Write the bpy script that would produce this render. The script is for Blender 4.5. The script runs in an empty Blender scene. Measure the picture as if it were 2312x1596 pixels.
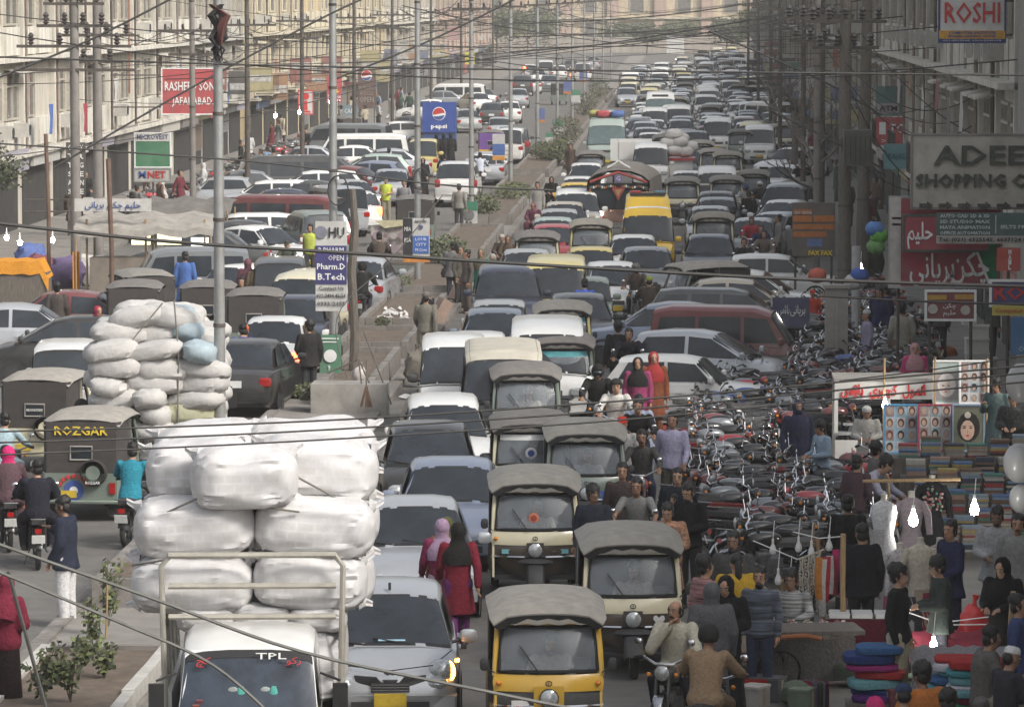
import bpy, math, random
from mathutils import Vector as V, Matrix, Euler, noise
S = bpy.context.scene
COL = S.collection
R = math.radians
PI = math.pi
RND = random.Random(11)
# ---------------------------------------------------------------- camera
K = 1.85                                # depths below are given in units of K metres
F, CX, CY, H = 5400.0 * K, 1156.0, 798.0, 8.6
VX, VY = 1560.0, -10.0
PITCH = math.atan((CY - VY) / F)
YAW = math.atan((VX - CX) / math.hypot(F, CY - VY))
cam = bpy.data.cameras.new('camera')
cam.sensor_width = 36.0
cam.lens = F / 2312 * 36
cam.clip_start, cam.clip_end = 0.5, 3000
camo = bpy.data.objects.new('camera', cam)
COL.objects.link(camo)
camo.location = (0, 0, H)
camo.rotation_euler = (PI / 2 - PITCH, 0, YAW)
S.camera = camo
# ---------------------------------------------------------------- sky, sun, exposure
SUN_EL, SUN_AZ = R(40), R(126)          # azimuth clockwise from +Y: the sun stands behind the viewer to the right
W = bpy.data.worlds.new('World')
S.world = W
W.use_nodes = True
wn = W.node_tree
bg = wn.nodes['Background']
sky = wn.nodes.new('ShaderNodeTexSky')
sky.sky_type = 'NISHITA'
sky.sun_disc = False
sky.sun_elevation = SUN_EL
sky.sun_rotation = SUN_AZ
sky.dust_density = 6
sky.air_density = 1.2
hs = wn.nodes.new('ShaderNodeHueSaturation')
hs.inputs['Saturation'].default_value = 0.35
wn.links.new(sky.outputs[0], hs.inputs['Color'])
wn.links.new(hs.outputs[0], bg.inputs['Color'])
bg.inputs['Strength'].default_value = 0.10
sun = bpy.data.lights.new('sun', 'SUN')
sun.energy = 1.2
sun.angle = R(14)
sun.color = (1.0, 0.95, 0.87)
suno = bpy.data.objects.new('sun', sun)
COL.objects.link(suno)
sd = V((math.sin(SUN_AZ) * math.cos(SUN_EL), math.cos(SUN_AZ) * math.cos(SUN_EL), math.sin(SUN_EL)))
suno.rotation_euler = sd.to_track_quat('Z', 'Y').to_euler()
suno.location = sd * 60
vs = S.view_settings
vs.view_transform = 'Standard'
vs.look = 'None'
vs.gamma = 1
vs.use_curve_mapping = False
vs.exposure = 0.98
S.cycles.max_bounces = 5
S.cycles.diffuse_bounces = 3
S.cycles.glossy_bounces = 2
S.cycles.transparent_max_bounces = 8
S.cycles.caustics_reflective = False
S.cycles.caustics_refractive = False
S.cycles.sample_clamp_indirect = 6
S.cycles.use_denoising = True
# ---------------------------------------------------------------- where a point of the street lies
FW = V((-math.sin(YAW) * math.cos(PITCH), math.cos(YAW) * math.cos(PITCH), -math.sin(PITCH)))
RT = V((math.cos(YAW), math.sin(YAW), 0))
UP = RT.cross(FW)
def ray(x, y):
 return FW * F + RT * (x - CX) - UP * (y - CY)
def at(x, y, z=0.0):
 """the place at height z that is sighted at x, y"""
 d = ray(x, y)
 d = d * ((z - H) / d.z)
 return V((d.x, d.y, z))
def atY(x, y, Y):
 d = ray(x, y)
 d = d * (Y * K / d.y)
 return V((d.x, Y * K, H + d.z))
# ---------------------------------------------------------------- materials
MATS = {}
def mat(n, c=None, r=0.6, m=0.0, v=0.14, s=5.0, b=0.0, coat=0.0, em=0.0, al=1.0, dust=0.0, spec=0.5, var=0.0, stretch=None):
 if n in MATS:
  return MATS[n]
 k = bpy.data.materials.new(n)
 MATS[n] = k
 k.use_nodes = True
 t = k.node_tree
 p = t.nodes['Principled BSDF']
 N = t.nodes.new
 L = t.links.new
 tc = N('ShaderNodeTexCoord')
 nz = N('ShaderNodeTexNoise')
 nz.inputs['Scale'].default_value = s
 nz.inputs['Detail'].default_value = 5
 nz.inputs['Roughness'].default_value = 0.62
 src = tc.outputs['Object']
 if stretch:
  mp = N('ShaderNodeMapping')
  mp.inputs['Scale'].default_value = stretch
  L(src, mp.inputs[0])
  src = mp.outputs[0]
 L(src, nz.inputs['Vector'])
 mr = N('ShaderNodeMapRange')
 mr.inputs['From Min'].default_value = 0.3
 mr.inputs['From Max'].default_value = 0.7
 L(nz.outputs['Fac'], mr.inputs['Value'])
 mx = N('ShaderNodeMix')
 mx.data_type = 'RGBA'
 L(mr.outputs[0], mx.inputs['Factor'])
 mx.inputs['A'].default_value = (*[max(0, x * (1 - v)) for x in c], 1)
 mx.inputs['B'].default_value = (*[min(1, x * (1 + v)) for x in c], 1)
 out = mx.outputs['Result']
 if dust:
  n2 = N('ShaderNodeTexNoise')
  n2.inputs['Scale'].default_value = 2.3
  n2.inputs['Detail'].default_value = 6
  L(tc.outputs['Object'], n2.inputs['Vector'])
  m2 = N('ShaderNodeMapRange')
  m2.inputs['From Min'].default_value = 0.35
  m2.inputs['From Max'].default_value = 0.75
  m2.inputs['To Max'].default_value = dust
  m2.inputs['To Min'].default_value = dust * 0.25
  L(n2.outputs['Fac'], m2.inputs['Value'])
  m3 = N('ShaderNodeMix')
  m3.data_type = 'RGBA'
  L(m2.outputs[0], m3.inputs['Factor'])
  L(out, m3.inputs['A'])
  m3.inputs['B'].default_value = (0.30, 0.27, 0.23, 1)
  out = m3.outputs['Result']
 if var:
  oi = N('ShaderNodeObjectInfo')
  h2 = N('ShaderNodeHueSaturation')
  m4 = N('ShaderNodeMapRange')
  m4.inputs['To Min'].default_value = 1 - var
  m4.inputs['To Max'].default_value = 1 + var
  L(oi.outputs['Random'], m4.inputs['Value'])
  L(m4.outputs[0], h2.inputs['Value'])
  L(out, h2.inputs['Color'])
  out = h2.outputs[0]
 L(out, p.inputs['Base Color'])
 p.inputs['Roughness'].default_value = r
 p.inputs['Metallic'].default_value = m
 p.inputs['Specular IOR Level'].default_value = spec
 p.inputs['Coat Weight'].default_value = coat
 p.inputs['Coat Roughness'].default_value = 0.12
 if em:
  p.inputs['Emission Color'].default_value = (*c, 1)
  p.inputs['Emission Strength'].default_value = em
 if b:
  bp = N('ShaderNodeBump')
  bp.inputs['Strength'].default_value = b
  bp.inputs['Distance'].default_value = 0.03
  L(nz.outputs['Fac'], bp.inputs['Height'])
  L(bp.outputs[0], p.inputs['Normal'])
 if al < 1:
  p.inputs['Alpha'].default_value = al
 return k
def paint(n, c, d=0.22, m=0.0):
 return mat('paint_' + n, c, 0.28, m, 0.05, 3, coat=0.6, dust=d)
def cloth(n, c, v=0.2, s=26):
 return mat('cloth_' + n, c, 0.9, 0, min(v, .2), 26, b=0.6, spec=0.15)
PA = {k: paint(k, c, d, m) for k, c, d, m in [
 ('white', (.78, .78, .76), .12, 0), ('silver', (.48, .50, .53), .12, .35), ('palegrey', (.42, .44, .44), .2, .2), ('cream', (.72, .66, .46), .15, 0),
 ('grey', (.20, .22, .24), .2, .2), ('steel', (.17, .21, .27), .16, .3), ('black', (.012, .012, .014), .12, 0), ('navy', (.02, .028, .06), .12, .1),
 ('charcoal', (.045, .05, .055), .18, .2), ('red', (.42, .03, .04), .12, 0), ('maroon', (.16, .025, .03), .2, 0), ('yellow', (.78, .50, .03), .08, 0),
 ('taxi', (.68, .58, .24), .14, 0), ('taxi2', (.70, .56, .16), .14, 0), ('green', (.16, .21, .18), .25, 0), ('mint', (.40, .50, .46), .2, .1),
 ('bluegrey', (.22, .26, .36), .15, .2), ('brown', (.06, .042, .032), .2, 0), ('busgreen', (.36, .44, .40), .25, 0), ('beige', (.50, .45, .36), .2, 0),
 ('amber', (.70, .42, .04), .1, 0), ('purple', (.16, .07, .30), .1, 0), ('blue', (.03, .08, .30), .1, 0), ('teal', (.04, .20, .22), .1, 0)]}
GLASS = mat('dark_glass', (.027, .033, .041), .12, 0, .4, 2, spec=.55)
GLASSG = mat('green_glass', (.09, .14, .14), .08, 0, .3, 2, spec=.7, coat=.3)
CLEAR = mat('clear_glass', (.40, .44, .48), .05, 0, .25, 3, al=.24, spec=.7)
PLACE = mat('paint_slot', (.5, .5, .5))
PL2 = mat('paint_slot_two', (.4, .4, .4))
PL3 = mat('paint_slot_three', (.4, .4, .4))
PL4 = mat('paint_slot_four', (.4, .4, .4))
RUB = mat('black_rubber', (.018, .018, .019), .75, 0, .3, 9)
TYRE = mat('tyre_rubber', (.030, .029, .028), .9, 0, .35, 12, b=.4)
PLAST = mat('dark_plastic', (.035, .035, .037), .55, 0, .2, 8)
RIM = mat('wheel_alloy', (.38, .38, .39), .4, .8, .2, 9)
DULL = mat('dull_steel', (.16, .16, .165), .42, .7, .3, 8)
CHR = mat('chrome', (.72, .72, .74), .16, 1, .1, 6)
LENS = mat('lamp_lens', (.50, .52, .53), .14, .3, .35, 30, coat=.6)
TAILR = mat('tail_lens', (.33, .012, .012), .2, 0, .2, 20, coat=.5)
AMBER = mat('amber_lens', (.75, .25, .02), .2, 0, .2, 20, coat=.5)
LITR = mat('lit_brake', (1.0, .10, .04), .3, em=5)
LITA = mat('lit_amber', (1.0, .42, .05), .3, em=9)
LITW = mat('lit_white', (1.0, .96, .86), .3, em=7)
BULB = mat('lit_bulb', (1.0, .97, .90), .3, em=60)
PLY = mat('plate_yellow', (.60, .42, .04), .5, 0, .15, 14)
PLW = mat('plate_white', (.70, .70, .68), .5, 0, .1, 14)
INK = mat('black_ink', (.02, .02, .022), .7)
WHT = mat('white_print', (.80, .80, .78), .7, 0, .08, 6)
STEEL = mat('galvanised_steel', (.36, .37, .37), .5, .5, .2, 3, dust=.3)
IRON = mat('rusty_iron', (.095, .082, .072), .8, .2, .4, 4)
CONC = mat('concrete', (.30, .285, .26), .9, 0, .25, 2.2, b=.3)
CONCD = mat('dirty_concrete', (.20, .185, .17), .92, 0, .3, 1.6, b=.3)
STONE = mat('kerb_stone', (.205, .188, .172), .9, 0, .3, 3, b=.4)
WOOD = mat('bamboo', (.34, .23, .12), .75, 0, .3, 4, stretch=(9, 9, 1.2))
WOODD = mat('grey_wood', (.135, .118, .10), .85, 0, .35, 4, stretch=(9, 9, 1.2))
CABLE = mat('black_cable', (.035, .034, .033), .7)
def kcol(c):
 return mat('c_%02x%02x%02x' % tuple(int(min(.99, x) * 255) for x in c), c, .8, 0, .18, 7)
# ---------------------------------------------------------------- mesh builder
class MB:
 def __init__(s):
  s.v, s.f, s.k, s.mats = [], [], [], []
  s.M = None
 def mi(s, m):
  if m not in s.mats:
   s.mats.append(m)
  return s.mats.index(m)
 def add(s, vs, fs, m):
  o = len(s.v)
  if s.M is not None:
   vs = [s.M @ V(p) for p in vs]
  s.v += [tuple(p) for p in vs]
  i = s.mi(m)
  for f in fs:
   s.f.append([o + q for q in f])
   s.k.append(i)
  return s
 def box(s, c, d, m, rz=0, ry=0, rx=0, tap=1.0):
  e = Euler((rx, ry, rz)).to_matrix() if (rz or ry or rx) else None
  vs = []
  for z in (-.5, .5):
   q = tap if z > 0 else 1
   for x, y in ((-.5, -.5), (.5, -.5), (.5, .5), (-.5, .5)):
    p = V((x * d[0] * q, y * d[1] * q, z * d[2]))
    if e:
     p = e @ p
    vs.append(p + V(c))
  return s.add(vs, [(3, 2, 1, 0), (4, 5, 6, 7), (0, 1, 5, 4), (1, 2, 6, 5), (2, 3, 7, 6), (3, 0, 4, 7)], m)
 def poly(s, pts, m):
  return s.add(pts, [tuple(range(len(pts)))], m)
 def slab(s, pts, off, m):
  """a polygon with thickness"""
  n = len(pts)
  off = V(off)
  a = [V(p) for p in pts]
  b = [p + off for p in a]
  return s.add(a + b, [tuple(range(n - 1, -1, -1)), tuple(range(n, 2 * n))] + [(i, (i + 1) % n, n + (i + 1) % n, n + i) for i in range(n)], m)
 def loft(s, rings, m, closed=True, caps=True):
  n = len(rings[0])
  vs = [p for r in rings for p in r]
  fs = []
  for i in range(len(rings) - 1):
   for j in range(n if closed else n - 1):
    k = (j + 1) % n
    fs.append((i * n + j, i * n + k, (i + 1) * n + k, (i + 1) * n + j))
  if caps:
   fs += [tuple(range(n - 1, -1, -1)), tuple((len(rings) - 1) * n + j for j in range(n))]
  return s.add(vs, fs, m)
 def tube(s, pts, r, m, n=6, caps=True):
  pts = [V(p) for p in pts]
  rs = r if isinstance(r, (list, tuple)) else [r] * len(pts)
  rings = []
  pa = None
  for i, p in enumerate(pts):
   t = (pts[min(i + 1, len(pts) - 1)] - pts[max(i - 1, 0)])
   if t.length < 1e-6:
    t = V((0, 0, 1))
   t.normalize()
   a = pa - t * pa.dot(t) if pa is not None else t.orthogonal()
   if a.length < 1e-4:
    a = t.orthogonal()
   a.normalize()
   pa = a
   b = t.cross(a)
   rings.append([p + (a * math.cos(2 * PI * j / n) + b * math.sin(2 * PI * j / n)) * rs[i] for j in range(n)])
  return s.loft(rings, m, True, caps)
 def lathe(s, prof, m, n=12, c=(0, 0, 0), ax='z', caps=False):
  rings = []
  for r, z in prof:
   q = []
   for j in range(n):
    a = 2 * PI * j / n
    x, y = r * math.cos(a), r * math.sin(a)
    p = (x, y, z) if ax == 'z' else (z, x, y) if ax == 'x' else (y, z, x)
    q.append(V(p) + V(c))
   rings.append(q)
  return s.loft(rings, m, True, caps)
 def ell(s, c, r, m, n=10, k=6, e=1.0, fn=None, rot=None):
  vs, fs = [], []
  sg = lambda q: math.copysign(abs(q) ** e, q)
  for i in range(k + 1):
   th = -PI / 2 + PI * i / k
   for j in range(n):
    ph = 2 * PI * j / n
    d = V((sg(math.cos(th)) * sg(math.cos(ph)), sg(math.cos(th)) * sg(math.sin(ph)), sg(math.sin(th))))
    p = V((d.x * r[0], d.y * r[1], d.z * r[2]))
    if fn:
     p = fn(p, d)
    if rot:
     p = rot @ p
    vs.append(p + V(c))
  for i in range(k):
   for j in range(n):
    q = (j + 1) % n
    fs.append((i * n + j, i * n + q, (i + 1) * n + q, (i + 1) * n + j))
  return s.add(vs, fs, m)
 def patch(s, A, B, j0, j1, m, t0=.06, t1=.94, off=.006, u0=0., u1=1., flip=-1):
  """an inset panel lying on the surface between two rings"""
  idx = list(range(j0, j1 + 1))
  def pt(R_, u):
   q = u * (len(idx) - 1)
   i = min(int(q), len(idx) - 2)
   return V(R_[idx[i]]).lerp(V(R_[idx[i + 1]]), q - i)
  us = [u0 + (u1 - u0) * i / (len(idx) + 1) for i in range(len(idx) + 2)]
  vs = []
  n = ((pt(B, .5) - pt(A, .5)).cross(pt(A, .9) - pt(A, .1) + pt(B, .9) - pt(B, .1))).normalized() * flip
  for t in (t0, (t0 + t1) / 2, t1):
   for u in us:
    vs.append(pt(A, u).lerp(pt(B, u), t) + n * off)
  w = len(us)
  fs = [(i * w + j, i * w + j + 1, (i + 1) * w + j + 1, (i + 1) * w + j) for i in range(2) for j in range(w - 1)]
  return s.add(vs, fs, m)
 def mesh(s, name, ang=38):
  me = bpy.data.meshes.new(name)
  me.from_pydata(s.v, [], s.f)
  for m in s.mats:
   me.materials.append(m)
  me.polygons.foreach_set('material_index', s.k)
  me.shade_smooth()
  me.set_sharp_from_angle(angle=R(ang))
  me.update()
  return me
 def build(s, name, parent=None, loc=None, rz=0, ang=38, **tg):
  o = obj(name, s.mesh(name, ang), parent, loc, rz)
  return tag(o, **tg)
def obj(name, me, parent=None, loc=None, rz=0):
 o = bpy.data.objects.new(name, me)
 COL.objects.link(o)
 if parent:
  o.parent = parent
 if loc is not None:
  o.location = loc
 if rz:
  o.rotation_euler = (0, 0, rz)
 return o
def tag(o, label=None, cat=None, group=None, kind=None):
 if label:
  o['label'] = label
 if cat:
  o['category'] = cat
 if group:
  o['group'] = group
 if kind:
  o['kind'] = kind
 return o
def thing(name, label, cat, loc=(0, 0, 0), rz=0, group=None, rot=None):
 o = obj(name, None, None, loc, rz)
 if rot:
  o.rotation_euler = rot
 return tag(o, label, cat, group)
class Proto:
 """parts of a kind of thing, ready to be set down any number of times"""
 def __init__(s, name, cat):
  s.name, s.cat, s.parts = name, cat, []
 def part(s, name, mb, parent=-1, ang=38):
  s.parts.append((name, mb.mesh(name, ang) if isinstance(mb, MB) else mb, parent))
  return len(s.parts) - 1
def remat(o, mats):
 for i, m in enumerate(o.data.materials):
  if m and m.name in mats:
   sl = o.material_slots[i]
   sl.link = 'OBJECT'
   sl.material = mats[m.name]
def inst(pr, label, loc, rz=0, group=None, mats=None, rot=None, name=None, sc=None):
 mats = mats or {}
 if len(pr.parts) == 1:
  r = obj(name or pr.name, pr.parts[0][1], None, loc, rz)
  tag(r, label, pr.cat, group)
  remat(r, mats)
 else:
  r = thing(name or pr.name, label, pr.cat, loc, rz, group)
  os_ = []
  for n, me, pi in pr.parts:
   o = obj(n, me, os_[pi] if pi >= 0 else r)
   remat(o, mats)
   os_.append(o)
 if rot:
  r.rotation_euler = rot
 if sc:
  r.scale = (sc, sc, sc) if not isinstance(sc, tuple) else sc
 return r
# ---------------------------------------------------------------- lettering
UR = {'ا': 'ﺍﺎ', 'ب': 'ﺏﺐﺑﺒ', 'ح': 'ﺡﺢﺣﺤ', 'ل': 'ﻝﻞﻟﻠ', 'ی': 'ﯼﯽﯾﯿ', 'م': 'ﻡﻢﻣﻤ', 'چ': 'ﭺﭻﭼﭽ', 'ک': 'ﮎﮏﮐﮑ', 'ن': 'ﻥﻦﻧﻨ', 'ر': 'ﺭﺮ', 'و': 'ﻭﻮ',
 'س': 'ﺱﺲﺳﺴ', 'ہ': 'ﮦﮧﮨﮩ', 'ؤ': 'ﺅﺆ', 'د': 'ﺩﺪ', 'ت': 'ﺕﺖﺗﺘ'}
def urdu(w):
 out = []
 for i, ch in enumerate(w):
  f = UR.get(ch)
  if not f:
   out.append(ch)
   continue
  pj = i > 0 and len(UR.get(w[i - 1], 'x')) == 4
  nj = len(f) == 4 and i + 1 < len(w) and w[i + 1] in UR
  out.append(f[(1 if pj else 0) + (2 if nj else 0)] if len(f) == 4 else f[1 if pj else 0])
 return ''.join(reversed(out))
def txt(body, size, m, loc, parent=None, rot=(PI / 2, 0, 0), name='lettering', w=None, ext=.006, bold=.0, al='CENTER', res=1, sx=None):
 c = bpy.data.curves.new('t', 'FONT')
 c.body = body
 c.size = size
 c.align_x = al
 c.align_y = 'CENTER'
 c.resolution_u = res
 c.extrude = ext
 c.offset = bold
 t = bpy.data.objects.new('t', c)
 COL.objects.link(t)
 me = bpy.data.meshes.new_from_object(t)
 bpy.data.objects.remove(t)
 bpy.data.curves.remove(c)
 if w and len(me.vertices):
  xs = [v.co.x for v in me.vertices]
  k = w / max(1e-4, max(xs) - min(xs))
  mid = (max(xs) + min(xs)) / 2 if al == 'CENTER' else min(xs)
  for v in me.vertices:
   v.co.x = (v.co.x - mid) * k
 me.materials.clear()
 me.materials.append(m)
 me.name = name
 o = obj(name, me, parent, loc)
 o.rotation_euler = rot
 return o
# ---------------------------------------------------------------- cars: forward is +Y, origin on the ground under the middle
CARS = {
 'sedan': dict(L=4.4, belt=.93, hw=.85, body=[(-2.2, .62, .36, .66), (-2.12, .76, .24, .88), (-1.9, .82, .2, .95), (-1.5, .85, .19, .965), (0, .86, .19, .94), (1.0, .85, .19, .925), (1.6, .84, .2, .86), (1.95, .81, .22, .76), (2.12, .74, .26, .66), (2.2, .6, .34, .55)],
    gh=[(1.08, .915, .76, .74), (.38, 1.40, .79, .57), (-.1, 1.47, .80, .60), (-.55, 1.465, .80, .60), (-.98, 1.40, .79, .57), (-1.62, .955, .74, .70)],
    win=[[(.86, .985), (.36, 1.35), (-.22, 1.385), (-.22, .985)], [(-.30, .985), (-.30, 1.385), (-.86, 1.35), (-1.3, 1.0)]]),
 'hatch': dict(L=3.7, belt=.95, hw=.83, body=[(-1.85, .6, .36, .8), (-1.78, .74, .24, .95), (-1.6, .8, .2, .97), (-1.0, .83, .19, .96), (.5, .83, .19, .96), (.95, .83, .19, .955), (1.35, .8, .2, .88), (1.62, .76, .22, .78), (1.78, .67, .26, .66), (1.85, .52, .34, .54)],
    gh=[(1.12, .93, .74, .70), (.22, 1.43, .77, .56), (-.2, 1.5, .78, .60), (-.8, 1.5, .78, .60), (-1.42, 1.43, .77, .56), (-1.76, .98, .72, .67)],
    win=[[(.85, 1.0), (.2, 1.38), (-.28, 1.42), (-.28, 1.0)], [(-.36, 1.0), (-.36, 1.42), (-1.2, 1.39), (-1.45, 1.04)]]),
 'mini': dict(L=3.3, belt=.88, hw=.70, body=[(-1.65, .6, .3, .72), (-1.6, .68, .22, .88), (-1.2, .70, .2, .9), (.4, .70, .2, .88), (.75, .70, .2, .87), (1.4, .69, .2, .80), (1.6, .67, .24, .74), (1.65, .62, .3, .62)],
    gh=[(.78, .865, .66, .64), (.28, 1.33, .67, .56), (-.1, 1.39, .67, .58), (-.9, 1.39, .67, .58), (-1.3, 1.34, .67, .56), (-1.6, .89, .65, .62)],
    win=[[(.58, .93), (.25, 1.28), (-.3, 1.31), (-.3, .93)], [(-.37, .93), (-.37, 1.31), (-1.1, 1.29), (-1.3, .96)]]),
 'van': dict(L=4.6, belt=1.02, hw=.84, body=[(-2.3, .74, .34, .98), (-2.25, .82, .26, 1.02), (-1.8, .84, .24, 1.04), (1.5, .84, .24, 1.04), (2.0, .83, .25, 1.03), (2.18, .80, .28, .98), (2.28, .74, .34, .84), (2.3, .66, .4, .7)],
    gh=[(2.12, 1.02, .78, .76), (1.62, 1.78, .81, .68), (1.2, 1.93, .83, .70), (-1.6, 1.95, .83, .70), (-2.12, 1.84, .81, .67), (-2.28, 1.03, .78, .76)],
    win=[[(1.86, 1.1), (1.56, 1.66), (.85, 1.7), (.85, 1.1)], [(.72, 1.12), (.72, 1.7), (-.55, 1.7), (-.55, 1.12)], [(-.68, 1.12), (-.68, 1.7), (-1.9, 1.68), (-2.0, 1.12)]]),
 'minivan': dict(L=3.3, belt=.98, hw=.70, body=[(-1.65, .62, .34, .92), (-1.6, .68, .26, .96), (-1.2, .70, .24, .98), (1.0, .70, .24, .98), (1.45, .69, .25, .96), (1.6, .66, .28, .84), (1.65, .6, .34, .66)],
     gh=[(1.5, .96, .66, .64), (1.08, 1.66, .68, .58), (.7, 1.78, .69, .6), (-1.1, 1.80, .69, .6), (-1.5, 1.72, .68, .58), (-1.62, .98, .65, .63)],
     win=[[(1.25, 1.04), (1.0, 1.56), (.5, 1.6), (.5, 1.04)], [(.42, 1.05), (.42, 1.6), (-.5, 1.6), (-.5, 1.05)], [(-.58, 1.05), (-.58, 1.6), (-1.35, 1.58), (-1.45, 1.06)]]),
 'suv': dict(L=4.5, belt=1.12, hw=.90, body=[(-2.25, .8, .45, 1.0), (-2.2, .87, .36, 1.12), (-1.6, .9, .32, 1.15), (.6, .9, .32, 1.13), (1.0, .9, .32, 1.12), (1.8, .88, .34, 1.06), (2.1, .84, .36, .98), (2.22, .76, .42, .84), (2.25, .66, .48, .7)],
    gh=[(1.0, 1.11, .82, .80), (.45, 1.70, .84, .66), (0, 1.80, .85, .69), (-1.4, 1.82, .85, .69), (-1.95, 1.74, .84, .66), (-2.2, 1.13, .80, .78)],
    win=[[(.78, 1.18), (.42, 1.62), (-.2, 1.66), (-.2, 1.18)], [(-.28, 1.18), (-.28, 1.66), (-1.1, 1.66), (-1.1, 1.18)], [(-1.2, 1.2), (-1.2, 1.66), (-1.8, 1.64), (-1.95, 1.2)]]),
 'wagon': dict(L=4.3, belt=.93, hw=.84, body=[(-2.15, .64, .36, .8), (-2.08, .76, .24, .94), (-1.8, .82, .2, .96), (0, .84, .19, .94), (1.0, .84, .19, .925), (1.6, .82, .2, .85), (1.92, .79, .22, .76), (2.08, .72, .26, .66), (2.15, .6, .34, .56)],
    gh=[(1.06, .915, .75, .73), (.4, 1.40, .78, .56), (0, 1.47, .79, .59), (-1.3, 1.48, .79, .59), (-1.75, 1.42, .78, .56), (-2.04, .96, .73, .70)],
    win=[[(.85, .985), (.38, 1.35), (-.2, 1.385), (-.2, .985)], [(-.28, .985), (-.28, 1.385), (-.95, 1.385), (-1.0, .985)], [(-1.08, 1.0), (-1.06, 1.385), (-1.6, 1.36), (-1.85, 1.02)]]),
}
CARS['hiroof'] = dict(CARS['van'], L=4.8, gh=[(2.12, 1.02, .78, .76), (1.62, 1.80, .82, .72), (1.05, 2.34, .84, .64), (-1.7, 2.38, .84, .64), (-2.12, 2.2, .82, .62), (-2.28, 1.03, .78, .76)])
ROOF = {k: (c['gh'][1][0], c['gh'][1][1]) for k, c in CARS.items()}
REAR = {k: (c['gh'][-2][0], c['gh'][-2][1]) for k, c in CARS.items()}
def spline(st, n=3):
 """more stations along a body, on a smooth curve through the given ones"""
 out = []
 for i in range(len(st) - 1):
  for j in range(n):
   t = j / n
   out.append(tuple(b + (c - b) * (t * t * (3 - 2 * t) * .4 + t * .6) for b, c in zip(st[i], st[i + 1])))
 return out + [st[-1]]
def body_ring(y, hw, zb, zt):
 h = zt - zb
 half = [(hw * .86, zb), (hw * .97, zb + .14 * h), (hw, zb + .52 * h), (hw * .985, zb + .72 * h), (hw * .95, zt - .05 * h), (hw * .84, zt), (hw * .4, zt + .022)]
 return [V((x, y, z)) for x, z in half] + [V((-x, y, z)) for x, z in reversed(half)]
def gh_ring(y, z, hb, ht, belt):
 z0 = min(belt, z - .01) - .03
 half = [(hb, z0), (hb + (ht - hb) * .5, z0 + (z - z0) * .5), (ht + .025, z - .07 * min(1, (z - z0) * 4)), (ht * .93, z - .008), (ht * .5, z + .022)]
 return [V((x, y, q)) for x, q in half] + [V((-x, y, q)) for x, q in reversed(half)]
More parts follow.
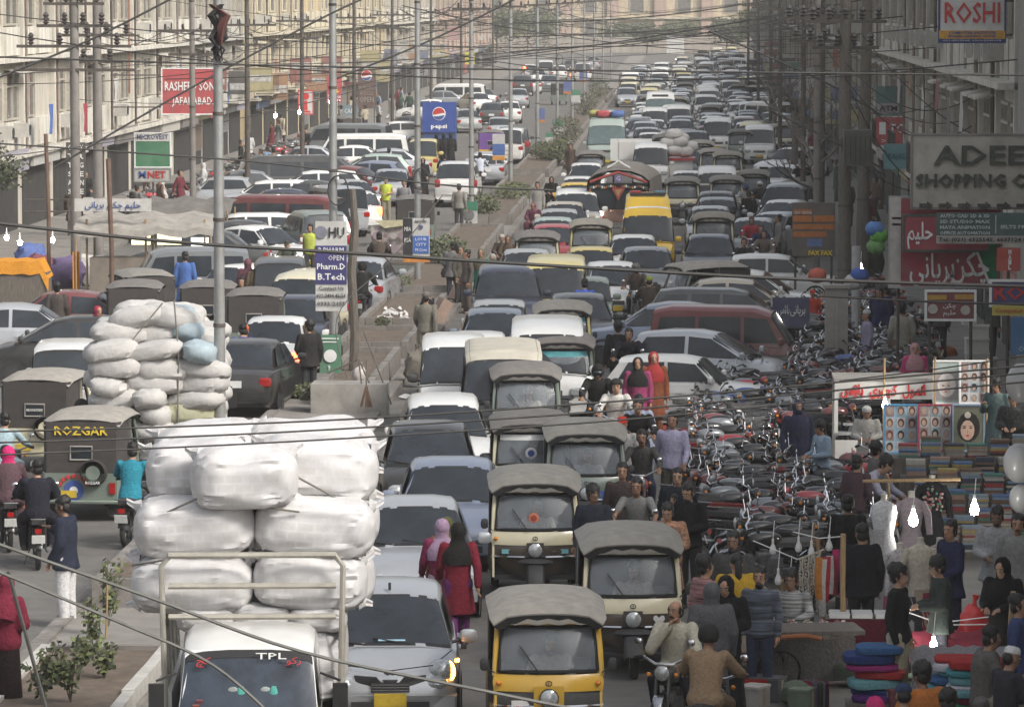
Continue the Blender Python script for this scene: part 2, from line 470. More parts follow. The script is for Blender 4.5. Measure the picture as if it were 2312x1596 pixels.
def car(kind, lod=0, glass=GLASS, extra=()):
 c = CARS[kind]
 P_ = Proto('car', 'car')
 if kind in ('van', 'minivan', 'hiroof'):
  P_.name = P_.cat = 'van'
 if kind == 'suv':
  P_.name = 'jeep'
  P_.cat = 'jeep'
 L, belt, hw = c['L'], c['belt'], c['hw']
 B = [body_ring(*q) for q in spline(c['body'], 2 if not lod else 1)]
 G = [gh_ring(*q, belt) for q in c['gh']]
 b = MB()
 b.loft(B, PLACE)
 b.loft(G, PLACE, closed=False, caps=False)
 yf, yr = L / 2, -L / 2
 one = MB() if lod else None
 if lod:
  b_, one = one, b
 def part(n, fn, pi=-1):
  if lod:
   fn(one)
   return -1
  m = MB()
  fn(m)
  return P_.part(n, m, pi)
 bi = -1 if lod else P_.part('body', b)
 if not lod:
  part('screen_seal', lambda m: m.patch(G[0], G[1], 2, 7, RUB, .02, 1.0, .003, 0, 1))
  part('screen_seal', lambda m: m.patch(G[-2], G[-1], 2, 7, RUB, .0, .95, .003, .01, .99))
 part('windscreen', lambda m: m.patch(G[0], G[1], 2, 7, glass, .07, .955, .007, .035, .965))
 part('rear_window', lambda m: m.patch(G[-2], G[-1], 2, 7, glass, .06, .9, .006, .04, .96))
 zt_ = c['gh'][2][1]
 htm, hbm = c['gh'][2][3] + .025, c['gh'][2][2]
 def sx(z, y):
  t = (z - belt + .03) / (zt_ - .07 - belt + .03)
  return hbm + (htm - hbm) * t + .012
 for w in c['win']:
  for sgn in (1, -1):
   part('side_window', lambda m: m.poly([(sgn * sx(z, y), y, z) for y, z in (w if sgn > 0 else w[::-1])], glass))
 wr = .3 if kind not in ('suv', 'van', 'hiroof') else .35
 if kind in ('mini', 'minivan'):
  wr = .26
 for y in (yf - L * .19, yr + L * .19):
  for sgn in (1, -1):
   def wh(m, y=y, sgn=sgn):
    x = sgn * (hw - .1)
    m.lathe([(wr * .6, -.09), (wr * .93, -.09), (wr, -.05), (wr, .05), (wr * .93, .09), (wr * .6, .09)], TYRE, 8 if lod else 16, (x, y, wr), 'x')
    m.lathe([(.01, sgn * .075), (wr * .62, sgn * .085)], RIM, 8 if lod else 14, (x, y, wr), 'x')
   part('wheel', wh)
   def arch(m, y=y, sgn=sgn):
    m.lathe([(wr * 1.02, sgn * .0), (wr * 1.22, sgn * .012)], PLAST, 8 if lod else 16, (sgn * (hw + .002), y, wr + .01), 'x')
    m.lathe([(.0, sgn * .0), (wr * 1.2, sgn * .0)], PLAST, 8 if lod else 16, (sgn * (hw - .015), y, wr + .01), 'x')
   part('wheel_arch', arch)
 nose = c['body'][-2]
 zl = nose[3] - (.05 if kind in ('sedan', 'hatch', 'wagon') else .14)
 xl = nose[1] * .80
 yl = nose[0] - (.10 if kind in ('sedan', 'hatch', 'wagon') else .005)
 boxy = kind in ('mini', 'minivan', 'van', 'hiroof', 'suv')
 for sgn in (1, -1):
  part('headlight', lambda m: m.ell((sgn * xl, yl, zl), (.16, .09 if boxy else .17, .085 if boxy else .095), LENS, 10, 6, .55 if boxy else .9))
  part('wing_mirror', lambda m: (m.ell((sgn * (hw + .10), c['gh'][0][0] - .18, belt + .10), (.11, .06, .085), PL2 if not lod else PLACE, 8, 6, .7), m.tube([(sgn * (hw - .1), c['gh'][0][0] - .16, belt + .03), (sgn * (hw + .05), c['gh'][0][0] - .18, belt + .07)], .022, PLAST, 5)))
 gw = nose[1] * (.42 if not boxy else .5)
 def grille(m):
  m.box((0, yf - .01 if not boxy else yf - .015, zl - .03), (gw * 1.6, .06, .11), PLAST)
  for q in range(3):
   m.box((0, yf + .022, zl - .06 + q * .033), (gw * 1.56, .012, .010), CHR)
 part('grille', grille)
 part('bumper', lambda m: m.loft([[(x * s_, yf - (.09 if abs(x) > .6 else 0) + d, z) for x, z in ((-hw * .93, .30), (-hw * .5, .28), (hw * .5, .28), (hw * .93, .30), (hw * .94, .47), (hw * .5, .49), (-hw * .5, .49), (-hw * .94, .47))] for s_, d in ((1.0, -.22), (1.0, .0), (.97, .045))], PL2 if not lod else PLACE))
 part('air_intake', lambda m: m.box((0, yf + .05, .37), (hw * 1.1, .012, .10), PLAST))
 part('number_plate', lambda m: m.box((0, yf + .062, .44), (.36, .012, .13), PLY))
 part('bumper', lambda m: m.loft([[(x * s_, yr + (.08 if abs(x) > .6 else 0) - d, z) for x, z in ((-hw * .93, .34), (-hw * .5, .32), (hw * .5, .32), (hw * .93, .34), (hw * .94, .52), (hw * .5, .54), (-hw * .5, .54), (-hw * .94, .52))] for s_, d in ((1.0, -.22), (1.0, .0), (.97, .045))], PL2 if not lod else PLACE))
 tail = c['body'][1]
 zt2 = tail[3] - .14
 for sgn in (1, -1):
  part('tail_light', lambda m: m.ell((sgn * tail[1] * .86, tail[0] + .02, zt2), (.13, .10, .10 if kind not in ('suv', 'van', 'hiroof', 'hatch') else .17), PL4 if not lod else TAILR, 8, 6, .5))
 part('number_plate', lambda m: m.box((0, yr - .012, zt2 - .04), (.36, .03, .14), PLW))
 if not lod:
  for sgn in (-.25, .3):
   part('wiper', lambda m: m.tube([(sgn, c['gh'][0][0] - .03, belt + .02), (sgn + .45, c['gh'][0][0] - .10, belt + .09)], .012, RUB, 5))
  n2 = 2
  for (ya, yb) in ((-.2, .88), (-1.15, -.26)) if kind not in ('van', 'minivan', 'hiroof') else ((.8, 1.75), (-.6, .7)):
   ra, rb = [body_ring(*i) for i in (interp(c['body'], ya), interp(c['body'], yb))]
   for sgn in (1, -1):
    j0, j1 = (1, 4) if sgn > 0 else (9, 12)
    d = MB()
    d.patch(ra, rb, j0, j1, PLACE, 0, 1, .007 if sgn > 0 else .007, 0, 1, 1)
    di = P_.part('door', d)
    h = MB()
    h.box((sgn * (hw + .012), ya + .14, belt - .17), (.03, .16, .03), PL2)
    P_.part('handle', h, di)
 for n, fn in extra:
  part(n, fn)
 if lod:
  P_.part(P_.name, one)
 return P_
def interp(st, y):
 for a, b in zip(st, st[1:]):
  if a[0] <= y <= b[0]:
   t = (y - a[0]) / (b[0] - a[0])
   return tuple(p + (q - p) * t for p, q in zip(a, b))
 return st[0]
def kit_yaris():
 def lamps(sgn):
  def f(m):
   m.ell((sgn * .58, 1.555, .71), (.165, .235, .15), LENS, 16, 10, .9, rot=Euler((.35, 0, -sgn * .35)).to_matrix())
  return f
 def gr(m):
  for sgn in (1, -1):
   m.slab([(sgn * .05, 1.865, .57), (sgn * .40, 1.80, .62), (sgn * .42, 1.78, .71), (sgn * .16, 1.85, .70)][::sgn], (0, -.05, 0), PLAST)
  m.slab([(-.09, 1.872, .67), (0, 1.876, .55), (.09, 1.872, .67)], (0, -.05, 0), PLAST)
 ex = [('headlight_housing', lamps(1)), ('headlight_housing', lamps(-1)), ('nose_grille', gr),
  ('indicator', lambda m: m.ell((-.685, 1.60, .73), (.055, .15, .12), LITA, 10, 8, .9, rot=Euler((.3, 0, .4)).to_matrix())),
  ('side_repeater', lambda m: m.ell((-.80, 1.2, .80), (.02, .05, .025), LITA, 8, 6)),
  ('emblem', lambda m: m.tube([(-.07, 1.86, .755), (-.03, 1.865, .735), (0, 1.868, .75), (.03, 1.865, .735), (.07, 1.86, .755)], .012, INK, 5)),
  ('aerial', lambda m: m.tube([(0, .15, 1.5), (0, .05, 1.56)], .018, INK, 5)),
  ('dashboard_card', lambda m: m.box((-.02, 1.02, 1.0), (.32, .02, .07), kcol((.35, .55, .68)), rx=-1.0)),
  ('hood_gap', lambda m: m.tube([(-.72, 1.30, .93), (-.5, 1.69, .815), (0, 1.80, .77), (.5, 1.69, .815), (.72, 1.30, .93)], .007, INK, 4)),
  ('number_plate_frame', lambda m: m.box((0, 1.90, .43), (.38, .03, .17), PLY))]
 return car('hatch', 0, GLASS, ex)
def taxi_bar(m):
 m.box((0, .3, 2.42), (1.1, .28, .10), PLAST)
 m.ell((-.38, .3, 2.47), (.2, .13, .07), mat('blue_lens', (.10, .20, .30), .2), 10, 6, .6)
 m.ell((.38, .3, 2.47), (.2, .13, .07), TAILR, 10, 6, .6)
CP = {}
def carp(kind, lod=0, gl=0):
 k = (kind, lod, gl)
 if k not in CP:
  CP[k] = kit_yaris() if kind == 'yaris' else car('hiroof', 0, GLASS, [('light_bar', taxi_bar), ('stripe', lambda m: m.patch(gh_ring(1.62, 1.80, .82, .72, 1.02), gh_ring(1.05, 2.34, .84, .64, 1.02), 2, 7, WHT, .42, .5, .008))]) if kind == 'ambulance' else car(kind, lod, GLASSG if gl else GLASS)
 return CP[k]
# ---------------------------------------------------------------- auto rickshaw
def rick(front=1, lod=0):
 P_ = Proto('auto_rickshaw', 'rickshaw')
 one = MB()
 def part(n, fn, pi=-1):
  if lod:
   fn(one)
   return -1
  m = MB()
  fn(m)
  return P_.part(n, m, pi)
 HW = .62
 def cowl(m, z0, z1, w0, w1, y0, y1, mt, n=8, bow=.12, th=.03):
  for sgn in (0, 1):
   rows = []
   for z, w, y in ((z0, w0, y0), ((z0 + z1) / 2, (w0 + w1) / 2 + .012, (y0 + y1) / 2 + .02), (z1, w1, y1)):
    rows.append([V((w * (2 * i / n - 1), y - bow * (2 * i / n - 1) ** 2 - th * sgn, z)) for i in range(n + 1)])
   m.loft(rows if sgn == 0 else rows[::-1], mt, closed=False, caps=False)
 part('lower_shell', lambda m: (cowl(m, .28, .62, .34, .60, .78, .86, PL2, bow=.22), cowl(m, .62, .80, .60, .61, .86, .85, PL2, bow=.16)))
 part('trim_strip', lambda m: cowl(m, .615, .65, .61, .615, .875, .875, CHR, bow=.16))
 part('cowl_panel', lambda m: cowl(m, .80, .985, .615, .615, .855, .80, PLACE, bow=.13))
 ws = part('windscreen', lambda m: cowl(m, 1.02, 1.50, .555, .515, .79, .60, CLEAR, bow=.10, th=.0))
 def rubber(m):
  n = 8
  f = lambda w, y, z: [V((w * (2 * i / n - 1), y - .10 * (2 * i / n - 1) ** 2, z)) for i in range(n + 1)]
  a, b_ = f(.555, .795, 1.02), f(.515, .605, 1.50)
  m.tube(a + b_[::-1] + [a[0]], .022, RUB, 5)
 part('screen_seal', rubber, ws)
 for sgn in (1, -1):
  part('screen_pillar', lambda m: m.tube([(sgn * .60, .66, .96), (sgn * .585, .56, 1.28), (sgn * .555, .44, 1.56)], .035, PLACE, 6))
 part('screen_header', lambda m: cowl(m, 1.50, 1.585, .55, .555, .60, .56, PLACE, bow=.10))
 part('wiper', lambda m: m.tube([(.1, .83, 1.0), (.32, .70, 1.3)], .01, RUB, 4)) if not lod else 0
 def roof(m):
  rows = []
  for y, w, z, cr in ((.68, .55, 1.555, .03), (.70, .62, 1.60, .07), (.62, .66, 1.66, .08), (.2, .67, 1.70, .09), (-.4, .68, 1.72, .09), (-1.0, .67, 1.70, .08), (-1.25, .63, 1.62, .06)):
   rows.append([V((w * (2 * i / 8 - 1), y, z + cr * (1 - abs(2 * i / 8 - 1) ** 2.4) - (.06 if i in (0, 8) else 0))) for i in range(9)])
  m.loft(rows, PL3, closed=False, caps=False)
  m.loft([[p - V((0, 0, .02)) for p in r_] for r_ in rows[::-1]], RUB, closed=False, caps=False)
 part('canopy', roof)
 if not lod:
  part('canopy_valance', lambda m: m.loft([[V((.62 * (2 * i / 10 - 1), .70 - .06 * (2 * i / 10 - 1) ** 2, z + (.012 if i % 2 else -.012))) for i in range(11)] for z in (1.545, 1.60)], PL3, closed=False, caps=False))
 part('rear_body', lambda m: m.loft([[V((x * w, y, z)) for x, z in ((-1, .30), (1, .30), (1, .80), (-1, .80))] for y, w in ((-1.30, .60), (-1.22, .66), (-.35, .66))], PL2))
 part('rear_curtain', lambda m: m.loft([[V((x, y, z)) for x, y in ((-.64, -.5), (-.64, -1.15), (-.58, -1.25), (.58, -1.25), (.64, -1.15), (.64, -.5))] for z in (.8, 1.25, 1.64)], PL4, closed=False, caps=False))
 part('rear_curtain_lining', lambda m: m.loft([[V((x, y, z)) for x, y in ((-.62, -.5), (-.62, -1.13), (-.56, -1.23), (.56, -1.23), (.62, -1.13), (.62, -.5))][::-1] for z in (.8, 1.25, 1.64)], PL4, closed=False, caps=False))
 part('floor_pan', lambda m: m.box((0, -.2, .33), (1.16, 1.9, .06), PLAST))
 for sgn in (1, -1):
  part('side_panel', lambda m: m.slab([(sgn * .61, .78, .34), (sgn * .61, .70, .96), (sgn * .61, .52, .94), (sgn * .62, .40, .56), (sgn * .64, -.36, .50), (sgn * .64, -.36, .32)], (-sgn * .03, 0, 0), PLACE))
  part('side_rail', lambda m: m.tube([(sgn * .64, -.36, .8), (sgn * .64, -.36, 1.2), (sgn * .63, -.3, 1.64)], .018, PL2, 5))
  if not lod:
   part('side_curtain', lambda m: m.slab([(sgn * .645, -.52, .9), (sgn * .645, -.30, .95), (sgn * .645, -.18, 1.6), (sgn * .645, -.52, 1.62)], (-sgn * .012, 0, 0), PL4))
   part('wing_mirror', lambda m: (m.ell((sgn * .72, .72, 1.10), (.055, .03, .075), PLAST, 8, 6, .7), m.tube([(sgn * .60, .72, 1.0), (sgn * .70, .72, 1.07)], .01, PLAST, 4)))
   part('indicator', lambda m: m.ell((sgn * .56, .76, .89), (.035, .03, .03), AMBER, 8, 5))
 if not lod:
  part('driver_seat', lambda m: (m.box((0, -.02, .55), (1.0, .36, .16), RUB), m.box((0, -.22, .80), (1.0, .10, .45), RUB)))
  part('passenger_seat', lambda m: (m.box((0, -.85, .60), (1.12, .5, .18), kcol((.10, .03, .03))), m.box((0, -1.12, .95), (1.12, .12, .6), kcol((.10, .03, .03)))))
  part('handlebar', lambda m: (m.tube([(-.34, .34, .98), (-.1, .44, .94), (.1, .44, .94), (.34, .34, .98)], .022, RUB, 6), m.tube([(0, .44, .94), (0, .62, .5)], .03, PLAST, 6)))
 def wheel(m, x, y, r=.235):
  m.lathe([(r * .5, -.055), (r * .9, -.055), (r, -.025), (r, .025), (r * .9, .055), (r * .5, .055)], TYRE, 10 if lod else 18, (x, y, r), 'x')
  m.lathe([(.01, .04), (r * .55, .05)], RIM, 10, (x, y, r), 'x')
  m.lathe([(r * .55, -.05), (.01, -.04)], RIM, 10, (x, y, r), 'x')
 part('wheel', lambda m: wheel(m, 0, 1.0))
 for sgn in (1, -1):
  part('wheel', lambda m: wheel(m, sgn * .56, -.88))
  part('fork_arm', lambda m: m.tube([(sgn * .10, 1.0, .235), (sgn * .10, .90, .50), (sgn * .06, .82, .66)], .026, PLAST, 6))
 if not lod:
  def mud(m):
   rows = []
   for i in range(8):
    a = R(15 + i * 19)
    rows.append([V((x, 1.0 + math.cos(a) * (.315 + q), .235 + math.sin(a) * (.315 + q))) for x, q in ((-.13, -.03), (-.10, .02), (0, .04), (.10, .02), (.13, -.03))])
   m.loft(rows, PLAST, closed=False, caps=False)
   m.loft([[p - V((0, 0, .012)) for p in q] for q in rows[::-1]], PLAST, closed=False, caps=False)
   m.ell((0, .98, .58), (.26, .16, .05), PLAST, 12, 6)
  part('mudguard', mud)
 if front:
  hi = part('headlight', lambda m: (m.lathe([(.075, -.10), (.105, -.04), (.112, .03), (.10, .045)], PLAST, 14, (0, .90, .74), 'y'), m.lathe([(.10, .045), (.07, .066), (.0, .074)], LENS, 14, (0, .90, .74), 'y')))
  part('headlight_cowl', lambda m: m.box((0, .84, .74), (.30, .10, .20), PL2, tap=.8)) if not lod else 0
  if not lod:
   part('emblem', lambda m: (m.tube([(.035 * math.cos(a), .868, .90 + .028 * math.sin(a)) for a in [PI * i / 5 for i in range(11)]], .006, INK, 4), m.tube([(0, .868, .875), (0, .868, .93)], .005, INK, 4)))
 part('tail_window', lambda m: m.tube([(x, -1.262, z) for x, z in ((-.18, 1.02), (.18, 1.02), (.18, 1.24), (-.18, 1.24), (-.18, 1.02))], .016, kcol((.3, .28, .26)), 5))
 part('tail_window_film', lambda m: m.box((0, -1.256, 1.13), (.34, .008, .20), GLASS))
 if not lod:
  sp = part('spare_wheel', lambda m: m.lathe([(.10, .05), (.12, .06), (.20, .07), (.225, .03), (.225, -.03), (.20, -.07)], TYRE, 18, (.22, -1.36, .82), 'y'))
  part('spare_rim', lambda m: m.lathe([(.0, -.05), (.12, -.06)], PL2, 14, (.22, -1.36, .82), 'y'), sp)
  for sgn in (1, -1):
   part('tail_light', lambda m: m.box((sgn * .52, -1.31, .56), (.10, .04, .18), TAILR))
   part('mud_flap', lambda m: m.box((sgn * .52, -1.15, .22), (.2, .02, .22), RUB))
  part('rear_bumper', lambda m: m.tube([(-.6, -1.3, .34), (-.5, -1.38, .34), (.5, -1.38, .34), (.6, -1.3, .34)], .03, PL2, 6))
  part('number_plate', lambda m: m.box((-.2, -1.315, .46), (.26, .015, .12), PLY))
 if lod:
  P_.part('auto_rickshaw', one)
 return P_
# ---------------------------------------------------------------- motorcycle
def moto(lod=0):
 P_ = Proto('motorcycle', 'motorcycle')
 one = MB()
 def part(n, fn, pi=-1):
  if lod:
   fn(one)
   return -1
  m = MB()
  fn(m)
  return P_.part(n, m, pi)
 for y in (.62, -.60):
  def wh(m, y=y):
   r, n = .295, 10 if lod else 20
   m.lathe([(r - .07, -.02), (r - .03, -.042), (r, -.02), (r, .02), (r - .03, .042), (r - .07, .02)], TYRE, n, (0, y, r), 'x')
   m.lathe([(r - .085, -.022), (r - .06, -.026), (r - .06, .026), (r - .085, .022)], DULL, n, (0, y, r), 'x')
   m.lathe([(.0, -.06), (.055, -.05), (.055, .05), (.0, .06)], DULL, 8, (0, y, r), 'x')
   if not lod:
    for i in range(9):
     a = PI * 2 * i / 9
     m.tube([(0, y, r), (0, y + .215 * math.cos(a), r + .215 * math.sin(a))], .006, DULL, 3, False)
  part('wheel', wh)
 part('frame', lambda m: (m.tube([(0, .42, .78), (0, .12, .46), (0, -.22, .40), (0, -.60, .30)], .024, RUB, 5), m.tube([(0, .42, .80), (0, -.1, .66), (0, -.72, .66)], .022, RUB, 5)))
 part('engine', lambda m: (m.box((0, .06, .38), (.24, .34, .24), mat('engine_grey', (.16, .16, .16), .5, .5, .3, 14)), m.ell((0, .17, .50), (.10, .12, .10), mat('engine_grey'), 8, 6, .7)))
 part('fuel_tank', lambda m: m.ell((0, .16, .74), (.125, .27, .125), PLACE, 12, 8, .8, fn=lambda p, d: V((p.x * (1 + .25 * p.y / .27), p.y, p.z * (1 if p.z > 0 else .7)))))
 part('seat', lambda m: m.loft([[V((x * w, y, z + q)) for x, q in ((-1, -.05), (-.96, .025), (-.4, .05), (.4, .05), (.96, .025), (1, -.05))] for y, w, z in ((.0, .07, .70), (-.12, .115, .715), (-.4, .125, .725), (-.66, .12, .745), (-.78, .09, .75))], PL2))
 part('side_cover', lambda m: m.ell((0, -.2, .53), (.125, .15, .11), PLACE, 8, 6, .7))
 for y, a0, a1, nm in ((.62, 20, 160, 'front_mudguard'), (-.60, 30, 170, 'rear_mudguard')):
  def mg(m, y=y, a0=a0, a1=a1):
   rows = []
   for i in range(5 if lod else 8):
    a = R(a0 + (a1 - a0) * i / (4 if lod else 7))
    rows.append([V((x, y + math.cos(a) * (.335 - abs(x) * .35), .295 + math.sin(a) * (.335 - abs(x) * .35))) for x in (-.06, -.03, .03, .06)])
   m.loft(rows, PL3, closed=False, caps=False)
   m.loft(rows[::-1], PL3, closed=False, caps=False)
  part(nm, mg)
 for s in (1, -1):
  part('fork_leg', lambda m: m.tube([(s * .075, .62, .295), (s * .075, .46, .84)], .02, DULL, 5))
  part('shock_absorber', lambda m: m.tube([(s * .11, -.58, .32), (s * .11, -.48, .64)], .026, RUB, 6))
 part('exhaust', lambda m: m.tube([(.12, .2, .36), (.14, .12, .24), (.15, -.2, .24), (.16, -.82, .34)], [.022, .022, .032, .042], DULL, 7))
 part('handlebar', lambda m: m.tube([(-.35, .30, .98), (-.26, .34, 1.0), (-.10, .42, .93), (.10, .42, .93), (.26, .34, 1.0), (.35, .30, .98)], .017, CHR, 6))
 for s in (1, -1):
  part('grip', lambda m: m.tube([(s * .26, .34, 1.0), (s * .37, .29, .98)], .022, RUB, 6))
  part('mirror', lambda m: (m.tube([(s * .22, .36, .99), (s * .30, .38, 1.14)], .007, CHR, 4), m.ell((s * .31, .38, 1.18), (.05, .012, .04), CHR, 8, 5))) if not lod else 0
  part('indicator', lambda m: m.ell((s * .16, .50, .82), (.03, .03, .028), AMBER, 6, 4))
 part('headlight', lambda m: (m.lathe([(.04, -.1), (.085, -.03), (.09, .02)], PLACE, 10, (0, .52, .84), 'y'), m.lathe([(.09, .02), (.06, .045), (0, .05)], LENS, 10, (0, .52, .84), 'y')))
 part('tail_light', lambda m: m.box((0, -.90, .62), (.10, .06, .07), TAILR))
 part('number_plate', lambda m: m.box((0, -.95, .50), (.2, .012, .13), PLW, rx=.3))
 part('carrier', lambda m: m.tube([(-.10, -.72, .78), (-.10, -.95, .80), (.10, -.95, .80), (.10, -.72, .78)], .012, DULL, 5))
 part('stand', lambda m: m.tube([(-.1, .0, .26), (-.2, -.06, .01)], .012, RUB, 4))
 if lod:
  P_.part('motorcycle', one)
 return P_
RK = {(f, l): None for f in (0, 1) for l in (0, 1)}
def rickp(lod=0):
 if RK[(1, lod)] is None:
  RK[(1, lod)] = rick(1, lod)
 return RK[(1, lod)]
MOTO = {0: moto(0), 1: moto(1)}
SEAT = cloth('seat', (.05, .05, .052), .4, 12)
SEATG = cloth('seat_grey', (.10, .098, .095), .4, 12)
# ---------------------------------------------------------------- people: forward is +Y, 1.70 m tall
SK = {'skin': mat('skin', (.37, .205, .13), .55, 0, .12, 14), 'skin_light': mat('skin_light', (.42, .25, .165), .55, 0, .1, 14), 'skin_dark': mat('skin_dark', (.22, .122, .078), .55, 0, .12, 14)}
HAIR = mat('black_hair', (.012, .010, .009), .45, 0, .5, 30, b=.6)
HAIRG = mat('greying_hair', (.10, .09, .085), .6, 0, .5, 30, b=.6)
LEATHER = mat('shoe_leather', (.03, .022, .018), .5, 0, .3, 12)
SANDAL = mat('brown_sandal', (.11, .06, .035), .6, 0, .3, 12)
TOPS = mat('slot_top', (.5, .5, .5))
LEGS = mat('slot_legs', (.5, .5, .5))
HEADS = mat('slot_head', (.5, .5, .5))
SKIN = mat('slot_skin', (.4, .25, .16))
SHOE = mat('slot_shoe', (.05, .04, .03))
def J(hip=(.09, 0, .91), knee=None, ank=None, sh=(.185, 0, 1.40), elb=None, wr=None, head=(0, .02, 1.585), yaw=0, tilt=0, hd=None):
 """joints; a side given as one point is mirrored, as two points is (right, left)"""
 mm = lambda q: q if isinstance(q[0], tuple) else (q, (-q[0], q[1], q[2]))
 return dict(hip=mm(hip), knee=mm(knee), ank=mm(ank), sh=mm(sh), elb=mm(elb), wr=mm(wr), head=V(head), yaw=yaw, tilt=tilt, hd=hd)
POSE = {
 'stand': J(knee=(.10, .012, .49), ank=(.11, -.02, .08), elb=(.245, -.03, 1.12), wr=(.25, .06, .86)),
 'lean': J(hip=(.09, .0, .90), knee=((.10, .03, .48), (-.10, -.02, .48)), ank=((.13, .06, .08), (-.11, -.04, .08)), elb=((.25, -.03, 1.12), (-.25, .04, 1.13)), wr=((.24, .09, .87), (-.16, .25, 1.02)), yaw=25),
 'walk': J(knee=((.09, .17, .50), (-.09, .03, .47)), ank=((.09, .20, .09), (-.09, -.30, .16)), elb=((.245, -.13, 1.13), (-.245, .06, 1.12)), wr=((.25, -.16, .89), (-.23, .24, .96))),
 'step': J(knee=((.09, -.02, .48), (-.09, .12, .52)), ank=((.10, -.22, .12), (-.09, .14, .08)), elb=((.25, .05, 1.12), (-.25, -.08, 1.12)), wr=((.24, .2, .95), (-.26, -.06, .87)), yaw=-12),
 'phone': J(knee=(.10, .012, .49), ank=(.11, -.02, .08), elb=((.25, .05, 1.14), (-.245, -.02, 1.12)), wr=((.13, .24, 1.27), (-.22, .12, .90)), head=(0, .045, 1.575), tilt=18),
 'hold': J(knee=((.10, .03, .49), (-.10, .0, .48)), ank=(.11, -.02, .08), elb=(.25, .02, 1.13), wr=(.11, .25, 1.10), head=(0, .05, 1.57), tilt=20),
 'chin': J(hip=(.09, -.28, .80), knee=((.20, .10, .70), (-.22, .02, .50)), ank=((.17, .02, .30), (-.30, -.02, .08)), sh=(.19, -.22, 1.27), elb=((.26, -.02, 1.02), (-.30, .0, 1.02)), wr=((.05, -.03, 1.30), (-.18, .14, .90)), head=(0, -.17, 1.455), yaw=-20),
 'ride': J(hip=(.09, -.30, .80), knee=(.18, .10, .70), ank=(.16, -.02, .30), sh=(.19, -.16, 1.27), elb=(.30, .04, 1.08), wr=(.30, .27, 1.02), head=(0, -.09, 1.455)),
 'pillion': J(hip=(.09, -.62, .84), knee=(.22, -.25, .72), ank=(.20, -.32, .34), sh=(.18, -.54, 1.31), elb=(.26, -.38, 1.10), wr=(.16, -.20, 1.04), head=(0, -.48, 1.495), yaw=14),
 'sit': J(hip=(.10, 0, .48), knee=(.16, .40, .52), ank=(.13, .36, .10), sh=(.19, .02, .97), elb=(.27, .10, .74), wr=(.12, .30, .66), head=(0, .08, 1.15), tilt=14),
 'crouch': J(hip=(.10, -.10, .62), knee=(.16, .26, .60), ank=(.13, .02, .08), sh=(.19, .20, 1.02), elb=(.25, .36, .82), wr=(.14, .56, .78), head=(0, .34, 1.16), tilt=30),
 'bend': J(hip=(.10, -.12, .90), knee=(.11, .02, .48), ank=(.12, -.04, .08), sh=(.19, .22, 1.28), elb=(.25, .36, 1.04), wr=(.18, .56, .96), head=(0, .36, 1.42), tilt=30),
}
FNG = [(-.028, .088), (-.010, .098), (.010, .092), (.027, .074)]
def capsule(m, a, b, ra, rb, k, n=10):
 a, b = V(a), V(b)
 d = (b - a).normalized()
 m.tube([a - d * ra * .8, a - d * ra * .45, a, b, b + d * rb * .45, b + d * rb * .8], [ra * .55, ra * .88, ra, rb, rb * .88, rb * .55], k, n)
def torso(m, q, k, g, lo=0.0):
 hp = (V(q['hip'][0]) + V(q['hip'][1])) / 2
 sh = (V(q['sh'][0]) + V(q['sh'][1])) / 2
 ax = sh - hp
 f = V((0, 1, 0)) - ax.normalized() * ax.normalized().y
 rings = []
 for t, wx, wy in ((-.26, .06, .06), (-.17, .135, .105), (0, .165, .118), (.28, .150, .108), (.55, .160, .115), (.80, .178, .115), (.95, .165, .10), (1.06, .11, .085), (1.13, .05, .05)):
  c = hp + ax * t
  rings.append([c + V((1, 0, 0)) * math.cos(2 * PI * j / 14) * (wx + g) + f * math.sin(2 * PI * j / 14) * (wy + g) for j in range(14)])
 m.loft(rings, k)
def voxel(mb, name, vx, it, mats):
 me = mb.mesh(name)
 o = bpy.data.objects.new(name, me)
 COL.objects.link(o)
 a = o.modifiers.new('r', 'REMESH')
 a.mode = 'VOXEL'
 a.voxel_size = vx
 b = o.modifiers.new('s', 'SMOOTH')
 b.iterations = it
 b.factor = .5
 out = bpy.data.meshes.new_from_object(o.evaluated_get(bpy.context.evaluated_depsgraph_get()))
 bpy.data.objects.remove(o)
 bpy.data.meshes.remove(me)
 out.materials.clear()
 for k in mats:
  out.materials.append(k)
 out.polygons.foreach_set('material_index', [0] * len(out.polygons))
 out.shade_smooth()
 out.name = name
 return out
def head_matrix(q):
 return Matrix.Translation(q['head']) @ Euler((-R(q['tilt']), 0, R(q['yaw']))).to_matrix().to_4x4()
PM = {}
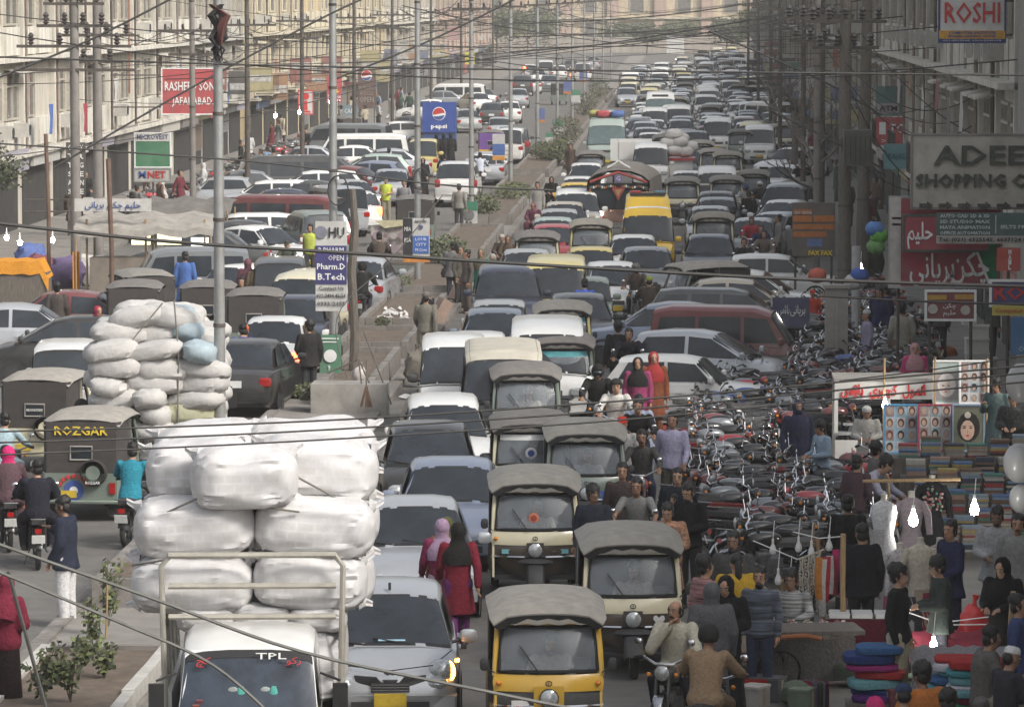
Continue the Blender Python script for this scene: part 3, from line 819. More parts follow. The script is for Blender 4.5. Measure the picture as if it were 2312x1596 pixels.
def body_mesh(pose):
 if ('body', pose) in PM:
  return PM['body', pose]
 q = POSE[pose]
 m = MB()
 torso(m, q, SKIN, -.012)
 shm = (V(q['sh'][0]) + V(q['sh'][1])) / 2
 hm = head_matrix(q)
 capsule(m, shm + V((0, 0, .02)), q['head'] - V((0, .012, .06)), .058, .05, SKIN)
 m.M = hm
 m.ell((0, -.008, .03), (.078, .094, .098), SKIN, 14, 10)
 m.ell((0, .022, -.045), (.058, .066, .075), SKIN, 12, 8)
 m.tube([(0, .082, .02), (0, .104, -.022)], [.012, .019], SKIN, 6)
 for s in (1, -1):
  m.ell((s * .078, -.01, -.01), (.012, .022, .032), SKIN, 6, 6)
 m.M = None
 for i in (0, 1):
  s = 1 - 2 * i
  capsule(m, q['hip'][i], q['knee'][i], .082, .055, SKIN)
  capsule(m, q['knee'][i], q['ank'][i], .053, .036, SKIN)
  a = V(q['ank'][i])
  capsule(m, a + V((0, -.03, -.03)), a + V((s * .02, .15, -.05)), .036, .03, SKIN)
  capsule(m, q['sh'][i], q['elb'][i], .052, .040, SKIN)
  capsule(m, q['elb'][i], q['wr'][i], .039, .028, SKIN)
  d = (V(q['wr'][i]) - V(q['elb'][i])).normalized()
  capsule(m, V(q['wr'][i]), V(q['wr'][i]) + d * .065, .030, .032, SKIN)
 me = voxel(m, 'body', .017, 3, [SKIN])
 m = MB()
 for i in (0, 1):
  s = 1 - 2 * i
  w = V(q['wr'][i])
  d = (w - V(q['elb'][i])).normalized()
  sx = d.cross(V((0, 0, 1)))
  sx = V((0, 1, 0)) if sx.length < .35 else sx.normalized()
  nz = sx.cross(d).normalized()
  for u, L in FNG:
   b = w + d * .07 + sx * u
   m.tube([b, b + d * L * .5 - nz * .010, b + d * L * .85 - nz * .035], [.0105, .010, .008], SKIN, 5)
  th = w + d * .02 + sx * .03
  m.tube([th, th + sx * .03 + d * .03, th + sx * .032 + d * .065 - nz * .01], [.013, .012, .010], SKIN, 5)
 m.M = hm
 eye = mat('eye', (.02, .015, .012), .2)
 for s in (1, -1):
  m.ell((s * .032, .078, .018), (.016, .010, .008), mat('eye_white', (.5, .47, .44), .3), 8, 5)
  m.ell((s * .032, .086, .018), (.008, .005, .008), eye, 6, 4)
  m.tube([(s * .014, .088, .038), (s * .034, .087, .043), (s * .054, .072, .036)], .006, HAIR, 4)
 m.tube([(-.026, .076, -.062), (0, .088, -.060), (.026, .076, -.062)], [.004, .008, .004], mat('lips', (.24, .09, .07), .5), 5)
 x = m.mesh('bits')
 import bmesh
 bm = bmesh.new()
 bm.from_mesh(me)
 n0 = len(bm.faces)
 bm.from_mesh(x)
 bm.faces.ensure_lookup_table()
 idx = [0]
 for k in x.materials:
  if k.name not in [z.name for z in me.materials]:
   me.materials.append(k)
 rem = [list(me.materials).index(k) for k in x.materials]
 for f in bm.faces[n0:]:
  f.material_index = rem[f.material_index]
  f.smooth = True
 bm.to_mesh(me)
 bm.free()
 bpy.data.meshes.remove(x)
 PM['body', pose] = me
 return me
def cloth_mesh(kind, pose):
 if (kind, pose) in PM:
  return PM[kind, pose]
 q = POSE[pose]
 m = MB()
 hp = (V(q['hip'][0]) + V(q['hip'][1])) / 2
 kn = (V(q['knee'][0]) + V(q['knee'][1])) / 2
 an = (V(q['ank'][0]) + V(q['ank'][1])) / 2
 if kind in ('shirt', 'kurta', 'coat', 'gown', 'tee', 'vest'):
  g = dict(shirt=.012, tee=.010, kurta=.020, coat=.032, gown=.03, vest=.03)[kind]
  torso(m, q, TOPS, g)
  for i in (0, 1):
   e, w, s = V(q['elb'][i]), V(q['wr'][i]), V(q['sh'][i])
   if kind == 'vest':
    capsule(m, s, s.lerp(e, .18), .062, .066, TOPS)
    continue
   capsule(m, s, e if kind != 'tee' else s.lerp(e, .75), .060 + g * .6, .050 + g * .7, TOPS)
   if kind != 'tee':
    capsule(m, e, w, .048 + g * .7, .036 + g * .8, TOPS)
  if kind in ('shirt', 'tee', 'vest'):
   a_ = ((V(q['sh'][0]) + V(q['sh'][1])) / 2 - hp)
   m.loft([[hp + a_ * t + V((math.cos(2 * PI * j / 16) * wx, math.sin(2 * PI * j / 16) * wy, 0)) for j in range(16)] for t, wx, wy in ((.3, .165, .122), (.08, .185, .142), (-.14, .196, .152))], TOPS)
  if kind in ('kurta', 'gown', 'coat'):
   seat = pose in ('ride', 'pillion', 'sit', 'crouch', 'chin')
   end = an + V((0, 0, .0)) if kind == 'gown' else hp.lerp(kn, .35) if kind == 'coat' else kn
   if seat:
    for i in (0, 1):
     capsule(m, q['hip'][i], V(q['hip'][i]).lerp(V(q['knee'][i]), .8 if kind != 'coat' else .4), .125, .095, TOPS)
     if kind == 'gown':
      capsule(m, q['knee'][i], q['ank'][i], .11, .12, TOPS)
   else:
    dk = max(abs(q['knee'][0][1] - q['knee'][1][1]), .02) / 2 + (max(abs(q['ank'][0][1] - q['ank'][1][1]), .02) / 2 * .6 if kind == 'gown' else 0)
    rings = []
    for i in range(7):
     t = i / 6
     c = (hp + V((0, 0, .10))).lerp(end, t)
     wx = .172 + .07 * t
     wy = .128 + (.04 + dk) * t
     rings.append([c + V((math.cos(2 * PI * j / 28) * wx * (1 + (.07 * t if j % 4 == 0 else -.02 * t)), math.sin(2 * PI * j / 28) * wy * (1 + (.07 * t if j % 4 == 0 else -.02 * t)), 0)) for j in range(28)])
    m.loft(rings, TOPS)
  out = voxel(m, {'gown': 'gown', 'coat': 'jacket', 'vest': 'waistcoat', 'kurta': 'tunic'}.get(kind, 'shirt'), .02, 3, [TOPS])
 elif kind in ('jeans', 'shalwar'):
  w = .012 if kind == 'jeans' else .035
  for i in (0, 1):
   capsule(m, q['hip'][i], q['knee'][i], .090 + w * .7, .062 + w, LEGS)
   capsule(m, q['knee'][i], V(q['ank'][i]) + V((0, 0, .0)), .062 + w, .048 + w * .6, LEGS)
  c = [V(h_) for h_ in q['hip']]
  capsule(m, c[0] + V((-.03, 0, .02)), c[1] + V((.03, 0, .02)), .105, .105, LEGS)
  capsule(m, hp, hp + ((V(q['sh'][0]) + V(q['sh'][1])) / 2 - hp) * .12, .118, .105, LEGS)
  out = voxel(m, 'trousers', .02, 3, [LEGS])
 elif kind == 'shoes':
  for i in (0, 1):
   s = 1 - 2 * i
   a = V(q['ank'][i])
   m.loft([[a + V((s * x * .9 + s * .01 * max(0, y) * 6, y, z)) for x, z in ((-w_, -.08), (w_, -.08), (w_, -.055 + h_ * .3), (w_ * .6, -.05 + h_), (-w_ * .6, -.05 + h_), (-w_, -.055 + h_ * .3))] for y, w_, h_ in ((-.075, .03, .03), (-.06, .04, .055), (.0, .042, .07), (.08, .046, .035), (.15, .047, .02), (.185, .03, .005))], SHOE)
  out = m.mesh('shoes')
 elif kind == 'shawl':
  torso(m, q, HEADS, .05)
  for i in (0, 1):
   e, w, s = V(q['elb'][i]), V(q['wr'][i]), V(q['sh'][i])
   capsule(m, s, e, .085, .085, HEADS)
   capsule(m, e, e.lerp(w, .5), .08, .07, HEADS)
  out = voxel(m, 'shawl', .022, 3, [HEADS])
 PM[kind, pose] = out
 return out
def head_mesh(kind):
 if ('h', kind) in PM:
  return PM['h', kind]
 m = MB()
 nm = kind
 wob = lambda a: (lambda p, d: p * (1 + a * noise.noise(d * 3.1)))
 cut = lambda lim, y0: (lambda p, d: V((p.x, p.y if (d.z > lim or d.y < .1) else min(p.y, y0), max(p.z, -.06 if d.y > .1 else p.z))))
 if kind in ('hair', 'hair_grey', 'thick_hair', 'hair_bald'):
  k = HAIRG if kind == 'hair_grey' else HAIR
  nm = 'hair'
  if kind != 'hair_bald':
   m.ell((0, -.034, .074), (.088, .100, .086) if kind != 'thick_hair' else (.100, .112, .105), k, 18, 12, fn=wob(.26))
  m.ell((0, -.055, -.005), (.083, .062, .08), k, 12, 8, fn=wob(.12))
  for s in (1, -1):
   m.ell((s * .074, .005, .02), (.016, .03, .05), k, 6, 5)
 elif kind == 'beard':
  m.ell((0, .034, -.085), (.058, .060, .050), HAIR, 12, 8, fn=wob(.15))
  m.tube([(-.032, .078, -.052), (0, .095, -.046), (.032, .078, -.052)], [.006, .012, .006], HAIR, 5)
 elif kind == 'moustache':
  m.tube([(-.036, .076, -.054), (-.012, .094, -.046), (.012, .094, -.046), (.036, .076, -.054)], [.005, .011, .011, .005], HAIR, 5)
 elif kind == 'helmet':
  m.ell((0, -.01, .03), (.125, .145, .14), HEADS, 16, 10, fn=lambda p, d: V((p.x, p.y if not (d.y > .45 and -.75 < d.z < .25) else p.y * .72, max(p.z, -.115))))
  m.ell((0, .045, .0), (.105, .10, .06), GLASS, 12, 8)
 elif kind == 'helmet_open':
  nm = 'helmet'
  m.ell((0, -.015, .045), (.122, .14, .125), HEADS, 16, 10, fn=lambda p, d: V((p.x, p.y if not (d.y > .3 and d.z < .15) else p.y * .35, max(p.z, -.08))))
 elif kind == 'cap':
  m.ell((0, -.012, .062), (.094, .106, .085), HEADS, 14, 8, fn=lambda p, d: V((p.x, p.y, max(p.z, -.02))))
  m.slab([(-.07, .07, .048), (-.05, .155, .035), (0, .172, .034), (.05, .155, .035), (.07, .07, .048)], (0, 0, .012), HEADS)
  m.ell((0, -.055, -.005), (.081, .06, .075), HAIR, 12, 8)
 elif kind == 'skullcap':
  m.lathe([(.0, .135), (.06, .130), (.086, .105), (.092, .055)], HEADS, 14, (0, -.012, 0))
  m.ell((0, -.055, -.005), (.081, .06, .075), HAIR, 12, 8)
 elif kind == 'turban':
  for i in range(4):
   m.ell((0, -.01, .045 + i * .022), (.112 - i * .012, .125 - i * .012, .030), HEADS, 14, 6, fn=wob(.12))
 elif kind in ('scarf', 'hood'):
  nm = 'headscarf'
  m.ell((0, -.034, .025), (.104, .108, .120), HEADS, 16, 10, fn=wob(.06))
  m.loft([[V((math.cos(2 * PI * j / 18) * wx, y + math.sin(2 * PI * j / 18) * wy, z)) for j in range(18)] for z, wx, wy, y in ((.0, .100, .090, -.045), (-.09, .092, .088, -.02), (-.14, .115, .10, -.015), (-.20, .19, .125, -.02), (-.30, .225, .15, -.025), (-.42, .20, .15, -.03))], HEADS, caps=False)
  if kind == 'hood':
   m.ell((0, .048, -.052), (.072, .055, .052), HEADS, 12, 8)
 elif kind == 'ponytail':
  nm = 'hair'
  m.ell((0, -.022, .055), (.087, .10, .09), HAIR, 16, 10, fn=wob(.08))
  m.tube([(0, -.08, .03), (0, -.12, -.04), (0, -.115, -.2), (0, -.10, -.36)], [.05, .05, .045, .02], HAIR, 8)
 me = m.mesh(nm, 60)
 PM['h', kind] = me
 return me
CLO = {}
def cl(c):
 """cloth material from a colour triple in hundredths"""
 if c not in CLO:
  q = tuple(float(x) / 100 for x in c.split(','))
  CLO[c] = cloth('c' + c.replace(",", "_"), q, .35)
 return CLO[c]
def person(pose, label, loc, rz=0, top='shirt', tc='10,10,10', legs='jeans', lc='3,3,4', heads=('hair',), hc='2,2,2', skin='skin', group=None, sc=1.0, shawl=None, shoe=LEATHER):
 r = thing('person', label, 'person', loc, rz, group)
 if sc != 1:
  r.scale = (sc, sc, sc)
 M = {'slot_top': cl(tc), 'slot_legs': cl(lc), 'slot_head': cl(hc), 'slot_skin': SK[skin], 'slot_shoe': shoe}
 b = obj('body', body_mesh(pose), r)
 remat(b, M)
 for k in (top, legs if top != 'gown' else None, 'shoes') + (('shawl',) if shawl else ()):
  if not k:
   continue
  me = cloth_mesh(k, pose)
  o = obj(me.name.split('.')[0], me, r)
  remat(o, dict(M, slot_head=cl(shawl)) if k == 'shawl' else M)
 hm = head_matrix(POSE[pose])
 for k in heads:
  me = head_mesh(k)
  o = obj(me.name.split('.')[0], me, b)
  o.matrix_local = hm
  remat(o, M)
 return r
for p_ in POSE:                                       # every figure mesh is grown once, before the street fills up
 body_mesh(p_)
 for c_ in ('shirt', 'kurta', 'coat', 'gown', 'jeans', 'shalwar') + (('tee', 'vest') if p_ in ('stand', 'hold', 'ride', 'walk') else ()) + (('shawl',) if p_ in ('stand', 'hold', 'walk', 'sit', 'step') else ()):
  cloth_mesh(c_, p_)
# ---------------------------------------------------------------- ground, carriageways, median
ASPH = mat('asphalt', (.105, .102, .098), .88, 0, .30, .55, b=.15, dust=.28)
PAVE = mat('pavement_concrete', (.20, .19, .175), .9, 0, .25, 1.4, b=.2, dust=.3)
SOIL = mat('planter_soil', (.135, .105, .08), .95, 0, .35, 3.5, b=.6)
EARTH = mat('dusty_earth', (.17, .15, .125), .95, 0, .25, .4)
def struct(name, mb, **k):
 return mb.build(name, kind='structure', **k)
m = MB()
m.box((0, 190 * K, -.06), (150, 460 * K, .1), EARTH)
struct('ground', m)
m = MB()
m.box((-.5, 190 * K, -.03), (16, 456 * K, .06), ASPH)
m.box((-14.0, 190 * K, -.03), (11.0, 456 * K, .06), ASPH)
m.box((-10, 350 * K, -.026), (120, 26, .06), ASPH)
struct('road', m)
for nm, x, w in (('left_pavement', -22.2, 5.4), ('right_pavement', 6.6, 2.2)):
 m = MB()
 m.box((x, 178 * K, .05), (w, 320 * K, .16), PAVE)
 o = struct(nm.split('_')[1], m)
m = MB()
for i in range(300):
 m.box((-8.52, 20 + i * 2, .06), (.22, 1.97, .17 + RND.random() * .01), STONE)
 m.box((-6.42, 20 + i * 2, .06), (.22, 1.97, .17 + RND.random() * .01), STONE)
o = struct('kerb', m)
m = MB()
m.box((-7.47, 178 * K, .04), (1.9, 320 * K, .14), mat('median_paving', (.225, .21, .195), .92, 0, .22, 2, b=.3, dust=.2))
struct('median', m)
PLANTERS = [(23.0, 30.3, .20), (32.9, 43.5, .40), (49.4, 54.6, .46), (55.8, 58.6, .40), (59.8, 65.0, .42), (66.8, 73.5, .40), (76.5, 85.0, .40), (88.5, 97.0, .42), (100, 109, .40), (112, 124, .4), (128, 142, .4), (146, 162, .4), (167, 185, .4), (190, 210, .4)]
WHITEK = mat('whitewashed_kerb', (.52, .51, .48), .9, 0, .25, 4, b=.3, dust=.4)
LAND = ['nearest to the loaded pickup', 'with the pink kerb end beside the white bales', 'around the foot of the pole with the green banners', 'behind the broken poster trolley', 'where the man with the backpack walks', 'littered with white rubbish', 'by the crouching group of people', 'with the low hedge by the green banner', 'beside the lone woman in black', 'with two round bushes', 'beyond the round bushes', 'near the dark bush by the bus', 'far up the median', 'at the far end of the median']
for i, (y0, y1, h) in enumerate(PLANTERS):
 y0, y1 = y0 * K, y1 * K
 x0, x1 = -8.30, -6.62
 if i == 2:
  x0 = -7.75
 t = thing('planter', 'concrete kerb planter ' + LAND[i], 'planter', ((x0 + x1) / 2, (y0 + y1) / 2, .11), 0, 'planters along the median')
 hx, hy = (x1 - x0) / 2, (y1 - y0) / 2
 m = MB()
 m.box((0, 0, h * .36), (hx * 2 - .1, hy * 2 - .1, h * .72), SOIL)
 m.build('soil', t)
 km = WHITEK if i == 0 else STONE
 n = max(2, round((y1 - y0) / 1.9))
 pm = MB()
 L = (y1 - y0) / n
 pm.box((0, 0, 0), (.15, L - .025, h), km)
 me = pm.mesh('kerb_piece')
 for s in (-1, 1):
  for k in range(n):
   o = obj('kerb_piece', me, t, (s * (hx - .07) + RND.uniform(-.012, .012), -hy + L * (k + .5), h / 2 + RND.uniform(-.012, .012)))
   o.rotation_euler = (RND.uniform(-.006, .006), 0, RND.uniform(-.01, .01))
 pm = MB()
 pm.box((0, 0, 0), (hx - .17, .15, h), km if i else STONE)
 me = pm.mesh('kerb_piece')
 for s in (-1, 1):
  for k in (-.5, .5):
   obj('kerb_piece', me, t, (k * (hx - .15), s * (hy - .08), h / 2 + RND.uniform(-.02, .01)))
# ---------------------------------------------------------------- leafy things
GREENS = [mat('leaf_' + n, c, .7, 0, .35, 9, var=.25) for n, c in (('olive', (.075, .085, .035)), ('dark', (.04, .055, .025)), ('pale', (.12, .145, .055)), ('dusty', (.10, .105, .07)))]
BARK = mat('bark', (.15, .13, .11), .95, 0, .4, 5, b=.6)
def leaves(m, c, r, n, size, mats, seed=0, shell=.55):
 q = random.Random(seed)
 for _ in range(n):
  while True:
   d = V((q.uniform(-1, 1), q.uniform(-1, 1), q.uniform(-1, 1)))
   if shell < d.length < 1:
    break
  d = d * (1 + .35 * noise.noise(V((d.x * 2.2 + seed, d.y * 2.2, d.z * 2.2))))
  p = V(c) + V((d.x * r[0], d.y * r[1], d.z * r[2]))
  a = V((q.uniform(-1, 1), q.uniform(-1, 1), q.uniform(-.6, .6))).normalized() * size * q.uniform(.6, 1.3)
  b = a.orthogonal().normalized() * size * q.uniform(.25, .5)
  m.add([p - a * .5, p + b, p + a * .5, p - b], [(0, 1, 2, 3)], q.choice(mats))
def shrub(label, loc, r, n=500, size=.10, mats=(0, 1, 3), seed=1, group=None, name='shrub', h=None):
 t = thing(name, label, 'shrub', loc, 0, group)
 m = MB()
 q = random.Random(seed)
 for _ in range(7):
  m.tube([(q.uniform(-.1, .1), q.uniform(-.1, .1), 0), (q.uniform(-.5, .5) * r[0], q.uniform(-.5, .5) * r[1], r[2] * 1.2)], [.03, .008], BARK, 5)
 m.build('stem', t)
 m = MB()
 leaves(m, (0, 0, r[2]), r, n, size, [GREENS[i] for i in mats], seed)
 m.build('foliage', t)
 return t
def tree(label, loc, hgt, r, n=2600, size=.45, mats=(0, 1, 3), seed=1, bare=False, group='trees at the end of the street'):
 t = thing('tree', label, 'tree', loc, 0, group)
 q = random.Random(seed)
 m = MB()
 m.tube([(0, 0, -.2), (.1, .05, hgt * .3), (.0, .1, hgt * .62)], [hgt * .032, hgt * .024, hgt * .014], BARK, 8)
 tips = []
 def limb(p, d, L, rad, k):
  e = p + d * L
  mid = p + d * L * .5 + V((q.uniform(-.08, .08), q.uniform(-.08, .08), 0)) * L
  m.tube([p, mid, e], [rad, rad * .8, rad * .55], BARK, 5, False)
  tips.append(e)
  if k:
   for _ in range(3):
    dd = (d + V((q.uniform(-.8, .8), q.uniform(-.8, .8), q.uniform(-.2, .6)))).normalized()
    limb(e.lerp(p, q.uniform(0, .35)), dd, L * .68, rad * .55, k - 1)
 for i in range(6):
  a = i * 1.05 + q.random()
  limb(V((0, .1, hgt * q.uniform(.35, .62))), V((math.cos(a), math.sin(a), q.uniform(.4, 1.1))).normalized(), r[0] * (.55 if not bare else .6), hgt * .011, 2 if bare else 1)
 m.build('trunk', t)
 if not bare:
  m = MB()
  for i, e in enumerate(tips):
   k = q.uniform(.35, .6)
   leaves(m, e, (r[0] * k, r[1] * k, r[2] * k), n // len(tips), size, [GREENS[j] for j in mats], seed + i, .2)
  m.build('crown', t)
 return t
# ---------------------------------------------------------------- buildings
def wallmat(n, c):
 return mat('wall_' + n, c, .92, 0, .30, .7, b=.08, dust=.40, stretch=(2.2, 2.2, .28))
SHADEIN = mat('interior_shade', (.035, .033, .031), .9, 0, .4, 1.5)  # shade of the rooms behind openings, put into the colour
WFR = mat('window_frame', (.42, .39, .33), .7, 0, .2, 5)
PANE = mat('window_pane', (.075, .08, .082), .15, 0, .5, 1.6, spec=.5)
PANE2 = mat('curtained_pane', (.16, .15, .14), .3, 0, .45, 2.5)
SHUT = [mat('shutter_' + n, c, .6, .2, .2, 2, dust=.35) for n, c in (('grey', (.22, .23, .24)), ('green', (.06, .22, .12)), ('blue', (.07, .14, .32)), ('red', (.38, .07, .07)), ('white', (.5, .5, .5)), ('brown', (.16, .11, .08)))]
def facade(name, label, X, y0, y1, side, top, bay, wm, accent, floors, shops=True, seed=1, arch=False, depth=9, rail=False):
 """a street front in the plane x=X, looking along side*x"""
 y0, y1, bay = y0 * K, y1 * K, bay * K * .8
 t = thing(name, label, 'building', (X, (y0 + y1) / 2, 0))
 W_ = y1 - y0
 q = random.Random(seed)
 m = MB()
 m.box((-side * depth / 2, 0, top / 2), (depth, W_, top), wm)
 m.build('wall', t)
 nb = max(1, round(W_ / bay))
 B = W_ / nb
 e = side
 pil = MB()
 pil.box((e * .11, 0, (top + 2.9) / 2), (.22, .34, top - 2.9), accent)
 pm = pil.mesh('pilaster')
 for i in range(nb + 1):
  obj('pilaster', pm, t, (0, -W_ / 2 + min(max(i * B, .18), W_ - .18), 0))
 for z in [2.85] + [f + 3.3 for f in floors]:
  if z < top:
   m = MB()
   m.box((e * .30, 0, z), (.6, W_ - .02, .16), accent)
   m.build('ledge', t)
 fw = B * .36
 fm, pn = MB(), MB()
 hgt = 1.65
 if arch:
  n = 7
  o_ = [(-fw / 2, 0), (fw / 2, 0), (fw / 2, hgt * .62)] + [(fw / 2 * math.cos(PI * k / n), hgt * .62 + fw * .62 * math.sin(PI * k / n)) for k in range(1, n)] + [(-fw / 2, hgt * .62)]
  fm.tube([(e * .03, a, b) for a, b in o_ + [o_[0]]], .07, accent, 5)
  pn.poly([(e * .02, a, b) for a, b in (o_ if e > 0 else o_[::-1])], PANE)
 else:
  for a in (-fw / 2, 0, fw / 2):
   fm.box((e * .05, a, hgt / 2), (.12, .07, hgt), WFR)
  for b in (0, hgt * .72, hgt):
   fm.box((e * .052, 0, b), (.115, fw + .07, .07), WFR)
  pn.box((e * .012, 0, hgt / 2), (.03, fw, hgt), PANE)
 fme, pme = fm.mesh('window'), pn.mesh('pane')
 pa, sl = MB(), MB()
 pa.box((e * .07, 0, .55), (.12, B * .42, 1.02), accent)
 pam = pa.mesh('panel')
 sl.slab([(0, -fw / 2 - .15, 0), (e * .7, -fw / 2 - .15, -.12), (e * .7, fw / 2 + .15, -.12), (0, fw / 2 + .15, 0)], (0, 0, .07), accent)
 slm = sl.mesh('sunshade')
 acb = MB()
 acb.box((e * .35, 0, 0), (.6, .75, .5), mat('ac_casing', (.45, .44, .41), .7, 0, .2, 4, dust=.3))
 acb.lathe([(.0, .0), (.19, .005), (.2, .03)], PLAST, 12, (e * .655, .08, 0), 'x')
 acm = acb.mesh('air_conditioner')
 for f in floors:
  for i in range(nb):
   for k in (-.25, .25):
    y = -W_ / 2 + B * (i + .5 + k)
    if q.random() < .9:
     w = obj('window', fme, t, (0, y, f + 1.15))
     p = obj('pane', pme, w)
     if q.random() < .35:
      remat(p, {'window_pane': PANE2})
     if q.random() < .4:
      obj('sunshade', slm, t, (0, y, f + 1.3 + hgt))
    obj('panel', pam, t, (0, y, f))
    if q.random() < .22:
     obj('air_conditioner', acm, t, (0, y + .3, f + .75))
   if q.random() < .5:
    d = MB()
    yy = -W_ / 2 + B * i + .35
    d.tube([(e * .26, yy, 3), (e * .26, yy, top)], .055, mat('drain_pipe', (.23, .18, .15), .7, 0, .3, 3), 6)
    d.build('drain_pipe', t)
 if rail:
  for i in range(nb):
   if i % 2:
    continue
   m = MB()
   y = -W_ / 2 + B * (i + .5)
   m.box((e * .6, y, floors[0] + .02), (1.2, B * .8, .12), accent)
   for k in range(9):
    m.tube([(e * 1.15, y - B * .4 + B * .1 * k, floors[0] + .08), (e * 1.15, y - B * .4 + B * .1 * k, floors[0] + 1.0)], .02, IRON, 4)
   m.tube([(e * 1.15, y - B * .4, floors[0] + 1.0), (e * 1.15, y + B * .4, floors[0] + 1.0)], .025, IRON, 4)
   m.build('balcony', t)
 if shops:
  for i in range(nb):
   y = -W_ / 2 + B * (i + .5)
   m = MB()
   m.box((e * .02, y, 1.28), (.05, B * .84, 2.3), SHADEIN)  # flat dark sheet on the wall, coloured as the opening's shade
   m.build('shop_opening_shade', t)
   if q.random() < .55:
    m = MB()
    h = q.uniform(.5, 2.2)
    for k in range(int(h / .18)):
     m.box((e * .075, y, 2.43 - .09 - k * .18), (.05, B * .80, .165), q.choice(SHUT[:1]) if q.random() < 2 and i % 3 else SHUT[(i + seed) % 6], rx=0)
    m.build('roller_shutter', t)
   m = MB()
   c = q.choice([(.40, .39, .37), (.24, .09, .08), (.09, .17, .12), (.12, .15, .22), (.36, .32, .18), (.20, .18, .17), (.30, .28, .33), (.14, .13, .125), (.44, .42, .38)])
   m.box((e * .40, y, 2.68), (.12, B * .86, .52 + .3 * q.random()), kcol(c))
   m.build('shop_fascia', t)
 return t
CREAM = wallmat('cream', (.53, .495, .42))
CREAML = wallmat('pale_cream', (.60, .575, .51))
YEL = wallmat('yellow', (.53, .43, .25))
YELL = wallmat('pale_yellow', (.56, .51, .39))
GREYW = wallmat('grey', (.34, .33, .31))
OFFW = wallmat('offwhite', (.47, .46, .42))
PINKW = wallmat('pink', (.46, .33, .27))
BROWNW = wallmat('brown', (.27, .23, .20))
WETW = wallmat('stained', (.36, .345, .315))
facade('apartment_block', 'cream apartment block with paired windows nearest on the left side of the street', -24.5, 74, 117, 1, 12.4, 5.4, CREAM, CREAML, (3.0, 6.4, 9.4), seed=3)
facade('apartment_block', 'grey concrete building between the cream block and the yellow block', -24.8, 117.5, 131.5, 1, 11.5, 4.6, GREYW, OFFW, (3.0, 6.4), seed=5, rail=True)
facade('apartment_block', 'yellow building with pointed arch windows on the left side of the street', -24.4, 132, 190, 1, 12.5, 5.2, YEL, YELL, (3.1, 6.5), seed=8, arch=True, rail=True)
facade('apartment_block', 'weathered grey building beyond the yellow arched building', -24.6, 190.5, 228, 1, 12, 5.0, GREYW, CREAML, (3.0, 6.4), seed=12, rail=True)
facade('apartment_block', 'pale building with pink panels far down the left side', -24.3, 228.5, 292, 1, 11, 5.8, OFFW, PINKW, (3.0, 6.3), seed=15)
facade('apartment_block', 'offwhite plaster block with washing lines on the right above the shop boards', 7.7, 55.6, 94, -1, 12.5, 4.2, OFFW, CREAML, (3.2, 6.5), seed=21, rail=True)
facade('apartment_block', 'grey stained block behind the poles on the right', 7.9, 94.5, 138, -1, 12, 5.0, WETW, OFFW, (3.1, 6.4), seed=24, rail=True)
facade('apartment_block', 'brown weathered building past the parcel office sign on the right', 7.6, 138.5, 198, -1, 11.5, 5.2, BROWNW, OFFW, (3.1, 6.4), seed=29, rail=True)
facade('apartment_block', 'faded grey building farthest down the right side', 7.8, 198.5, 296, -1, 10, 6.0, GREYW, OFFW, (3.1, 6.3), seed=33)
t = thing('apartment_block', 'plain grey plaster building at the right edge of the view', 'building', (7.55, 49.5 * K, 0))
m = MB()
m.box((4.5, 0, 6.4), (9, 12 * K, 12.8), wallmat('plain_grey', (.30, .29, .265)))
m.build('wall', t)
for z in (3.4, 6.6):
 m = MB()
 m.box((4.45, -6.08 * K, z), (8.95, .16, .22), OFFW)
 m.build('ledge', t)
t = thing('apartment_block', 'grey block added out of view on the right to shade the bazaar', 'building', (8.1, 26 * K, 0))  # outside the view, added so that the bazaar lies in its shadow
m = MB()
m.box((4.5, 0, 6.2), (9, 24 * K, 12.4), wallmat('plain_grey', (.30, .29, .265)))
m.build('wall', t)
for i in range(10):
 m = MB()
 m.box((-.02, -20 + i * 4.3, 5), (.08, 1.5, 1.5), PANE)
 m.build('window', t)
t = thing('institution_building', 'cream and pink building closing the far end of the street', 'building', (-12, 378 * K, 0))
m = MB()
m.box((0, 6, 6), (110, 12, 12), wallmat('sand', (.58, .49, .35)))
m.build('wall', t)
mp, mw, mpn = MB(), MB(), MB()
mp.box((0, -.35, 6), (1.9, .7, 12), PINKW)
for a in (-1.1, 1.1):
 mw.box((a, -.06, 0), (.14, .14, 2.4), WFR)
for b in (-1.2, 1.2):
 mw.box((0, -.062, b), (2.3, .14, .14), WFR)
mpn.box((0, -.01, 0), (2.1, .06, 2.3), PANE2)
mp, mw, mpn = mp.mesh('pilaster'), mw.mesh('window'), mpn.mesh('pane')
for i in range(15):
 obj('pilaster', mp, t, (-52 + i * 7.4, 0, 0))
 for z in (3.0, 7.0):
  w = obj('window', mw, t, (-48.3 + i * 7.4, 0, z))
  obj('pane', mpn, w)
m = MB()
m.box((0, -.5, 5.0), (110, .9, .3), YELL)
m.build('ledge', t)
m = MB()
m.box((0, 0, 1.1), (110, .35, 2.2), wallmat('compound', (.36, .32, .28)))
m.box((0, 0, 2.25), (110, .5, .14), OFFW)
m.build('compound_wall', None, (-12, 360 * K, 0), label='low plastered compound wall along the crossing road at the far end', cat='wall')
TL = ['leafy green tree before the cream building left of the far billboard', 'dusty green tree behind the far white billboard', 'broad pale tree right of the far billboard', 'dark tree at the far right end of the street', 'tall dusty tree at the far left end of the street', 'grey green tree beside the far left buildings', 'bushy tree behind the compound wall in the middle', 'dusty tree at the far right behind the poles', 'large dull tree above the right hand roofs']
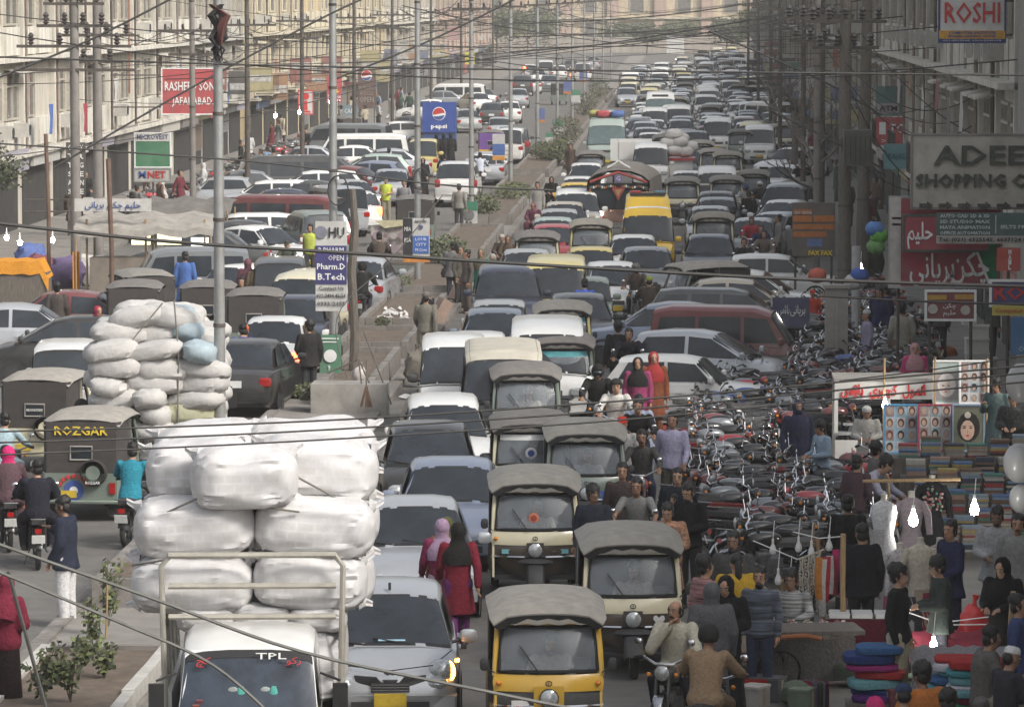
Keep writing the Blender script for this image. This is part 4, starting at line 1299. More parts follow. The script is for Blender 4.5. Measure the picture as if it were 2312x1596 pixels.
for i, (x, y, Y, r) in enumerate([(1460, 75, 352, 3.4), (1530, 60, 362, 3.6), (1640, 60, 350, 4.2), (1800, 55, 340, 5.5), (1190, 60, 340, 6.5), (1120, 40, 320, 5), (1390, 70, 368, 3.6), (1720, 30, 335, 4.5), (1880, 60, 300, 5)]):
 p = atY(x, y, Y)
 tree(TL[i], (p.x, p.y, 0), p.z + .6, (r * .75, r * .75, r * .6), 2200, .45, (0, 3, 2) if i % 2 else (1, 3, 0), 40 + i)
p = at(30, 460, 2.0)
tree('small leafy tree at the left edge before the cream block', (atY(0, 400, 78).x - .6, 78 * K, 0), 4.6, (1.3, 1.3, 1.2), 1500, .16, (0, 1, 3), 71, group='street trees')
for i, (x, y, hh, lb) in enumerate([(1840, 560, 5.6, 'bare dusty branching tree among the poles on the right'), (1790, 420, 6.4, 'bare thin tree behind the orange shop boards'), (1745, 330, 5.5, 'leafless tree over the jammed cars on the right'), (1985, 480, 4.6, 'bare twiggy tree below the red parcel office sign')]):
 g = at(x, y)
 tree(lb, (g.x, g.y, 0), hh, (2.0, 2.0, 2.0), 0, .2, (3,), 80 + i, bare=True, group='bare street trees')
SH = [('clipped round green bush, left of the pair on the median', 1235, 365, (.85, .8, .5)), ('clipped round green bush, right of the pair on the median', 1262, 368, (.75, .9, .6)), ('dull brown bush behind the two clipped bushes', 1278, 325, (.9, 1.4, .75)),
 ('leafy bush beside the yellow patch near the white bus', 1318, 262, (.9, 1.8, .8)), ('dusty grey bush far up the median', 1352, 225, (.9, 2.4, .9)), ('pale shrub in the planter by the green number banner', 1085, 490, (.7, .9, .45)),
 ('low hedge filling the planter beside the lone woman in black', 1160, 452, (.75, 2.6, .35)), ('yellowing weeds behind the man with the bag', 1010, 600, (.6, 1.2, .45)), ('small green plant in the pole planter corner', 690, 905, (.25, .35, .18)), ('green weed on the planter by the backpack man', 862, 742, (.18, .25, .14)), ('leafy weeds beside the white rubbish', 905, 655, (.35, .5, .2))]
for i, (lb, x, y, r) in enumerate(SH):
 g = at(x, y, .3)
 shrub(lb, (g.x, g.y, .33), r, 900 if r[0] > .5 else 160, .12 if r[0] > .5 else .09, (0, 2, 3) if i in (0, 1, 6, 8, 10) else (0, 1, 3), 100 + i, 'bushes along the median')
for i, (x, y, hh, lb) in enumerate([(245, 1408, .95, 'tall thin young plant at the back of the near bed beside a stake'), (215, 1470, .75, 'leafy young plant in the middle of the near bed'), (175, 1515, .55, 'small bushy seedling left of the middle in the near bed'), (235, 1525, .5, 'low seedling with a scrap of paper in the near bed'), (160, 1580, .8, 'broad leafed plant at the bottom of the near bed'), (95, 1585, .75, 'leafy plant at the left bottom of the near bed'), (130, 1540, .35, 'tiny seedling at the left of the near bed')]):
 g = at(x, y, .28)
 t = thing('young_plant', lb, 'plant', (g.x, g.y, .25), 0, 'young plants in the near bed')
 q = random.Random(i)
 m, f = MB(), MB()
 for k in range(5):
  e = V((q.uniform(-.18, .18), q.uniform(-.18, .18), hh * q.uniform(.6, 1)))
  m.tube([(0, 0, 0), e * .5 + V((q.uniform(-.05, .05), 0, 0)), e], [.012, .008, .004], BARK, 4)
  for z in range(9):
   leaves(f, e * (.3 + .08 * z), (.09, .09, .06), 3, .085, [GREENS[0], GREENS[2], GREENS[1]], i * 50 + k * 9 + z, 0)
 m.build('stem', t)
 f.build('foliage', t)
g = at(240, 1440, .25)
m = MB()
m.tube([(0, 0, 0), (.02, 0, .75)], .016, WOOD, 5)
m.build('stake', None, (g.x, g.y, .25), label='thin wooden stake beside the tall young plant', cat='stake')
# ---------------------------------------------------------------- the traffic
U_ = 'first second third fourth fifth sixth seventh eighth ninth'.split()
ORD = U_ + 'tenth eleventh twelfth thirteenth fourteenth fifteenth sixteenth seventeenth eighteenth nineteenth'.split()
for t_ in 'twent thirt fort fift sixt sevent eight'.split():
 ORD += [t_ + 'ieth'] + [t_ + 'y-' + u for u in U_]
def seat_at(loc, ly, deg):
 """ground origin of a thing turned by deg whose point (0, ly) is at loc"""
 a = R(deg)
 return V((loc.x + math.sin(a) * ly, loc.y - math.cos(a) * ly, 0.0))
PLASTB = ('van', 'minivan', 'mini', 'taxi')
def put_car(kind, pc, x, y, deg, label, mode='f', group=None, lod=0, gl=0, lit=None, bump=None):
 base = {'yaris': 'hatch', 'ambulance': 'van'}.get(kind, kind)
 ly, h = ROOF[base] if mode == 'f' else REAR[base] if mode == 'r' else (-.3, CARS[base]['gh'][2][1])
 loc = seat_at(at(x, y, h), ly, deg)
 p2 = PA[bump] if bump in PA else PLAST if bump == 'dark' else PA[pc]
 return inst(carp(kind, lod, gl), label, loc, R(deg), group, {'paint_slot': PA[pc], 'paint_slot_two': p2, 'paint_slot_four': LITR if lit else TAILR}), loc
JAM = """yaris|silver|880|1345|184|silver hatchback with lit amber indicator beside the pickup of white bales
sedan|silver|937|1146|186|silver saloon behind the two women walking in the road
sedan|bluegrey|1019|1055|183|blue grey saloon with two people seen through its windscreen
hatch|black|968|972|184|black car with big clear headlamp beside the white bales
wagon|white|1002|917|184|white estate car between the black car and the white van
minivan|white|1024|786|183|white box van with dark grille and square headlamp by the median
van|charcoal|1138|815|183|dark grey van with a large pale headlamp beside the white box van
mini|white|1075|764|182|small white car just behind the white box van
sedan|steel|1118|709|183|steel blue saloon behind the small white car near the median
mini|palegrey|1127|690|182|pale grey car squeezed between the steel blue saloon and the dark jeep
suv|navy|1146|616|182|dark navy jeep with lit amber lamps beside the median
van|white|1236|757|182|white van with an orange side lamp behind the teal trimmed rickshaw
sedan|charcoal|1308|674|183|charcoal saloon behind the rider in the blue jacket
mini|green|1322|637|182|dull green hatchback behind the charcoal saloon
hatch|white|1383|602|184|white hatchback with dark grille beside the two riders in the jam
van|taxi|1253|607|181|yellow taxi van to the right of the navy jeep
mini|taxi2|1335|567|181|small yellow taxi with a card hung before its windscreen
sedan|white|1430|539|181|white saloon in front of the yellow ambulance
sedan|grey|1461|567|182|dark grey saloon in front of the white saloon by the ambulance
ambulance|yellow|1463|490|181|yellow high roofed ambulance van with a light bar
sedan|navy|1603|538|180|navy saloon with bluish lit headlamps facing the viewer
sedan|palegrey|1604|473|180|pale grey saloon behind the rickshaw by the navy saloon
sedan|grey|1620|453|180|grey saloon second behind the rickshaw by the navy saloon
sedan|charcoal|1618|439|179|charcoal saloon third behind the rickshaw by the navy saloon
mini|red|1250|515|182|red hatchback with headlamp lit beside the yellow rickshaw
sedan|palegrey|1189|572|183|pale grey saloon close behind the navy jeep
mini|mint|1249|499|182|pale green small car right behind the red hatchback
mini|palegrey|1263|480|182|pale grey small car with a black mirror by the painted truck
sedan|beige|1275|463|182|beige saloon by the front corner of the painted truck
suv|white|1301|439|181|large white jeep at the left side of the painted truck
mini|yellow|1302|419|181|small bright yellow taxi roof behind the large white jeep
mini|white|1308|405|181|small white car behind the bright yellow taxi
sedan|white|1323|374|181|white saloon below the green glazed minibus
mini|white|1553|392|180|small white car right of the painted truck's canvas top
van|white|1620|392|180|white van with painted lettering over its windscreen
mini|beige|1590|420|180|beige small car before the lettered white van
van|white|1470|335|180|white van half hidden by the white box carrier
sedan|silver|1461|292|181|silver saloon right of the green glazed minibus
mini|white|1470|304|181|small white car one behind the white box carrier
mini|white|1476|274|181|small white car in front of the white van by the second minibus
van|white|1479|252|181|white van in front of the second minibus
van|white|1621|276|178|white van with a big curved pale roof right of centre
minivan|white|1545|330|180|white carrier van behind the heaped white sacks
sedan|grey|1570|300|180|grey saloon between the curved roof van and the dark rickshaw
mini|cream|1512|330|181|cream small car before the dark rickshaw by the minibus
sedan|charcoal|1560|345|180|charcoal saloon left of the paired rickshaws
sedan|silver|1740|486|150|silver saloon nosing in from the right past the orange boards
hatch|white|1764|459|165|white hatchback behind the nosing silver saloon
suv|grey|1772|424|170|grey jeep at the right kerb behind the white hatchback
mini|white|1762|378|150|small white car edging out by the bare trees
wagon|white|1778|338|140|white estate car with bluish windows by the right poles
sedan|palegrey|1700|500|172|pale grey saloon beside the kneeling riders on the right"""
for q in JAM.split('\n'):
 k, pc, x, y, d, lb = q.split('|')
 bump = 'dark' if k in ('minivan',) or (k == 'van' and pc in ('taxi', 'charcoal')) else None
 put_car(k, pc, float(x), float(y), float(d), lb, 'f', 'vehicles facing the viewer in the jam', bump=bump)
o = [q for q in COL.objects if 'dark grey van with a large' in q.get('label', '')][0]
m = MB()
g4 = [gh_ring(*q, 1.02) for q in CARS['van']['gh']]
for i in (1, 2, 3):
 m.patch(g4[i], g4[i + 1], 2, 7, mat('dusty_roof', (.46, .43, .36), .6, 0, .15, 3), .0, 1, .012)
m.build('roof_panel', o)
m = MB()
m.box((-.66, 2.27, .70), (.30, .06, .30), LENS)
m.build('headlight', o)
SIDE = """mini|white|1520|803|-100|c|small white hatchback parked across beside the women in red and pink
hatch|silver|1570|746|-104|c|silver hatchback parked across behind the white hatchback
minivan|maroon|1606|692|-97|c|maroon minivan standing across the lanes
sedan|bluegrey|1530|683|86|c|blue grey saloon half hidden behind the maroon minivan
wagon|charcoal|1625|652|-92|c|dark estate car across the lane behind the maroon minivan
sedan|white|1668|609|-97|c|white saloon across the lane left of the grey pillar box
sedan|beige|1640|628|-92|c|beige roofed saloon in front of the white saloon across the lane
mini|white|1738|575|-95|c|boxy white small car across under the orange shop boards
sedan|black|548|780|-4|r|black saloon seen from behind beside the lamp post on the left
sedan|white|618|728|-2|r|white saloon with lit brake lamp seen from behind
sedan|silver|812|592|-3|r|silver saloon ahead of the motorcyclist in black
suv|white|1030|372|0|r|white jeep seen from behind beside the median kerb
sedan|silver|884|388|3|r|silver saloon seen from behind past the man in the yellow vest
minivan|taxi|955|320|2|r|yellow taxi van seen from behind near the blue soft drink board
hatch|white|812|438|18|r|white hatchback with lit brake lamps turning out of the parked rows
minivan|silver|790|428|25|r|silver minivan with bluish windows beside the turning white hatchback
sedan|palegrey|800|412|28|r|pale grey saloon with dark rear glass behind the silver minivan
van|maroon|650|442|72|c|maroon van parked aslant on the left
suv|green|735|486|16|r|dull green jeep seen from behind by the maroon minivan
sedan|white|572|510|-128|c|white saloon with a lit headlamp pulling out on the left
sedan|navy|668|678|178|f|old dark blue saloon facing the viewer behind the white saloon
minivan|cream|672|632|172|f|cream van with a raised front flap behind the old dark blue saloon
minivan|black|630|596|4|r|black van with open tailgate and pale frame
van|white|832|303|92|c|white passenger van parked across at the top of the rows
sedan|white|800|329|94|c|white saloon parked across below the white passenger van
sedan|silver|882|336|98|c|silver saloon parked across at the right end of the rows
sedan|charcoal|738|355|92|c|charcoal saloon parked across in the second row on the left
hatch|mint|850|348|96|c|pale green hatchback parked across before the blue hatchback
hatch|bluegrey|842|364|80|c|blue hatchback parked aslant in the left rows
sedan|maroon|785|376|-110|c|maroon saloon with pale bonnet parked in the left rows
wagon|white|722|386|96|c|white estate car parked beside the maroon saloon
wagon|white|618|408|94|c|white estate car at the front of the left parked rows
sedan|navy|640|427|98|c|dark navy saloon parked in front of the white estate car
sedan|charcoal|705|408|95|c|charcoal saloon parked behind the navy saloon on the left
sedan|silver|540|438|92|c|silver saloon parked at the left end beside the lamp post
sedan|palegrey|592|470|92|c|pale grey saloon parked in front of the maroon minivan
wagon|white|560|482|95|c|white estate car parked beside the pale grey saloon
sedan|charcoal|545|498|96|c|charcoal saloon parked behind the pulling out white saloon
sedan|silver|28|686|-88|c|dusty silver saloon parked across at the left edge
sedan|maroon|165|657|-92|c|old maroon saloon parked across below the food stalls
hatch|black|180|714|94|c|black hatchback parked across behind the heaped sacks
minivan|white|148|792|6|r|white minivan seen from behind with a lettered banner on it
mini|white|520|606|150|f|small white car by the pavement stalls left of the lamp post
sedan|silver|1100|348|2|r|silver saloon ahead of the rider in the white shirt
mini|white|1090|352|-4|r|small white car beside the median ahead of the white jeep
suv|charcoal|1158|292|2|r|charcoal jeep driving away near the blue banner
sedan|silver|1170|203|2|r|silver saloon driving away far up the left carriageway
sedan|white|1215|160|2|r|white saloon far up the left carriageway under the left brake lamp
suv|white|1316|145|2|r|white jeep far up the left carriageway near the crossing
sedan|white|1196|148|4|r|white saloon near the crossing on the left carriageway
minivan|white|1150|295|-2|r|white minivan driving away past the blue soft drink board
sedan|palegrey|1055|250|10|r|pale saloon with red lamps beside the soft drink board
van|grey|800|280|80|c|dusty brown covered van behind the white passenger van
sedan|white|1080|212|20|r|white saloon parked beyond the soft drink board
sedan|palegrey|1090|202|25|r|grey saloon parked beyond the soft drink board behind the white one"""
for q in SIDE.split('\n'):
 k, pc, x, y, d, md, lb = q.split('|')
 r_, _ = put_car(k, pc, float(x), float(y), float(d), lb, md, 'cars on the left and parked across', lit='lit brake' in lb)
FARC = [('sedan', 'white', 'white saloon'), ('sedan', 'silver', 'silver saloon'), ('mini', 'white', 'small white hatchback'), ('mini', 'palegrey', 'small pale grey hatchback'), ('van', 'white', 'white van'), ('sedan', 'charcoal', 'charcoal saloon'), ('hatch', 'silver', 'silver rounded hatchback'),
  ('suv', 'white', 'white jeep'), ('sedan', 'maroon', 'maroon saloon'), ('minivan', 'cream', 'cream minivan'), ('sedan', 'grey', 'dark grey saloon'), ('hatch', 'navy', 'navy hatchback'), ('minivan', 'taxi', 'yellow taxi minivan'), ('sedan', 'beige', 'beige saloon'), ('rick', 'cream', 'cream fronted rickshaw'), ('rick', 'brown', 'dark fronted rickshaw')]
FARW = [12, 9, 9, 5, 6, 5, 6, 3, 2, 3, 4, 2, 2, 2, 5, 5]
LANES = [(-5.1, 184, 'lane by the median', 'cargo topped minibus'), (-2.9, 134, 'second lane', 'second minibus'), (-.75, 137, 'middle lane', 'heap of white bundles'), (1.35, 130, 'fourth lane', 'curved roofed white van'), (3.5, 122, 'right kerb lane', 'bare trees'), (5.3, 128, 'right parked row', 'bare trees')]
CAN = [kcol((.22, .21, .19)), kcol((.27, .25, .21)), kcol((.16, .15, .14)), kcol((.30, .28, .25))]
BLK = kcol((.03, .03, .03))
def put_rick(x, y, deg, label, cols, mode='f', lod=0, group='rickshaws in the jam', loc=None):
 """cols: cowl, lower shell, canopy, curtain"""
 if loc is None:
  loc = seat_at(at(x, y, 1.62 if mode == 'f' else 1.66), .69 if mode == 'f' else -1.25, deg)
 return inst(rickp(lod), label, loc, R(deg), group, {'paint_slot': cols[0], 'paint_slot_two': cols[1], 'paint_slot_three': cols[2], 'paint_slot_four': cols[3]})
fq = random.Random(5)
for li, (lx, ly, ln, mk) in enumerate(LANES):
 Y = ly * K
 cnt = {}
 while Y < (252, 258, 272, 305, 315, 315)[li] * K:
  k, pc, nm = fq.choices(FARC, FARW)[0]
  L = 2.8 if k == 'rick' else CARS[k]['L']
  loc = V((lx + fq.uniform(-.35, .35), Y + L / 2, 0))
  cnt[nm] = cnt.get(nm, 0) + 1
  lb = f'{ORD[cnt[nm] - 1]} {nm} behind the {mk} in the {ln}' if li < 4 else f'{ORD[cnt[nm] - 1]} {nm} beyond the {mk} in the {ln}'
  d = R(180 + fq.uniform(-5, 5) + (fq.choice((-30, 30, 0, 0)) if li == 5 else 0))
  if k == 'rick':
   inst(rickp(1), lb, loc, d, 'traffic far up the jam', {'paint_slot': PA[pc], 'paint_slot_two': PA['brown'], 'paint_slot_three': fq.choice(CAN), 'paint_slot_four': BLK})
  else:
   inst(carp(k, 1), lb, loc, d, 'traffic far up the jam', {'paint_slot': PA[pc]})
  Y += L + fq.uniform(.9, 2.4) + (0 if Y < 300 else 2.2)
for i, (x, y, k, pc, nm) in enumerate([(1150, 232, 'sedan', 'white', 'white saloon'), (1128, 268, 'mini', 'silver', 'small silver car'), (1205, 178, 'mini', 'white', 'small white car'), (1240, 172, 'sedan', 'grey', 'grey saloon'), (1262, 150, 'sedan', 'white', 'white saloon'), (1232, 140, 'van', 'white', 'white van'), (1290, 138, 'sedan', 'charcoal', 'charcoal saloon'), (1180, 172, 'suv', 'charcoal', 'charcoal jeep'), (1340, 130, 'sedan', 'silver', 'silver saloon'), (1110, 235, 'sedan', 'charcoal', 'charcoal saloon'), (1262, 190, 'rick', 'green', 'green rickshaw')]):
 lb = f'{nm} driving away, {ORD[i]} of those scattered up the left carriageway'
 if k == 'rick':
  put_rick(x, y, 0, lb, (PA[pc], PA['green'], CAN[2], BLK), 'r', 1, 'cars far up the left carriageway')
 else:
  put_car(k, pc, x, y, 2, lb, 'r', 'cars far up the left carriageway', lod=1)
# ---------------------------------------------------------------- rickshaws
YG = kcol((.085, .085, .085))
RICKS = [
 (1238, 1394, 184, 'yellow rickshaw with grey lower front nearest the viewer', 'amber', YG, 3),
 (1428, 1237, 184, 'cream and brown rickshaw with a white heart on its front', 'cream', PA['brown'], 0),
 (1208, 1099, 183, 'cream and brown rickshaw with a red round sticker on its windscreen', 'cream', PA['brown'], 0),
 (1323, 986, 183, 'grey green rickshaw with a blue sticker behind the man in navy', 'green', PA['green'], 0),
 (1199, 964, 183, 'cream rickshaw with a blue flower sticker on its windscreen', 'cream', PA['brown'], 2),
 (1188, 849, 183, 'dull green rickshaw with a white bundle before its windscreen', 'green', PA['green'], 2),
 (1270, 778, 182, 'green rickshaw with a teal decorated windscreen band', 'green', PA['green'], 2),
 (1270, 703, 182, 'rickshaw with yellow header and teal band behind the white van', 'taxi', PA['green'], 0),
 (1334, 510, 181, 'yellow rickshaw beside the red hatchback', 'taxi', PA['taxi'], 1),
 (1213, 538, 182, 'dark brown rickshaw with cream header beside the red hatchback', 'cream', PA['brown'], 2),
 (1611, 494, 180, 'cream rickshaw right behind the navy saloon', 'cream', PA['brown'], 1),
 (1541, 411, 180, 'rickshaw with cream header just right of the painted truck', 'cream', PA['brown'], 0),
 (1641, 408, 180, 'rickshaw with cream header right of the lettered white van', 'cream', PA['green'], 0),
 (1612, 345, 180, 'rickshaw on the left of the pair behind the lettered van', 'cream', PA['brown'], 3),
 (1643, 352, 180, 'rickshaw on the right of the pair behind the lettered van', 'cream', PA['green'], 1),
 (1333, 350, 181, 'dark rickshaw under the front of the green glazed minibus', 'brown', PA['brown'], 2),
 (1503, 312, 181, 'dark rickshaw to the right of the white box carrier', 'brown', PA['brown'], 2),
 (1582, 326, 180, 'cream topped rickshaw left of the van with the curved roof', 'cream', PA['cream'], 3),
 (1672, 300, 178, 'dark rickshaw right of the van with the curved roof', 'green', PA['green'], 2),
 (1520, 606, 118, 'rickshaw turned sideways with a grey canvas roof beside the two riders', 'green', PA['green'], 3),
 (1700, 395, 178, 'grey roofed rickshaw by the crowd of riders on the right', 'green', PA['green'], 0),
]
for x, y, d, lb, c, low, cv in RICKS:
 put_rick(x, y, d, lb, (PA[c], low, CAN[cv], BLK))
for i, wh in enumerate(('yellow rickshaw nearest the viewer', 'rickshaw with the white heart', 'rickshaw with the red round sticker', 'grey green rickshaw', 'rickshaw with the blue flower sticker', 'dull green rickshaw with the bundle')):
 o = [q for q in COL.objects if q.get('label') == RICKS[i][3]][0]
 a = o.rotation_euler.z
 person('sit', 'driver seen through the windscreen of the ' + wh, V(o.location) + V((.02 * math.sin(a) + .05, -.02 * math.cos(a), .15)), a, 'kurta', ('40,39,37', '44,43,41', '46,45,43', '30,33,38', '20,20,21', '36,34,30')[i], 'shalwar', '36,35,33', ('hair', 'moustache') if i % 2 else ('hair', 'beard'), '2,2,2', 'skin', 'rickshaw drivers', .93)
DKC = kcol((.055, .048, .045))
RR = [(935, 451, 0, 'dark rickshaw seen from behind left of the median planter', 'green', 'green', 2), (300, 650, 3, 'brown curtained rickshaw seen from behind, behind the heaped sacks', 'brown', 'brown', 2), (465, 650, 2, 'dark rickshaw seen from behind beside the lamp post', 'brown', 'brown', 2),
 (573, 668, 2, 'dark rickshaw seen from behind right of the lamp post', 'green', 'green', 2), (340, 624, 20, 'rickshaw with grey canopy and green side by the food stalls', 'green', 'green', 0), (78, 860, -5, 'rickshaw with a pale domed canopy and spare wheel at the left edge', 'cream', 'cream', 3),
 (183, 950, -3, 'dark green rickshaw with yellow lettering on its rear curtain', 'green', 'green', 3), (1108, 300, 2, 'yellow and purple rickshaw driving away by the blue banner', 'amber', 'amber', 2), (795, 268, 30, 'grey canopied rickshaw parked at the top of the left rows', 'green', 'green', 2)]
RO = {}
for x, y, d, lb, c, low, cv in RR:
 RO[x] = put_rick(x, y, d, lb, (PA[c], PA[low], CAN[cv], DKC if x != 1108 else PA['purple']), 'r', group='rickshaws seen from behind')
def on(o, body, size, m, loc, rz=0, name='lettering', w=None, rx=PI / 2, **k):
 return txt(body, size, m, loc, o, (rx, 0, rz), name, w, **k)
YINK = mat('yellow_print', (.75, .55, .05), .7)
RINK = mat('red_print', (.50, .04, .04), .7)
BINK = mat('blue_print', (.05, .09, .30), .7)
r = RO[183]
on(r, 'ROZGAR', .20, YINK, (0, -1.275, 1.49), 0, w=.88, bold=.002)
on(r, 'ROZGAR', .07, WHT, (.22, -1.445, .66), 0, w=.24)
m = MB()
m.lathe([(.0, -1.312), (.17, -1.31)], BINK, 20, (-.12, 0, .52), 'y')
m.lathe([(.0, -1.32), (.07, -1.318)], WHT, 14, (-.12, 0, .52), 'y')
for k in range(7):
 m.box((-.12 + .24 * math.cos(R(20 + k * 23)), -1.32, .55 + .21 * math.sin(R(20 + k * 23))), (.06, .015, .06), RINK, ry=k)
m.build('painted_badge', r)
r = RO[78]
on(r, 'BALOCH RICKSHAW', .07, WHT, (-.0, -1.27, 1.13), 0, w=.30)
def face(i, fn, name):
 m = MB()
 fn(m)
 x, y, d, lb, c, low, cv = RICKS[i]
 o = [q for q in COL.objects if q.get('label') == lb][0]
 m.build(name, o)
 return o
def disc(m, c, r, k, n=18):
 m.lathe([(.0, .012), (r * .98, .010), (r, 0)], k, n, c, 'y')
o = face(2, lambda m: (disc(m, (.02, .745, 1.18), .075, kcol((.70, .24, .14))), disc(m, (.02, .755, 1.18), .045, kcol((.35, .06, .04)))), 'round_sticker')
o = face(4, lambda m: (disc(m, (.0, .74, 1.20), .095, WHT), disc(m, (.0, .752, 1.20), .055, BINK)), 'flower_sticker')
o = face(4, lambda m: m.loft([[V((x, .66 - .10 * (x / .52) ** 2 + (.0 if z < 1.43 else -.02), z)) for x in (-.5, -.25, 0, .25, .5)] for z in (1.40, 1.49)], WHT, closed=False, caps=False), 'windscreen_band')
o = face(1, lambda m: m.slab([(-.33 + .075 * sx_, .85, .72 + .07 * sz) for sx_, sz in ((0, -1), (.55, -.35), (1, .25), (.85, .8), (.45, .9), (0, .45), (-.45, .9), (-.85, .8), (-1, .25), (-.55, -.35))], (0, .012, 0), WHT), 'heart_sticker')
o = face(0, lambda m: m.box((.32, .84, .62), (.2, .02, .17), WHT, rz=.06), 'white_sticker')
on(o, 'RIZWAN', .06, RINK, (.32, .862, .62), PI + .06, w=.15)
o = face(0, lambda m: m.box((0, .875, .70), (.34, .03, .34), PA['amber']), 'lamp_panel')
for i, tc in ((6, (.12, .40, .44)), (7, (.10, .42, .46))):
 face(i, lambda m: m.loft([[V((x, .668 - .10 * (x / .52) ** 2 + (.0 if z < 1.42 else -.03), z)) for x in (-.5, -.25, 0, .25, .5)] for z in (1.36, 1.48)], kcol(tc), closed=False, caps=False), 'windscreen_band')
face(3, lambda m: m.box((-.28, .84, .72), (.12, .012, .11), kcol((.06, .12, .42))), 'blue_sticker')
for i in (2,):
 face(i, lambda m: [m.box((s * .40, .80, .71), (.15, .02, .06), kcol((.2, .5, .55))) for s in (1, -1)], 'reflector_sticker')
m = MB()
m.ell((0, 0, .17), (.21, .17, .20), mat('white_plastic_bag', (.62, .60, .62), .4, 0, .1, 9, b=.4), 14, 10, fn=lambda p, d: p * (1 + .12 * noise.noise(d * 4)))
m.tube([(0, 0, .33), (.01, 0, .40), (.02, 0, .46)], [.06, .02, .05], mat('white_plastic_bag'), 8)
m.build('plastic_bag', None, at(1228, 905, .95) + V((0, -.1, 0)), label='white knotted plastic bag on a carrier before the dull green rickshaw', cat='bag')
# ---------------------------------------------------------------- motorcycles with riders
TANKS = {'black': PA['black'], 'red': PA['red'], 'blue': PA['blue'], 'maroon': PA['maroon'], 'grey': PA['grey']}
def ride(x, y, deg, what, tc, hc='2,2,2', heads=('hair',), top='shirt', legs='jeans', lc='4,4,5', tank='black', pil=None, skin='skin', pose='ride', noun='man'):
 """rider by head top; pil = (what, top, tc, heads, hc)"""
 loc = seat_at(at(x, y, 1.58), -.1, deg)
 inst(MOTO[0], f'{tank} motorcycle ridden by the {noun} {what}', loc, R(deg), 'motorcycles being ridden', {'paint_slot': TANKS[tank], 'paint_slot_two': SEAT, 'paint_slot_three': CHR if tank != 'black' else PA['black']})
 person(pose, f'{noun} {what} riding a motorcycle', loc + V((0, 0, .01)), R(deg), top, tc, legs, lc, heads, hc, skin, 'people on motorcycles')
 if pil:
  person('pillion', f'{pil[0]} riding behind the {noun} {what}', loc + V((0, 0, .01)), R(deg), pil[1], pil[2], 'shalwar', pil[2], pil[3], pil[4], skin, 'people on motorcycles')
